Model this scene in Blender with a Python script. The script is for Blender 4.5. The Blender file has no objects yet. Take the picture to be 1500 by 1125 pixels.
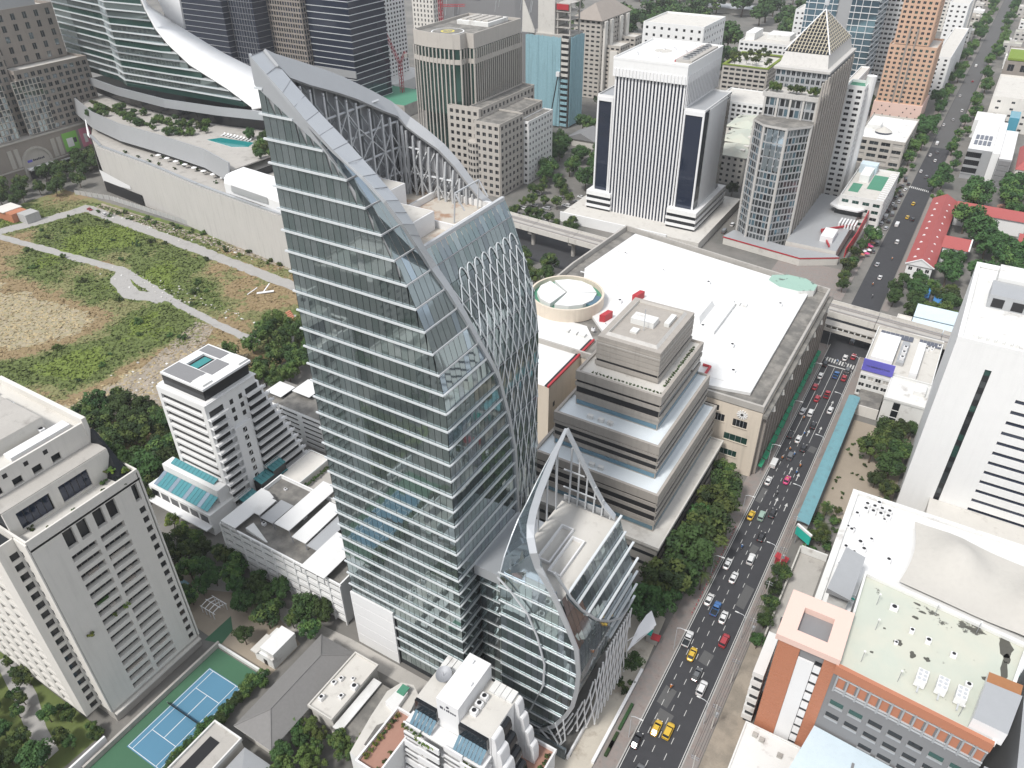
import bpy, math, random
from mathutils import Vector, Matrix
random.seed(11)
sc = bpy.context.scene
col = sc.collection

# ------------------------------------------------------------------ camera
CAM_H = 171.0
cam_data = bpy.data.cameras.new("camera")
cam = bpy.data.objects.new("camera", cam_data)
col.objects.link(cam)
cam_data.sensor_fit = 'HORIZONTAL'
cam_data.sensor_width = 36.0
cam_data.lens = 36.0 * 1141.0 / 1500.0
cam_data.clip_start = 1.0
cam_data.clip_end = 12000.0
_p, _r, _a = math.radians(34.87), math.radians(-0.638), math.radians(31.5)
_f = Vector((0, math.cos(_p), -math.sin(_p))); _x = Vector((1, 0, 0)); _u = _x.cross(_f)
_x, _u = _x * math.cos(_r) + _u * math.sin(_r), _u * math.cos(_r) - _x * math.sin(_r)
_rz = Matrix.Rotation(_a, 3, 'Z')
_f, _x, _u = _rz @ _f, _rz @ _x, _rz @ _u
cam.matrix_world = Matrix(((_x.x, _u.x, -_f.x, 0), (_x.y, _u.y, -_f.y, 0), (_x.z, _u.z, -_f.z, CAM_H), (0, 0, 0, 1)))
sc.camera = cam

# ------------------------------------------------------------------ sky, sun, exposure
SUN_EL, SUN_AZ = 54.0, 256.0        # azimuth of the sun, degrees counter-clockwise from +X
world = bpy.data.worlds.new("World"); sc.world = world; world.use_nodes = True
wn, wl = world.node_tree.nodes, world.node_tree.links
wn.clear()
w_out = wn.new("ShaderNodeOutputWorld"); w_bg = wn.new("ShaderNodeBackground")
w_sky = wn.new("ShaderNodeTexSky"); w_sky.sky_type = 'NISHITA'; w_sky.sun_disc = False
w_sky.sun_elevation = math.radians(SUN_EL); w_sky.sun_rotation = math.radians(90.0 - SUN_AZ)
w_sky.dust_density = 3.0; w_sky.air_density = 1.0
w_tc = wn.new("ShaderNodeTexCoord"); w_noise = wn.new("ShaderNodeTexNoise"); w_map = wn.new("ShaderNodeMapping")
w_map.inputs['Scale'].default_value = (1.0, 1.0, 2.2)
w_noise.inputs['Scale'].default_value = 3.0; w_noise.inputs['Detail'].default_value = 6.0; w_noise.inputs['Roughness'].default_value = 0.55
w_ramp = wn.new("ShaderNodeValToRGB")
w_ramp.color_ramp.elements[0].position = 0.30; w_ramp.color_ramp.elements[0].color = (0.35, 0.35, 0.35, 1)
w_ramp.color_ramp.elements[1].position = 0.60; w_ramp.color_ramp.elements[1].color = (0.97, 0.97, 0.97, 1)
w_mix = wn.new("ShaderNodeMixRGB"); w_mix.inputs[2].default_value = (6.4, 6.6, 6.9, 1)
wl.new(w_tc.outputs['Generated'], w_map.inputs['Vector']); wl.new(w_map.outputs['Vector'], w_noise.inputs['Vector'])
wl.new(w_noise.outputs['Fac'], w_ramp.inputs['Fac']); wl.new(w_ramp.outputs['Color'], w_mix.inputs['Fac'])
wl.new(w_sky.outputs['Color'], w_mix.inputs[1]); wl.new(w_mix.outputs['Color'], w_bg.inputs['Color'])
w_bg.inputs['Strength'].default_value = 0.11
wl.new(w_bg.outputs['Background'], w_out.inputs['Surface'])

sun_data = bpy.data.lights.new("sun", 'SUN'); sun = bpy.data.objects.new("sun", sun_data); col.objects.link(sun)
sun_data.energy = 2.4; sun_data.angle = math.radians(10.0); sun_data.color = (1.0, 0.97, 0.93)
_sd = Vector((math.cos(math.radians(SUN_EL)) * math.cos(math.radians(SUN_AZ)), math.cos(math.radians(SUN_EL)) * math.sin(math.radians(SUN_AZ)), math.sin(math.radians(SUN_EL))))
sun.rotation_euler = _sd.to_track_quat('Z', 'Y').to_euler(); sun.location = (0, 0, 400)

sc.view_settings.view_transform = 'Standard'; sc.view_settings.look = 'None'
sc.view_settings.exposure = 0.46; sc.view_settings.gamma = 1.0; sc.view_settings.use_curve_mapping = False
sc.render.engine = 'CYCLES'
sc.cycles.use_denoising = True
sc.cycles.max_bounces = 6; sc.cycles.diffuse_bounces = 3; sc.cycles.glossy_bounces = 3; sc.cycles.transmission_bounces = 3
sc.cycles.volume_bounces = 1; sc.cycles.caustics_reflective = False; sc.cycles.caustics_refractive = False

# ------------------------------------------------------------------ materials
M = {}
def mat(name, c, rough=0.85, metal=0.0, spec=0.5, var=0.0, vscale=0.15, dirt=0.0, dscale=0.4, dcol=(0.10, 0.09, 0.08), streak=0.0, bump=0.0, bscale=8.0, c2=None, tint=False, coat=0.0, dedge=(0.56, 0.70)):
    m = bpy.data.materials.new(name); m.use_nodes = True
    nt = m.node_tree; b = nt.nodes["Principled BSDF"]; L = nt.links
    b.inputs['Base Color'].default_value = (*c, 1); b.inputs['Roughness'].default_value = rough
    b.inputs['Metallic'].default_value = metal; b.inputs['Specular IOR Level'].default_value = spec
    if coat: b.inputs['Coat Weight'].default_value = coat; b.inputs['Coat Roughness'].default_value = 0.05
    if var or dirt or streak or bump or c2 or tint:
        tc = nt.nodes.new("ShaderNodeTexCoord"); geo = nt.nodes.new("ShaderNodeNewGeometry")
        P = geo.outputs['Position']
        cur = None
        rgb = nt.nodes.new("ShaderNodeRGB"); rgb.outputs[0].default_value = (*c, 1); cur = rgb.outputs[0]
        def noise(scale, detail=5.0, vec=None, rough_=0.6):
            n = nt.nodes.new("ShaderNodeTexNoise"); n.inputs['Scale'].default_value = scale; n.inputs['Detail'].default_value = detail
            n.inputs['Roughness'].default_value = rough_; L.new(vec or P, n.inputs['Vector']); return n.outputs['Fac']
        def ramp(fac, a, b_, lo=0.0, hi=1.0):
            r = nt.nodes.new("ShaderNodeMapRange"); r.inputs['From Min'].default_value = a; r.inputs['From Max'].default_value = b_
            r.inputs['To Min'].default_value = lo; r.inputs['To Max'].default_value = hi; L.new(fac, r.inputs['Value']); return r.outputs['Result']
        def mix(fac, a, b_, mode='MIX'):
            x = nt.nodes.new("ShaderNodeMixRGB"); x.blend_type = mode
            if isinstance(fac, float): x.inputs[0].default_value = fac
            else: L.new(fac, x.inputs[0])
            L.new(a, x.inputs[1])
            if isinstance(b_, tuple): x.inputs[2].default_value = (*b_, 1)
            else: L.new(b_, x.inputs[2])
            return x.outputs[0]
        if tint:
            oi = nt.nodes.new("ShaderNodeObjectInfo"); hs = nt.nodes.new("ShaderNodeHueSaturation")
            L.new(ramp(oi.outputs['Random'], 0, 1, 0.47, 0.53), hs.inputs['Hue']); L.new(ramp(oi.outputs['Random'], 0, 1, 0.65, 1.45), hs.inputs['Value'])
            L.new(cur, hs.inputs['Color']); cur = hs.outputs[0]
        if c2: cur = mix(ramp(noise(vscale, 6.0), 0.42, 0.60), cur, c2)
        if var:
            cur = mix(ramp(noise(vscale * 1.7), 0.3, 0.7, 0, var), cur, tuple(x * 0.55 for x in c))
            cur = mix(ramp(noise(vscale * 14), 0.35, 0.75, 0, var * 0.6), cur, tuple(min(1, x * 1.25) for x in c))
        if dirt: cur = mix(ramp(noise(dscale, 8.0, None, 0.65), dedge[0], dedge[1], 0, dirt), cur, dcol)
        if streak:
            mp = nt.nodes.new("ShaderNodeMapping"); mp.inputs['Scale'].default_value = (0.9, 0.9, 0.06); L.new(P, mp.inputs['Vector'])
            cur = mix(ramp(noise(1.0, 5.0, mp.outputs['Vector']), 0.5, 0.75, 0, streak), cur, tuple(x * 0.45 for x in c))
        L.new(cur, b.inputs['Base Color'])
        if bump:
            bp = nt.nodes.new("ShaderNodeBump"); bp.inputs['Strength'].default_value = bump; bp.inputs['Distance'].default_value = 0.1
            L.new(noise(bscale, 4.0), bp.inputs['Height']); L.new(bp.outputs['Normal'], b.inputs['Normal'])
    M[name] = m
    return m

mat('white', (0.78, 0.78, 0.77), 0.7, streak=0.08, var=0.08)
mat('white_roof', (0.72, 0.72, 0.71), 0.6, var=0.10, vscale=0.06, dirt=0.42, dscale=0.10, dcol=(0.46, 0.455, 0.43), dedge=(0.53, 0.68))
mat('white_clean', (0.76, 0.76, 0.76), 0.5, var=0.03)
mat('white_dirty', (0.70, 0.70, 0.68), 0.8, dirt=0.5, dscale=0.22, dcol=(0.25, 0.21, 0.18), var=0.1)
mat('cream', (0.67, 0.645, 0.60), 0.85, streak=0.16, var=0.1)
mat('tan', (0.66, 0.58, 0.48), 0.85, streak=0.25, var=0.08, dirt=0.12, dscale=0.3)
mat('beige', (0.46, 0.43, 0.39), 0.85, streak=0.25, var=0.12)
mat('stone_brown', (0.30, 0.265, 0.235), 0.85, var=0.2, streak=0.2)
mat('pale_stone', (0.51, 0.495, 0.47), 0.8, streak=0.3, var=0.14, vscale=0.05)
mat('concrete', (0.42, 0.40, 0.37), 0.9, var=0.25, dirt=0.45, dscale=0.18, bump=0.2)
mat('concrete_light', (0.58, 0.56, 0.52), 0.9, var=0.16, dirt=0.35, dscale=0.3, dcol=(0.22, 0.19, 0.16), bump=0.15)
mat('concrete_dark', (0.15, 0.145, 0.135), 0.95, var=0.4, dirt=0.5, dscale=0.3, c2=(0.28, 0.265, 0.24), vscale=0.2)
mat('grey_stone', (0.38, 0.35, 0.315), 0.7, var=0.22, streak=0.28, vscale=0.3)
mat('grey_panel', (0.42, 0.43, 0.44), 0.5, metal=0.3, var=0.1, vscale=0.3)
mat('silver', (0.52, 0.54, 0.56), 0.38, metal=0.55, var=0.08, vscale=0.2)
mat('steel', (0.32, 0.33, 0.35), 0.55, metal=0.3, var=0.12, vscale=0.5)
mat('steel_light', (0.52, 0.535, 0.55), 0.55, metal=0.2)
mat('fin', (0.70, 0.73, 0.745), 0.35, metal=0.25)
mat('black', (0.012, 0.012, 0.014), 0.5)
mat('dark_gap', (0.02, 0.024, 0.028), 0.6)
mat('grey_roof', (0.22, 0.22, 0.225), 0.75, var=0.12, vscale=0.3)
mat('tile_roof', (0.20, 0.195, 0.19), 0.8, var=0.25, vscale=0.8)
mat('blue_ledge', (0.68, 0.73, 0.755), 0.6, var=0.1)
mat('lightblue_roof', (0.58, 0.68, 0.74), 0.55, streak=0.12, var=0.14)
mat('red_roof', (0.36, 0.085, 0.08), 0.7, var=0.15, vscale=0.8)
mat('red', (0.42, 0.03, 0.04), 0.5, var=0.08)
mat('orange_clad', (0.45, 0.185, 0.105), 0.6, var=0.15, vscale=0.6)
mat('pink', (0.72, 0.52, 0.45), 0.7, var=0.06)
mat('salmon', (0.57, 0.375, 0.265), 0.8, streak=0.15, var=0.1)
mat('green_roof', (0.48, 0.51, 0.44), 0.6, var=0.10, vscale=0.09, dirt=0.95, dscale=0.10, dcol=(0.075, 0.073, 0.062), c2=(0.53, 0.53, 0.45), dedge=(0.595, 0.615))
mat('green_paint', (0.07, 0.25, 0.16), 0.7, var=0.2)
mat('mint_roof', (0.30, 0.45, 0.38), 0.7, var=0.1, dirt=0.9, dscale=0.22, dedge=(0.58, 0.61), dcol=(0.09, 0.10, 0.09))
mat('court_green', (0.05, 0.135, 0.075), 0.85, var=0.15)
mat('court_blue', (0.085, 0.22, 0.33), 0.8, var=0.08)
mat('line', (0.75, 0.76, 0.76), 0.7)
mat('road_line', (0.55, 0.55, 0.53), 0.8, var=0.3, vscale=1.2)
mat('asphalt', (0.046, 0.047, 0.052), 0.9, var=0.3, vscale=0.25, dirt=0.25, dscale=0.12, dcol=(0.03, 0.03, 0.032), bump=0.25, bscale=20)
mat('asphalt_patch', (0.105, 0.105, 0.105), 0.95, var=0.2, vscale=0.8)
mat('pavement', (0.24, 0.22, 0.205), 0.92, var=0.22, vscale=0.5, dirt=0.45, dscale=0.5, c2=(0.27, 0.225, 0.205))
mat('plaza', (0.50, 0.46, 0.39), 0.9, var=0.2, dirt=0.75, dscale=0.14, dcol=(0.21, 0.17, 0.13))
mat('dirt', (0.36, 0.31, 0.25), 0.95, var=0.35, vscale=0.2, c2=(0.25, 0.22, 0.18), bump=0.4)
mat('path', (0.36, 0.35, 0.335), 0.92, var=0.2, vscale=0.25, dirt=0.3, dscale=0.2)
mat('grass_dry', (0.30, 0.27, 0.15), 0.95, var=0.3, c2=(0.21, 0.21, 0.08), vscale=0.06)
mat('kerb', (0.42, 0.41, 0.39), 0.9, var=0.15)
mat('terracotta', (0.36, 0.20, 0.15), 0.85, var=0.2)
mat('paving_pink', (0.33, 0.28, 0.22), 0.9, var=0.25)
mat('leaf', (0.043, 0.078, 0.023), 0.75, spec=0.25, tint=True)
mat('leaf_light', (0.082, 0.122, 0.032), 0.75, spec=0.25, tint=True)
mat('leaf_dark', (0.027, 0.052, 0.019), 0.75, spec=0.25, tint=True)
mat('leaf_lime', (0.16, 0.20, 0.03), 0.75, spec=0.25, tint=True)
mat('grass_green', (0.10, 0.15, 0.03), 0.9, spec=0.2, tint=True)
mat('grass_tan', (0.33, 0.27, 0.14), 0.9, spec=0.2, tint=True)
mat('grass_lime', (0.15, 0.19, 0.035), 0.9, spec=0.2)
mat('grass_straw', (0.42, 0.34, 0.20), 0.9, spec=0.2)
mat('bark', (0.11, 0.085, 0.065), 0.95)
mat('water_blue', (0.08, 0.30, 0.40), 0.08, spec=0.5)
mat('pool', (0.02, 0.22, 0.22), 0.06)
mat('skywalk_roof', (0.15, 0.32, 0.36), 0.45, var=0.2, vscale=0.4, dirt=0.3)
mat('purple', (0.13, 0.12, 0.50), 0.6)
mat('teal', (0.02, 0.45, 0.36), 0.5)
mat('blue_tarp', (0.06, 0.22, 0.50), 0.7)
mat('canvas', (0.52, 0.50, 0.46), 0.75, var=0.1, vscale=0.4, streak=0.1)
mat('blue_wrap', (0.27, 0.45, 0.51), 0.75, streak=0.55, var=0.35, vscale=0.5)
mat('text_dark', (0.05, 0.05, 0.07), 0.6)
mat('poster_green', (0.22, 0.50, 0.10), 0.6); mat('poster_pink', (0.60, 0.20, 0.30), 0.6); mat('poster_yellow', (0.65, 0.55, 0.08), 0.6)
mat('curtain', (0.42, 0.40, 0.37), 0.6, spec=0.8)
mat('rust', (0.35, 0.16, 0.07), 0.9, var=0.3, vscale=0.6)
mat('roof_deck', (0.52, 0.48, 0.42), 0.9, var=0.15, dirt=0.8, dscale=0.22, dedge=(0.5, 0.62), dcol=(0.30, 0.16, 0.09))
mat('green_net', (0.02, 0.24, 0.12), 0.8, var=0.4, vscale=0.6)
mat('crane_red', (0.42, 0.06, 0.08), 0.6)
mat('gold', (0.58, 0.52, 0.40), 0.45, metal=0.3)
mat('tyre', (0.015, 0.015, 0.015), 0.9)
mat('lamp_glass', (0.7, 0.7, 0.68), 0.2)
mat('tail_lamp', (0.35, 0.01, 0.01), 0.3)
mat('solar', (0.10, 0.11, 0.14), 0.3)
mat('hoarding', (0.40, 0.40, 0.39), 0.8, streak=0.3)
mat('stain', (0.085, 0.082, 0.068), 0.7, var=0.3, vscale=0.8)
def glass(name, c, metal=0.75, rough=0.04):
    return mat(name, c, rough, metal=metal, spec=0.8)
glass('glass_tower', (0.28, 0.335, 0.34), 0.80, 0.03)
glass('glass_tower_b', (0.25, 0.31, 0.312), 0.80, 0.035)
glass('glass_tower_c', (0.32, 0.375, 0.385), 0.8, 0.03)
mat('glass_dark', (0.014, 0.016, 0.019), 0.10, metal=0.0, spec=0.4)
glass('glass_mid', (0.05, 0.06, 0.065), 0.3, 0.07)
glass('glass_navy', (0.022, 0.032, 0.06), 0.3, 0.05)
glass('glass_green', (0.03, 0.09, 0.075), 0.5, 0.06)
glass('glass_blue', (0.16, 0.27, 0.34), 0.7, 0.06)
glass('glass_teal', (0.10, 0.33, 0.36), 0.5, 0.10)
glass('glass_grey', (0.24, 0.28, 0.30), 0.7, 0.06)
glass('glass_sky', (0.38, 0.46, 0.52), 0.8, 0.05)
for nm, c in dict(white=(0.72, 0.72, 0.71), black=(0.02, 0.02, 0.023), silver=(0.42, 0.43, 0.44), red=(0.38, 0.03, 0.04), yellow=(0.65, 0.42, 0.03), pink=(0.60, 0.06, 0.20), blue=(0.05, 0.16, 0.40), grey=(0.13, 0.135, 0.14), green=(0.30, 0.42, 0.35), orange=(0.6, 0.2, 0.03)).items():
    mat('paint_' + nm, c, 0.3, metal=0.1, spec=0.6, coat=0.6)

# ------------------------------------------------------------------ mesh helpers
class MB:
    def __init__(s): s.v = []; s.f = []; s.m = []; s.mats = []
    def mi(s, name):
        if name not in s.mats: s.mats.append(name)
        return s.mats.index(name)
    def poly(s, pts, mt):
        n = len(s.v); s.v += [tuple(p) for p in pts]; s.f.append(tuple(range(n, n + len(pts)))); s.m.append(s.mi(mt))
    def add(s, vs, fs, mt):
        n = len(s.v); s.v += [tuple(p) for p in vs]; k = s.mi(mt)
        for f in fs: s.f.append(tuple(i + n for i in f)); s.m.append(k)
    def hexa(s, p, mt):          # 8 points: bottom 4 ccw, top 4 ccw
        s.add(p, [(0, 3, 2, 1), (4, 5, 6, 7), (0, 1, 5, 4), (1, 2, 6, 5), (2, 3, 7, 6), (3, 0, 4, 7)], mt); return s
    def box(s, x0, x1, y0, y1, z0, z1, mt):
        return s.hexa([(x0, y0, z0), (x1, y0, z0), (x1, y1, z0), (x0, y1, z0), (x0, y0, z1), (x1, y0, z1), (x1, y1, z1), (x0, y1, z1)], mt)
    def bar(s, p, q, w, h, mt, up=(0, 0, 1)):
        p, q = Vector(p), Vector(q); d = (q - p)
        if d.length < 1e-6: return s
        d.normalize(); upv = Vector(up)
        if abs(d.dot(upv)) > 0.98: upv = Vector((1, 0, 0))
        a = d.cross(upv).normalized() * (w / 2); b = a.cross(d).normalized() * (h / 2)
        return s.hexa([p - a - b, p + a - b, q + a - b, q - a - b, p - a + b, p + a + b, q + a + b, q - a + b], mt)
    def prism(s, poly, z0, z1, mt, top=None):
        n = len(poly); vs = [(x, y, z0) for x, y in poly] + [(x, y, z1) for x, y in poly]
        s.add(vs, [(i, (i + 1) % n, n + (i + 1) % n, n + i) for i in range(n)] + [tuple(range(n - 1, -1, -1))], mt)
        k = len(s.v) - 2 * n
        s.f.append(tuple(k + n + i for i in range(n))); s.m.append(s.mi(top or mt)); return s
    def cyl(s, c, r, z0, z1, mt, n=14, r2=None, top=None):
        r2 = r if r2 is None else r2
        vs = [(c[0] + r * math.cos(2 * math.pi * i / n), c[1] + r * math.sin(2 * math.pi * i / n), z0) for i in range(n)] + [(c[0] + r2 * math.cos(2 * math.pi * i / n), c[1] + r2 * math.sin(2 * math.pi * i / n), z1) for i in range(n)]
        s.add(vs, [(i, (i + 1) % n, n + (i + 1) % n, n + i) for i in range(n)] + [tuple(range(n - 1, -1, -1))], mt)
        k = len(s.v) - 2 * n
        s.f.append(tuple(k + n + i for i in range(n))); s.m.append(s.mi(top or mt)); return s
    def tube(s, pts, r, mt, n=6):
        pts = [Vector(p) for p in pts]; rings = []
        for i, p in enumerate(pts):
            d = (pts[min(i + 1, len(pts) - 1)] - pts[max(i - 1, 0)]).normalized()
            up = Vector((0, 0, 1)) if abs(d.z) < 0.95 else Vector((1, 0, 0))
            a = d.cross(up).normalized(); b = a.cross(d)
            rings.append([p + (a * math.cos(2 * math.pi * k / n) + b * math.sin(2 * math.pi * k / n)) * r for k in range(n)])
        vs = [q for rg in rings for q in rg]; fs = []
        for i in range(len(pts) - 1):
            for k in range(n): fs.append((i * n + k, i * n + (k + 1) % n, (i + 1) * n + (k + 1) % n, (i + 1) * n + k))
        fs.append(tuple(range(n - 1, -1, -1))); fs.append(tuple((len(pts) - 1) * n + k for k in range(n)))
        s.add(vs, fs, mt); return s
    def ribbon(s, A, B, mt, th=0.0):
        n = len(A); A = [Vector(a) for a in A]; B = [Vector(b) for b in B]
        if not th:
            s.add(A + B, [(i, i + 1, n + i + 1, n + i) for i in range(n - 1)], mt); return s
        C, D = [], []
        for i in range(n):
            t = (A[min(i + 1, n - 1)] - A[max(i - 1, 0)]); w = B[i] - A[i]
            nn = t.cross(w)
            nn = nn.normalized() * th if nn.length > 1e-6 else Vector((0, 0, th))
            C.append(A[i] - nn); D.append(B[i] - nn)
        vs = A + B + C + D; fs = []
        for i in range(n - 1):
            fs += [(i, i + 1, n + i + 1, n + i), (2 * n + i, 3 * n + i, 3 * n + i + 1, 2 * n + i + 1), (i, 2 * n + i, 2 * n + i + 1, i + 1), (n + i, n + i + 1, 3 * n + i + 1, 3 * n + i)]
        fs += [(0, n, 3 * n, 2 * n), (n - 1, 3 * n - 1, 4 * n - 1, 2 * n - 1)]
        s.add(vs, fs, mt); return s
    def mesh(s, name, smooth=False):
        me = bpy.data.meshes.new(name); me.from_pydata(s.v, [], s.f); me.update()
        for k in s.mats: me.materials.append(M[k])
        me.polygons.foreach_set('material_index', s.m)
        if smooth: me.polygons.foreach_set('use_smooth', [True] * len(s.f))
        return me
    def build(s, name, parent=None, smooth=False, kind=None):
        return link(name, s.mesh(name, smooth), parent, kind=kind)
def link(name, me, parent=None, loc=(0, 0, 0), rot=None, kind=None, scale=None):
    o = bpy.data.objects.new(name, me); col.objects.link(o)
    l = Vector(loc)
    if parent is not None:
        o.parent = parent; l = l - Vector(parent.get('_o', (0, 0, 0)))
    o.location = l
    if rot: o.rotation_euler = rot
    if scale: o.scale = scale
    if kind: o['kind'] = kind
    return o
def sub(name, mb, part, kind=None):          # a piece under a part: the part sits at minus its thing's base, so world coordinates stay
    o = bpy.data.objects.new(name, mb if isinstance(mb, bpy.types.Mesh) else mb.mesh(name)); col.objects.link(o); o.parent = part
    if kind: o['kind'] = kind
    return o
THINGS = []
def thing(name, label, cat, loc=(0, 0, 0), group=None):
    o = bpy.data.objects.new(name, None); col.objects.link(o); o.empty_display_size = 1.0
    o.location = loc; o['_o'] = tuple(loc); o['label'] = label; o['category'] = cat
    if group: o['group'] = group
    THINGS.append(o); return o
def tag(o, label, cat, group=None):
    o['label'] = label; o['category'] = cat
    if group: o['group'] = group
    return o
def struct(name, mb, kind='structure'):
    o = mb.build(name); o['kind'] = kind; return o

class Face:
    """A vertical facade plane: o is the lower left corner seen from outside, u runs right, n points out."""
    def __init__(s, side, x0, x1, y0, y1, z0=0.0):
        s.side = side
        if side == 'S': s.o, s.u, s.n, s.W = Vector((x0, y0, z0)), Vector((1, 0, 0)), Vector((0, -1, 0)), x1 - x0
        if side == 'E': s.o, s.u, s.n, s.W = Vector((x1, y0, z0)), Vector((0, 1, 0)), Vector((1, 0, 0)), y1 - y0
        if side == 'N': s.o, s.u, s.n, s.W = Vector((x1, y1, z0)), Vector((-1, 0, 0)), Vector((0, 1, 0)), x1 - x0
        if side == 'W': s.o, s.u, s.n, s.W = Vector((x0, y1, z0)), Vector((0, -1, 0)), Vector((-1, 0, 0)), y1 - y0
    @staticmethod
    def free(p, q, z0=0.0):
        f = Face.__new__(Face); f.side = 'X'; a = Vector((p[0], p[1], z0)); b = Vector((q[0], q[1], z0)); f.o = a; f.u = (b - a).normalized(); f.n = f.u.cross(Vector((0, 0, 1))); f.W = (b - a).length
        return f
    def p(s, u, z, d=0.0): return s.o + s.u * u + Vector((0, 0, z)) + s.n * d
    def rot(s): return (0, 0, math.atan2(s.u.y, s.u.x))
    def fbox(s, mb, u0, u1, z0, z1, d0, d1, mt):
        return mb.hexa([s.p(u0, z0, d1), s.p(u1, z0, d1), s.p(u1, z0, d0), s.p(u0, z0, d0), s.p(u0, z1, d1), s.p(u1, z1, d1), s.p(u1, z1, d0), s.p(u0, z1, d0)], mt)
def grid_wall(mb, F, xe, ze, hole, depth, mt, rev=None):
    """One connected wall sheet standing `depth` proud of the facade plane, with real openings and reveals."""
    nx, nz = len(xe), len(ze); base = len(mb.v); k = mb.mi(mt); k2 = mb.mi(rev or mt)
    mb.v += [tuple(F.p(x, z, depth)) for z in ze for x in xe]; mb.v += [tuple(F.p(x, z, 0.0)) for z in ze for x in xe]
    I = lambda i, j, b=0: base + b * nx * nz + j * nx + i
    H = [[(0 <= i < nx - 1 and 0 <= j < nz - 1 and bool(hole(i, j))) for i in range(nx - 1)] for j in range(nz - 1)]
    solid = lambda i, j: 0 <= i < nx - 1 and 0 <= j < nz - 1 and not H[j][i]
    for j in range(nz - 1):
        for i in range(nx - 1):
            if H[j][i]:
                if solid(i - 1, j): mb.f.append((I(i, j), I(i, j + 1), I(i, j + 1, 1), I(i, j, 1))); mb.m.append(k2)
                if solid(i + 1, j): mb.f.append((I(i + 1, j + 1), I(i + 1, j), I(i + 1, j, 1), I(i + 1, j + 1, 1))); mb.m.append(k2)
                if solid(i, j - 1): mb.f.append((I(i + 1, j), I(i, j), I(i, j, 1), I(i + 1, j, 1))); mb.m.append(k2)
                if solid(i, j + 1): mb.f.append((I(i, j + 1), I(i + 1, j + 1), I(i + 1, j + 1, 1), I(i, j + 1, 1))); mb.m.append(k2)
            else:
                mb.f.append((I(i, j), I(i + 1, j), I(i + 1, j + 1), I(i, j + 1))); mb.m.append(k)
    for i in range(nx - 1):
        if not H[0][i]: mb.f.append((I(i, 0, 1), I(i + 1, 0, 1), I(i + 1, 0), I(i, 0))); mb.m.append(k)
        if not H[nz - 2][i]: mb.f.append((I(i, nz - 1), I(i + 1, nz - 1), I(i + 1, nz - 1, 1), I(i, nz - 1, 1))); mb.m.append(k)
    for j in range(nz - 1):
        if not H[j][0]: mb.f.append((I(0, j, 1), I(0, j), I(0, j + 1), I(0, j + 1, 1))); mb.m.append(k)
        if not H[j][nx - 2]: mb.f.append((I(nx - 1, j), I(nx - 1, j, 1), I(nx - 1, j + 1, 1), I(nx - 1, j + 1))); mb.m.append(k)
_pm = {}
def pane_mesh(w, h, gl, frame='grey_panel', bars=1):
    key = (round(w, 2), round(h, 2), gl, frame, bars)
    if key in _pm: return _pm[key]
    m = MB(); t = min(0.09, w * 0.06)
    m.poly([(0, 0, 0), (w, 0, 0), (w, 0, h), (0, 0, h)], gl)
    for k in range(bars + 2):
        x = t / 2 + (w - t) * k / (bars + 1); m.box(x - t / 2, x + t / 2, -0.07, 0.0, 0, h, frame)
    _pm[key] = m.mesh('window'); return _pm[key]
NPANE = [0]
def windows(root, F, xe, ze, hole, gl=('glass_dark',), frame='grey_panel', bars=1, d=0.03, name='window', limit=300, every=None):
    """A pane in every opening: each its own part up to the limit, the rest one part of kind stuff."""
    rest = MB(); n = 0
    cells = [(i, j) for j in range(len(ze) - 2, -1, -1) for i in range(len(xe) - 1) if hole(i, j)]
    for i, j in cells:
        g = random.choice(gl); w, h = xe[i + 1] - xe[i], ze[j + 1] - ze[j]
        if n < limit:
            o = link(name, pane_mesh(w, h, g, frame, bars), root, F.p(xe[i], ze[j], d), (random.uniform(-.004, .004), 0, F.rot()[2] + random.uniform(-.004, .004)))
        else:
            e = random.uniform(-.02, .02)
            rest.poly([F.p(xe[i], ze[j], d), F.p(xe[i + 1], ze[j], d + e), F.p(xe[i + 1], ze[j + 1], d + e), F.p(xe[i], ze[j + 1], d)], g)
        n += 1
    if rest.f: rest.build('window_field', root, kind='stuff')
def edges(a, b, n, op, first=None):
    """n openings of width op evenly set between a and b: list of edges; odd cells are the openings."""
    pit = (b - a) / n; e = [a]
    for i in range(n):
        c = a + pit * (i + .5); e += [c - op / 2, c + op / 2]
    return e + [b]
odd = lambda i, j: i % 2 == 1 and j % 2 == 1
def facade(root, F, z0, z1, cols, rows, ow, oh, depth, mt, gl, frame='grey_panel', bars=1, limit=300, u0=0.0, u1=None, name='wall', objs=True, sill=None):
    u1 = F.W if u1 is None else u1
    xe, ze = edges(u0, u1, cols, ow), edges(z0, z1, rows, oh)
    m = MB(); grid_wall(m, F, xe, ze, odd, depth, mt); m.build(name, root)
    windows(root, F, xe, ze, odd, gl, frame, bars, limit=limit if objs else 0)
def roof_slab(root, x0, x1, y0, y1, z, mt, pm, par=1.0, t=0.35, name='roof'):
    m = MB(); m.box(x0 + t, x1 - t, y0 + t, y1 - t, z - 0.4, z, mt); r = m.build(name, root)
    p = MB(); n = [(x0, y0), (x1, y0), (x1, y1), (x0, y1)]; i_ = [(x0 + t, y0 + t), (x1 - t, y0 + t), (x1 - t, y1 - t), (x0 + t, y1 - t)]
    ring(p, n, i_, z - 0.4, z + par, pm); p.build('parapet', root); return r
def ring(m, outer, inner, z0, z1, mt):
    n = len(outer); vs = [(x, y, z) for z in (z0, z1) for x, y in outer] + [(x, y, z) for z in (z0, z1) for x, y in inner]
    fs = []
    for i in range(n):
        j = (i + 1) % n
        fs += [(i, j, n + j, n + i), (2 * n + j, 2 * n + i, 3 * n + i, 3 * n + j), (n + i, n + j, 3 * n + j, 3 * n + i), (j, i, 2 * n + i, 2 * n + j)]
    m.add(vs, fs, mt); return m
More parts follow.
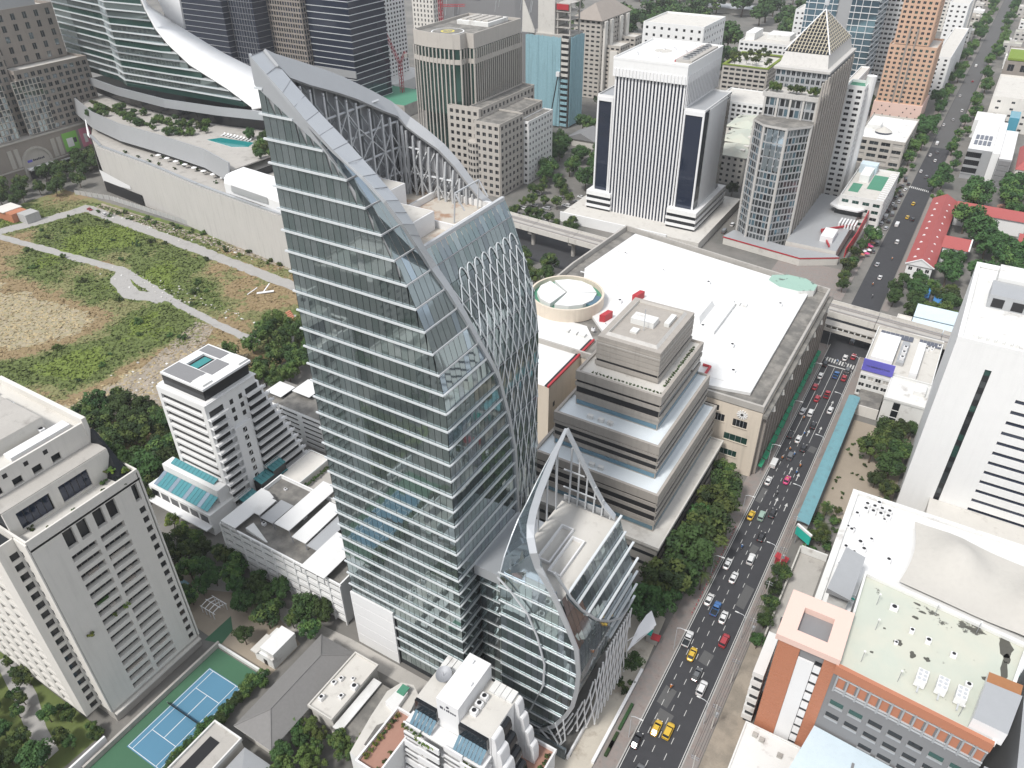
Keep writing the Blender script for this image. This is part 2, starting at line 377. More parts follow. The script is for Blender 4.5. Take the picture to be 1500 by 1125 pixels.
def interp(z, zs, xs):
    if z <= zs[0]: return xs[0]
    for a in range(len(zs) - 1):
        if z <= zs[a + 1]: return xs[a] + (xs[a + 1] - xs[a]) * (z - zs[a]) / (zs[a + 1] - zs[a])
    return xs[-1]
# ------------------------------------------------------------------ ground, roads, lot
from mathutils import noise as mnoise
mat('city_ground', (0.20, 0.19, 0.175), 0.95, var=0.35, vscale=0.03, c2=(0.13, 0.13, 0.12), dirt=0.3, dscale=0.1)
def sheet(name, pts, z, mt):
    m = MB(); m.poly([(x, y, z) for x, y in pts], mt); return struct(name, m)
def rect(x0, x1, y0, y1): return [(x0, y0), (x1, y0), (x1, y1), (x0, y1)]
sheet('ground', rect(-4500, 3500, -1500, 6500), 0.0, 'city_ground')
AV0, AV1 = -29.8, -17.7
sheet('avenue_road', rect(AV0, AV1, -200, 1700), 0.03, 'asphalt')
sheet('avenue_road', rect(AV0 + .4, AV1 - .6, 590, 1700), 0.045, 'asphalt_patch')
# cross street under the railway viaduct, slightly turned; a soi beside the tower
VA = -0.081
def vy(x, y_at_0): return y_at_0 + VA * x
def vstrip(x0, x1, a, b): return [(x0, vy(x0, a)), (x1, vy(x1, a)), (x1, vy(x1, b)), (x0, vy(x0, b))]
sheet('cross_street', vstrip(-700, 500, 292, 332), 0.06, 'asphalt')
sheet('lane_road', [(-520, 40), (-164, 72), (-110, 84), (-98, 84), (-36, 84.5), (-36, 88), (-104, 88), (-164, 84), (-520, 60)], 0.05, 'concrete')
# raised pavements with kerbs
def pavement(name, x0, x1, y0, y1, mt='pavement', ker=None):
    m = MB(); m.box(x0, x1, y0, y1, 0.0, 0.13, mt); o = struct(name, m)
    if ker is not None:
        n = 0
        k = MB(); k.box(0, 0.28, 0, 3.9, 0, 0.15, 'kerb'); km = k.mesh('kerb_stone')
        y = max(y0, 60)
        while y < min(y1, 330): link('kerb_stone', km, o, (ker, y, 0.0)); y += 4.0
    return o
pavement('pavement_west', -34.6, AV0 - 0.3, -150, 299, ker=AV0 - 0.29)
pavement('pavement_east', AV1 + 0.3, -14.4, -150, 296, ker=AV1 + 0.01)
pavement('pavement_north_west', -38.5, -34.2, 340, 1400)
pavement('pavement_north_east', AV1 + 0.4, -14.4, 340, 1400)
# lane markings
m = MB(); m.box(-0.07, 0.07, -0.9, 0.9, 0, 0.012, 'road_line'); dash = m.mesh('lane_dash')
mk = thing('lane_marking', 'white dashed lane lines painted along the avenue', 'road marking', (-24, 160, 0.03))
m = MB()
for x in (-27.25, -24.6, -21.55):
    y = 92.0; k = 0
    while y < 232:
        link('lane_dash', dash, mk, (x, y + random.uniform(-.3, .3), 0.032)); y += 4.1
    m.box(x - .07, x + .07, 232, 283, 0.032, 0.044, 'road_line')
m.build('solid_line', mk, kind='stuff')
m = MB()
m.box(AV0 + .25, AV0 + .42, -100, 283, 0.032, 0.044, 'road_line'); m.build('edge_line', mk)
m = MB(); m.box(AV1 - .42, AV1 - .25, -100, 283, 0.032, 0.044, 'road_line'); m.build('edge_line', mk)
m = MB(); m.box(AV0 + .6, AV1 - .6, 283.4, 284.0, 0.032, 0.044, 'road_line'); m.build('stop_line', mk)
cw = thing('zebra_crossing', 'white zebra crossing before the railway viaduct', 'crosswalk', (-23, 288, 0.03))
m = MB(); m.box(-0.28, 0.28, -1.6, 1.6, 0, 0.012, 'road_line'); st = m.mesh('stripe')
for k in range(11): link('stripe', st, cw, (-28.6 + k * 1.02, 288 - k * .12, 0.035))
cw = thing('zebra_crossing', 'worn zebra crossing on the avenue beyond the viaduct by the parked motorbikes', 'crosswalk', (-26, 505, 0.03))
for k in range(11): link('stripe', st, cw, (-30 + k * 1.05, 505 - k * .3, 0.035))
ar = MB(); ar.poly([(-.12, -2.2, 0), (.12, -2.2, 0), (.12, .4, 0), (.5, .4, 0), (0, 2, 0), (-.5, .4, 0), (-.12, .4, 0)], 'road_line'); am = ar.mesh('lane_arrow')
for x, y in ((-23.2, 213), (-20.4, 211), (-23.2, 196), (-20.0, 195), (-23.2, 236), (-20, 240), (-23, 262), (-20, 258)):
    tag(link('lane_arrow', am, None, (x, y, 0.045)), 'white straight-ahead arrow painted in an avenue lane', 'road marking', 'arrows painted in the avenue lanes')
for x0, x1, y0, y1 in ((-28.6, -25.4, 112, 117), (-27.5, -23.6, 106, 110.5), (-21.4, -18.6, 150, 158), (-24.3, -22, 171, 174), (-29, -26.8, 193, 200), (-21, -18.4, 226, 229), (-26, -22, 298, 304), (-24, -21, 128, 131.5)):
    m = MB(); m.poly([(x0, y0, .036), (x1 - .4, y0 - .5, .036), (x1, y1, .036), (x0 + .3, y1 + .4, .036)], 'asphalt_patch'); struct('asphalt_patch', m)
sheet('forecourt', [(-57, 82), (-35.0, 82), (-34.6, 96), (-34.8, 118), (-36, 136), (-44, 140), (-44, 120), (-40, 89), (-57, 88.5)], 0.10, 'plaza')
sheet('yard', [(-14.2, 96), (-7.5, 96), (-7.5, 142), (-14.2, 142)], 0.07, 'dirt')
sheet('car_park', rect(-11.5, -4.2, 146, 178), 0.09, 'concrete')
sheet('hotel_garden_ground', rect(-11, 8, 198, 252), 0.05, 'paving_pink')
sheet('forecourt_north', rect(-70, -38.6, 340, 372), 0.05, 'pavement')

# vacant lot
m = MB()
def strip(m, pts, w, z, mt):
    pts = [Vector((*p, 0)) for p in pts]; A, B = [], []
    for i, p in enumerate(pts):
        d = (pts[min(i + 1, len(pts) - 1)] - pts[max(i - 1, 0)]).normalized(); n_ = Vector((-d.y, d.x, 0)) * w / 2 * random.uniform(.82, 1.15)
        A.append((p.x - n_.x, p.y - n_.y, z)); B.append((p.x + n_.x, p.y + n_.y, z))
    m.ribbon(A, B, mt)
PATHS = [([(-300, 188), (-343, 196), (-390, 192), (-440, 188)], 5), ([(-300, 188), (-270, 184), (-236, 181)], 4.0), ([(-445, 184), (-436, 210), (-430, 238)], 9), ([(-436, 237), (-380, 234), (-330, 231), (-260, 226), (-225, 222)], 7), ([(-343, 196), (-335, 188), (-318, 182), (-300, 187)], 8), ([(-240, 206), (-228, 192), (-222, 186)], 4)]
for pts, w in PATHS:
    fine = []
    for (ax, ay), (bx, by) in zip(pts, pts[1:]):
        n_ = max(2, int(math.hypot(bx - ax, by - ay) / 3)); fine += [(ax + (bx - ax) * k / n_ + random.uniform(-.35, .35), ay + (by - ay) * k / n_ + random.uniform(-.35, .35)) for k in range(n_)]
    fine.append(pts[-1])
    m = MB(); strip(m, fine, w, 0.085 + .006 * len(pts) + w * .001, 'path'); struct('path', m)
sheet('bare_earth', [(-262, 112), (-238, 106), (-228, 128), (-236, 142), (-262, 182), (-272, 180), (-260, 140)], 0.078, 'dirt')
sheet('bare_earth', [(-425, 236), (-300, 239), (-250, 236), (-250, 243), (-430, 246)], 0.079, 'dirt')
def near_path(x, y):
    for pts, w in PATHS:
        for (ax, ay), (bx, by) in zip(pts, pts[1:]):
            dx, dy = bx - ax, by - ay; t = max(0, min(1, ((x - ax) * dx + (y - ay) * dy) / (dx * dx + dy * dy)))
            if math.hypot(x - ax - dx * t, y - ay - dy * t) < w / 2 + .4: return True
    return False
def greenness(x, y):
    g = 0.5 + 0.9 * mnoise.noise(Vector((x * .022, y * .022, 3.1))) + .3 * mnoise.noise(Vector((x * .09, y * .09, 9.)))
    def blob(cx, cy, rx, ry, w):
        q = ((x - cx) / rx) ** 2 + ((y - cy) / ry) ** 2; return w * math.exp(-q)
    g += blob(-385, 214, 32, 16, .9) + blob(-340, 172, 22, 18, .8) + blob(-300, 165, 40, 14, .5) + blob(-280, 132, 26, 16, .9) + blob(-330, 205, 20, 12, .3)
    g -= blob(-345, 140, 46, 26, 1.6) + blob(-248, 130, 18, 26, 1.5) + blob(-280, 215, 40, 12, .5)
    return g
LOTM = ['grass_straw', 'grass_tan', 'lot_olive', 'lot_green', 'lot_lime']
mat('lot_olive', (0.20, 0.20, 0.085), 0.95, var=0.25, vscale=0.5); mat('lot_green', (0.12, 0.155, 0.045), 0.95, var=0.3, vscale=0.5); mat('lot_lime', (0.15, 0.20, 0.04), 0.95, var=0.25, vscale=0.5); mat('lot_earth', (0.36, 0.31, 0.22), 0.95, var=0.45, vscale=0.4, c2=(0.30, 0.27, 0.15))
LOTM[0] = 'lot_earth'
def lot_tone(x, y):
    g = greenness(x, y) + .22 * mnoise.noise(Vector((x * .35, y * .35, 1.7))) + random.uniform(-.06, .06)
    return 0 if g < -.1 else 1 if g < .38 else 2 if g < .62 else 3 if g < 1.05 else 4
lt = MB(); ST = 1.25; nx_, ny_ = int(255 / ST), int(152 / ST)
lt.v = [(-470 + i * ST + random.uniform(-.4, .4), 97 + j * ST + random.uniform(-.4, .4), 0.02 + .05 * random.random()) for j in range(ny_ + 1) for i in range(nx_ + 1)]
for j in range(ny_):
    for i in range(nx_):
        p = j * (nx_ + 1) + i; lt.f.append((p, p + 1, p + nx_ + 2, p + nx_ + 1)); lt.m.append(lt.mi(LOTM[lot_tone(-470 + i * ST, 97 + j * ST)]))
o = lt.build('vacant_lot'); o['kind'] = 'structure'
tufts = {k: MB() for k in range(5)}; TM = ['grass_straw', 'grass_tan', 'lot_olive', 'lot_green', 'lot_lime']
for k in range(52000):
    x, y = random.uniform(-462, -218), random.uniform(100, 244)
    if near_path(x, y): continue
    t = lot_tone(x, y)
    if t == 0 and random.random() < .35 or t == 1 and random.random() < .3: continue
    h = random.uniform(.12, .4) * (1, 1, 1.2, 1.7, 1.8)[t]; w = random.uniform(.5, 1.2); a = random.uniform(0, 6.3)
    c, s_ = math.cos(a), math.sin(a); lx, ly = random.uniform(-.7, .7), random.uniform(-.7, .7)
    tufts[t].poly([(x - c * w / 2, y - s_ * w / 2, 0.03), (x + c * w / 2, y + s_ * w / 2, 0.03), (x + c * w * .6 + lx, y + s_ * w * .6 + ly, h), (x - c * w * .6 + lx, y - s_ * w * .6 + ly, h * .9)], TM[t])
for t, nm in ((0, 'straw_grass'), (1, 'dry_grass'), (2, 'olive_grass'), (3, 'green_grass'), (4, 'lush_grass')): struct(nm, tufts[t], 'stuff')
# ------------------------------------------------------------------ the curved glass tower
XW, YS, YN = -101.5, 89.0, 122.5
ZC = [0, 84.3, 88.8, 96.7, 103, 110.7, 118.7, 123.1, 127.5, 131.9, 139, 144]
XC = [-68.4, -68.4, -68.5, -69.7, -71.8, -74.6, -78.7, -81.7, -85.2, -89.6, -96.2, -101.2]
xc = lambda z: interp(z, ZC, XC)
ZR = [24, 36, 43.9, 61.3, 72, 84.2, 94.1, 106.3, 113.5, 116, 122.6, 133, 139, 143.8]
YR = [117, 114.6, 113.4, 112.4, 110, 106.3, 101.6, 98.2, 95.6, 95, 93, 92.4, 92.4, 91]
yr = lambda z: interp(z, ZR, YR)
T = thing('curved_glass_tower', 'tall glass office tower with a pointed curved crown and white horizontal fins', 'skyscraper', (-85, 105, 0))
FL = [2.2 + 4.03 * k for k in range(35)]
FL = [z for z in FL if z < 141]
GT = ['glass_tower', 'glass_tower', 'glass_tower_b', 'glass_tower_c']
def tower_core():
    m = MB(); zs = [0, 20, 40, 60, 84, 89, 93, 97, 103, 108, 112]
    rings = []
    for z in zs: rings.append([(XW + .25, YS + .25, z), (xc(z) - .25, YS + .25, z), (xc(z) - .25, YN - .25, z), (XW + .25, YN - .25, z)])
    vs = [p for r in rings for p in r]; fs = []
    for i in range(len(zs) - 1):
        for k in range(4): fs.append((4 * i + k, 4 * i + (k + 1) % 4, 4 * i + 4 + (k + 1) % 4, 4 * i + 4 + k))
    fs += [(3, 2, 1, 0)]
    m.add(vs, fs, 'dark_gap'); n = len(m.v) - 4
    m.f.append((n, n + 1, n + 2, n + 3)); m.m.append(m.mi('roof_deck')); m.build('core', T)
    # crown sheets behind the south glass and along the leaning edge
    m = MB(); m.add([(XW + .2, YS + .25, 111.9), (xc(111.9) - .2, YS + .25, 111.9), (xc(118) - .2, YS + .25, 118), (xc(126) - .2, YS + .25, 126), (xc(133) - .2, YS + .25, 133), (XW + .2, YS + .25, 142.8), (XW + .2, YS + .7, 111.9), (xc(111.9) - .6, YS + .7, 111.9), (xc(118) - .6, YS + .7, 118), (xc(126) - .6, YS + .7, 126), (xc(133) - .6, YS + .7, 133), (XW + .2, YS + .7, 142.2)],
        [(0, 1, 2, 3, 4, 5), (11, 10, 9, 8, 7, 6), (1, 7, 8, 2), (2, 8, 9, 3), (3, 9, 10, 4), (4, 10, 11, 5), (5, 11, 6, 0)], 'grey_panel'); m.build('crown_wall', T)
tower_core()
xg = lambda z: interp(z, [0, 131.9, 140.2], [-999, -89.9, -101.4])     # right end of the south glass near the tip
def s_right(z): return min(xc(z), xg(z)) if z > 131.9 else xc(z)
PW = 1.5; GAP = .1
# south panes: the highest 300 are parts, the rest one field
m_rest, cnt = MB(), 0
pm = {}
for g in set(GT):
    q = MB(); q.poly([(0, 0, 0), (PW - GAP, 0, 0), (PW - GAP, 0, 3.98), (0, 0, 3.98)], g); pm[g] = q.mesh('glass_pane')
for k in range(len(FL) - 1, 0, -1):
    z0, z1 = FL[k - 1] + .05, min(FL[k], 140) 
    x = XW + .1
    while x < s_right(z0) - .15:
        a, b = x, min(x + PW - GAP, s_right(z0) - .05); ta, tb = min(b, s_right(z1) - .05), 0
        white = z1 < 20 and x < -89
        if white: x += PW; continue
        g = random.choice(GT)
        e1, e2, e3 = (random.uniform(-.009, .009) for _ in range(3))
        if ta >= b - 1e-6 and b - a > PW - .1 and cnt < 300:
            link('glass_pane', pm[g], T, (a, YS, z0), (random.uniform(-.0028, .0028), 0, random.uniform(-.0035, .0035))); cnt += 1
        elif ta > a + .05: m_rest.poly([(a, YS + e1, z0), (b, YS + e2, z0), (ta, YS + e2 + e3, z1 - .05), (a, YS + e1 + e3, z1 - .05)], g)
        elif b > a + .05: m_rest.poly([(a, YS, z0), (b, YS, z0), (a, YS, z0 + 3.98 * .8)], g)
        x += PW
m_rest.build('glass_pane_field', T, kind='stuff')
# east panes follow the leaning edge
m_e = MB()
for k in range(len(FL) - 1, 0, -1):
    z0, z1 = FL[k - 1] + .05, FL[k] - .04
    if z0 > 140: continue
    y = YS + .08
    low = z0 < 113
    lim0, lim1 = (YN if low else yr(z0) - .1), (YN if low else yr(z1) - .1)
    while y < lim0 - .2:
        b = min(y + PW - GAP, lim0)
        zt = min(z1, 113.9) if y > yr(z1) else z1
        lat = y > yr((z0 + z1) / 2)
        g = random.choice(['glass_sky', 'glass_tower_c', 'glass_tower_c']) if (z0 > 88 and not lat) else random.choice(['glass_tower', 'glass_tower_b', 'glass_grey'] if not lat else ['glass_grey', 'glass_tower_c', 'glass_tower_b'])
        e = [random.uniform(-.012, .012) for _ in range(3)]
        m_e.poly([(xc(z0) + e[0], y, z0), (xc(z0) + e[1], b, z0), (xc(zt) + e[1] + e[2], min(b, max(lim1, y + .05)), zt), (xc(zt) + e[0] + e[2], y, zt)], g)
        y += PW
m_e.build('east_pane_field', T, kind='stuff')
for side in ('N', 'W'):                       # plain rear glazing, one sheet per floor
    for k in range(1, 28):
        z0, z1 = FL[k - 1] + .1, FL[k] - .1
        m = MB()
        if side == 'N': m.poly([(xc(z0), YN, z0), (XW, YN, z0), (XW, YN, z1), (xc(z1), YN, z1)], 'glass_tower_b')
        else: m.poly([(XW, YN, z0), (XW, YS, z0), (XW, YS, z1), (XW, YN, z1)], 'glass_tower_b')
        m.build('glass_row', T)
for k, z in enumerate(FL[1:]):
    if z < 19: a = -88.5
    else: a = XW - .35
    b = s_right(z)
    if b - a > 1.0:
        m = MB(); m.box(a, b + (.3 if z < 131 else 0), YS - .42, YS - .06, z - .17, z + .13, 'fin'); m.build('fin', T)
    ye = yr(z) - .1
    if z < 131:
        x = xc(z); mt = 'fin' if z < 94 else 'steel_light'; w = .36 if z < 94 else .2
        m = MB(); m.box(x + .05, x + .05 + w, YS - .05, ye, z - .16, z + .12, mt); m.build('fin', T)
    if z < 112 and k % 2 == 0:
        m = MB(); m.box(xc(z) + .03, xc(z) + .16, ye + .3, YN, z - .12, z + .08, 'steel'); m.build('transom', T)
# white clad plinth on the west end of the south front, four panels
for k in range(5):
    m = MB(); m.box(XW - .3, -88.6, YS - .5, YS - .02, .1 + 3.9 * k, 3.86 + 3.9 * k, 'white_clean'); m.build('cladding_panel', T)
# crown rail: broad metal ribbon from the tip down the east front
fr_ = [(-101.2, 88.6, 144), (-95.5, 88.6, 139.3), (-91.4, 88.6, 135.5), (-86.6, 88.65, 131.7), (-81.2, 88.8, 128.4), (-77.6, 89.4, 124.9), (-75.6, 90.6, 121), (-74.6, 92.4, 116.8)]
bk_ = [(-101.6, 92.3, 144.2), (-97.2, 92.3, 140.2), (-92.0, 92.2, 136.0), (-86.6, 92.2, 131.9), (-81.6, 92.4, 127.6), (-78.2, 93.2, 123.6), (-76.2, 94.2, 119.4), (-75.2, 95.2, 115.2)]
RZ = [111, 106.3, 101, 95, 89, 84.2, 78, 72, 66, 61.3, 52, 43.9, 36, 28]
A = [Vector(p) for p in fr_] + [Vector((xc(z) + .5, yr(z) - .55 - .6 * max(0, (z - 95) / 16), z + .35)) for z in RZ]
B = [Vector(p) for p in bk_] + [Vector((xc(z) + .42, yr(z) + interp(z, [28, 90, 111], [.3, .5, .6]), z + .3)) for z in RZ]
m = MB(); m.ribbon(A, B, 'silver', .6); m.build('crown_rail', T, smooth=False)
for i in range(7):
    for t in (0.0, .5):
        p, r_ = A[i].lerp(A[i + 1], t), B[i].lerp(B[i + 1], t); nn = (A[i + 1] - A[i]).cross(r_ - p).normalized() * .03
        m = MB(); m.bar(p + nn, r_ + nn, .07, .07, 'steel'); m.build('panel_joint', T)
# metal wedge at the tip
m = MB(); m.add([(XW - .2, YS - .25, 139.6), (-89.2, YS - .25, 131.6), (-84.6, YS - .25, 127.0), (-95.8, YS - .25, 139.4), (XW - .2, YS - .25, 144.3), (XW - .2, YS + .2, 139.6), (-89.2, YS + .2, 131.6), (-84.6, YS + .2, 127.0), (-95.8, YS + .2, 139.4), (XW - .2, YS + .2, 144.3)],
    [(0, 1, 2, 3, 4), (9, 8, 7, 6, 5), (0, 5, 6, 1), (1, 6, 7, 2), (2, 7, 8, 3), (3, 8, 9, 4), (4, 9, 5, 0)], 'silver'); m.build('tip_cladding', T)
# rear shell: ridge along the west and north sides
RID = [(XW, YS + 2.6, 144.0), (XW, 93.5, 143.0), (XW, 97.6, 141.3), (XW, 103.6, 138.7), (XW, 108.4, 136.4), (XW, 115.3, 132.6), (-100.9, 120.4, 129.4), (-98, YN, 126.3), (-94, YN, 124.4), (-90.1, YN, 122.1), (-86.7, YN, 119.3), (-84, YN, 116.4), (-81.5, YN, 113.8), (-78.5, YN, 112)]
lean = []
for i, (x, y, z) in enumerate(RID):
    lean.append(Vector((x, y, z)))
inn = []
for i, p in enumerate(lean):
    t = (lean[min(i + 1, len(lean) - 1)] - lean[max(i - 1, 0)]); nrm = Vector((t.y, -t.x, 0)).normalized() if Vector((t.y, -t.x, 0)).length else Vector((1, 0, 0))
    w = interp(i, [0, 2, 5, 8, 13], [2.4, 2.6, 2.6, 2.4, 1.2])
    inn.append(p + nrm * w + Vector((0, 0, interp(i, [0, 1, 2, 5, 7, 9], [-2.0, -3.2, -3.5, -3.2, -1.0, -.2]))))
m = MB(); m.ribbon([p + Vector((0, 0, .2)) for p in lean], inn, 'grey_panel', .5); m.build('ridge_cap', T)
for i in range(len(lean) - 1):
    a, b = lean[i], lean[i + 1]
    m = MB(); m.hexa([(a.x, a.y, 111), (b.x, b.y, 111), (b.x + .25 * (b.x < -100), b.y - .25, 111), (a.x + .25, a.y - .25 * (a.y > 121), 111), a, b, b + Vector((.25, -.25, 0)), a + Vector((.25, -.25, 0))], 'steel'); m.build('shell_panel', T)
# lattice trusses standing inside the shell
TRP = []
for i in range(1, len(lean) - 1):
    for half in (0, 1):
        p = lean[i].lerp(lean[i + 1], .5 * half) if i < len(lean) - 1 else lean[i]; q = inn[i].lerp(inn[min(i + 1, len(inn) - 1)], .5 * half)
        zt = min(p.z - 1.2, q.z + 1.6); zb = 111.8
        if zt - zb < 2: continue
        n = Vector((q.x - p.x, q.y - p.y, 0)).normalized(); o1 = Vector((p.x, p.y, 0)) + n * .5; o2 = Vector((p.x, p.y, 0)) + n * min(2.6, (zt - zb) * .3 + .8)
        m = MB(); m.bar((o1.x, o1.y, zb), (o1.x, o1.y, zt - .6), .3, .3, 'steel_light'); z = zb; k = 0
        m.bar((o2.x, o2.y, zb), (o2.x, o2.y, min(zt - 2.5, q.z - 1)), .42, .42, 'steel_light'); m.bar((o2.x, o2.y, zt - 2.5), (q.x, q.y, q.z - .5), .4, .4, 'steel_light')
        while z < zt - 5:
            m.bar((o1.x, o1.y, z), (o2.x, o2.y, z + 2.2), .28, .28, 'steel_light'); m.bar((o2.x, o2.y, z + 2.2), (o1.x, o1.y, z + 4.4), .28, .28, 'steel_light'); z += 4.4
        m.build('crown_truss', T); TRP.append((o2.copy(), min(zt - 2.5, q.z - 1)))
for k in range(len(TRP) - 1):
    (a_, za), (b_, zb_) = TRP[k], TRP[k + 1]; z = 112.2; m = MB(); s_ = k % 2
    while z + 3.2 < min(za, zb_):
        p, r_ = (a_, b_) if s_ else (b_, a_); m.bar((p.x, p.y, z), (r_.x, r_.y, z + 3.2), .2, .2, 'steel_light'); z += 3.2; s_ = 1 - s_
    if m.f: m.build('crown_brace', T)
for h in (116.5, 121.5, 126.5, 131.5):
    pts = []
    for i in range(1, len(lean) - 1):
        if lean[i].z > h + 1:
            n = Vector((inn[i].x - lean[i].x, inn[i].y - lean[i].y, 0)).normalized(); pts.append(Vector((lean[i].x, lean[i].y, h)) + n * 2.3)
    if len(pts) > 1: m = MB(); m.tube(pts, .24, 'steel_light', 4); m.build('crown_ring_beam', T)
# roof plant
for x0, x1, y0, y1, h in ((-99, -92, 103, 112, 5.8), (-92, -82.5, 99, 108, 3.6), (-99, -94, 96, 103, 3.0)):
    m = MB(); m.box(x0, x1, y0, y1, 112, 112 + h, 'white_clean'); o = m.build('plant_room', T); m = MB(); m.box(x0 + .3, x1 - .3, y0 + .3, y1 - .3, 112 + h, 112.06 + h, 'concrete_light'); sub('roof_sheet', m, o)
m = MB(); m.box(-91.5, -79, 109, 121, 112.02, 112.12, 'roof_deck'); m.build('rusty_deck', T)
m = MB(); ring(m, [(-92, 108.6), (-78.2, 108.6), (-78.2, 121.6), (-92, 121.6)], [(-91.5, 109), (-78.8, 109), (-78.8, 121), (-91.5, 121)], 112, 113.4, 'white_clean'); m.build('parapet', T)
m = MB(); m.box(xc(114.3) - .5, xc(114.3) + .15, yr(114) + .6, YN, 113.9, 114.6, 'steel_light'); m.build('parapet_rail', T)
# maintenance gantry on the roof
m = MB()
for dy in (0, 8): m.bar((-81, 112 + dy, 112), (-80.5, 112 + dy, 118), .22, .22, 'steel_light'); m.bar((-80.5, 112 + dy, 118), (-78.5, 112 + dy, 115), .2, .2, 'steel_light')
m.bar((-80.5, 112, 118), (-80.5, 120, 118), .25, .25, 'steel_light'); m.build('roof_gantry', T)
# pointed-arch lattice over the north east part of the front
def onE(y, z, d=.22): return Vector((xc(z) + d, y, z))
slope = lambda z: interp(z, [0, 40, 75, 95, 112], [.10, .13, .22, .36, .5])
for k in range(-14, 26):
    for s_ in (1, -1):
        y, z, pts = 101.5 + k * 2.4, 106.0, []
        while z > 6:
            if yr(z) + .3 < y < YN - .05: pts.append(onE(y, z))
            elif len(pts) > 2: break
            else: pts = []
            z -= 2.0; y += s_ * slope(z) * 2.0
        if len(pts) > 2: m = MB(); m.tube(pts, .12, 'fin', 5); m.build('lattice_bar', T)
for k in range(8):
    yc_ = 103 + k * 2.45; pts = [onE(yc_ + 1.22 * math.cos(math.pi * i / 8), 105.9 + 2.6 * math.sin(math.pi * i / 8)) for i in range(9)]
    m = MB(); m.tube(pts, .13, 'fin', 5); m.build('lattice_arch', T)

# ------------------------------------------------------------------ the low teardrop tower
S = thing('teardrop_tower', 'low teardrop glass tower with pointed open crown and lattice skirt beside the avenue', 'building', (-49, 100, 0))
WX, TN = -58.0, 115.5
ZE = [0, 4, 10, 15.8, 22, 28.7, 39.5, 44.5, 53, 59, 62, 66, 69]
XE = [-46.5, -45, -43.2, -41.4, -39.9, -39.2, -39.8, -41.8, -44.4, -47.4, -49.6, -53.5, -57.6]
xe_ = lambda z: interp(z, ZE, XE)
SF = [4.2 * k + 1.0 for k in range(13)]
m = MB(); zs = [0, 5, 10, 16, 22, 29, 36, 40, 45, 49.5]; vs = []; fs = []
for z in zs: vs += [(WX + .2, YS + .3, z), (xe_(z) - .25, YS + .3, z), (xe_(z) - .25, TN - .3, z), (WX + .2, TN - .3, z)]
for i in range(len(zs) - 1):
    for k in range(4): fs.append((4 * i + k, 4 * i + (k + 1) % 4, 4 * i + 4 + (k + 1) % 4, 4 * i + 4 + k))
m.add(vs, fs, 'dark_gap'); n = len(m.v) - 4; m.f.append((n, n + 1, n + 2, n + 3)); m.m.append(m.mi('concrete_light')); m.build('core', S)
m = MB(); me_ = MB()
zr_rail = lambda z: interp(z, [2, 10, 20, 27, 33, 42, 50, 59], [YS + 1, YS + 3, YS + 8, YS + 16, YS + 14, YS + 6, YS + 2.5, YS + .5])
for k in range(12):
    z0, z1 = SF[k], SF[k + 1]; x = WX + .1
    while x < xe_(z0) - .2:
        b = min(x + 1.43, xe_(z0) - .05); tb = min(b, xe_(z1) - .05)
        if tb > x + .1:
            e = random.uniform(-.012, .012); m.poly([(x, YS + e, z0 + .05), (b, YS - e, z0 + .05), (tb, YS - e, z1 - .05), (x, YS + e, z1 - .05)], random.choice(['glass_tower', 'glass_tower_b', 'glass_grey', 'glass_tower_b']))
        x += 1.5
    y = YS + .1
    while y < TN - .2:
        b = min(y + 1.43, TN - .1); e = random.uniform(-.012, .012)
        me_.poly([(xe_(z0) + e, y, z0 + .05), (xe_(z0) - e, b, z0 + .05), (xe_(z1) - e, b, z1 - .05), (xe_(z1) + e, y, z1 - .05)], random.choice(['glass_tower_c', 'glass_grey', 'glass_grey', 'glass_tower']))
        y += 1.5
m.build('south_pane_field', S, kind='stuff'); me_.build('east_pane_field', S, kind='stuff')
for k in range(12):
    z = SF[k + 1]
    q = MB(); q.box(WX - .2, xe_(z) - .15, YS - .32, YS - .06, z - .13, z + .1, 'fin'); q.build('fin', S)
    if z > 26:
        q = MB(); q.box(xe_(z) + .05, xe_(z) + .55, max(YS + .4, zr_rail(z)), TN + (2.2 if z < 45 else .3), z - .2, z + .16, 'fin'); q.build('fin', S)
for side in ('W', 'N'):
    for k in range(11):
        q = MB(); z0, z1 = SF[k], SF[k + 1] - .1
        q.poly([(WX, TN, z0), (WX, YS, z0), (WX, YS, z1), (WX, TN, z1)] if side == 'W' else [(xe_(z0), TN, z0), (WX, TN, z0), (WX, TN, z1), (xe_(z1), TN, z1)], 'glass_tower_b'); q.build('glass_row', S)
# crown: west ridge climbs to the tip, wide rail sweeps round to the south east corner
WR = [(WX, 89.2, 50.3), (WX, 91, 53.7), (WX, 94, 57), (WX, 96.7, 59.4), (WX, 100.2, 61.2), (WX, 104, 63.6), (WX, 107.8, 65.6), (WX, 112, 67.4), (WX, 116.3, 69)]
RL = [(-49.0, 88.8, 57.6), (-50.2, 88.9, 61), (-51.6, 90.2, 63.2), (-52.8, 92.4, 64.2), (-53.9, 95.4, 64.9), (-55, 99.6, 65.8), (-56, 104.5, 66.8), (-57, 110, 68), (-57.9, 116.2, 69.3)]
m = MB(); m.ribbon([Vector(p) for p in WR], [Vector(p) + Vector((-.2, 0, -.5)) for p in RL], 'glass_sky', .1); m.build('crown_glazing', S)
RLr = [Vector(p) for p in RL[::-1]]
DNp = [Vector((-47.6, 88.6, 55.6)), Vector((-45.4, 88.5, 52)), Vector((-42.6, 88.45, 46)), Vector((-40.0, 88.45, 39.5)), Vector((-39.2, 88.45, 32)), Vector((-39.4, 88.45, 26)), Vector((-40.2, 88.45, 20)), Vector((-41.6, 88.4, 15.5)), Vector((-44.2, 88.4, 9.5)), Vector((-48.2, 88.4, 4.2)), Vector((-53, 88.4, .8))]
path = RLr + DNp; SA, SB = [], []
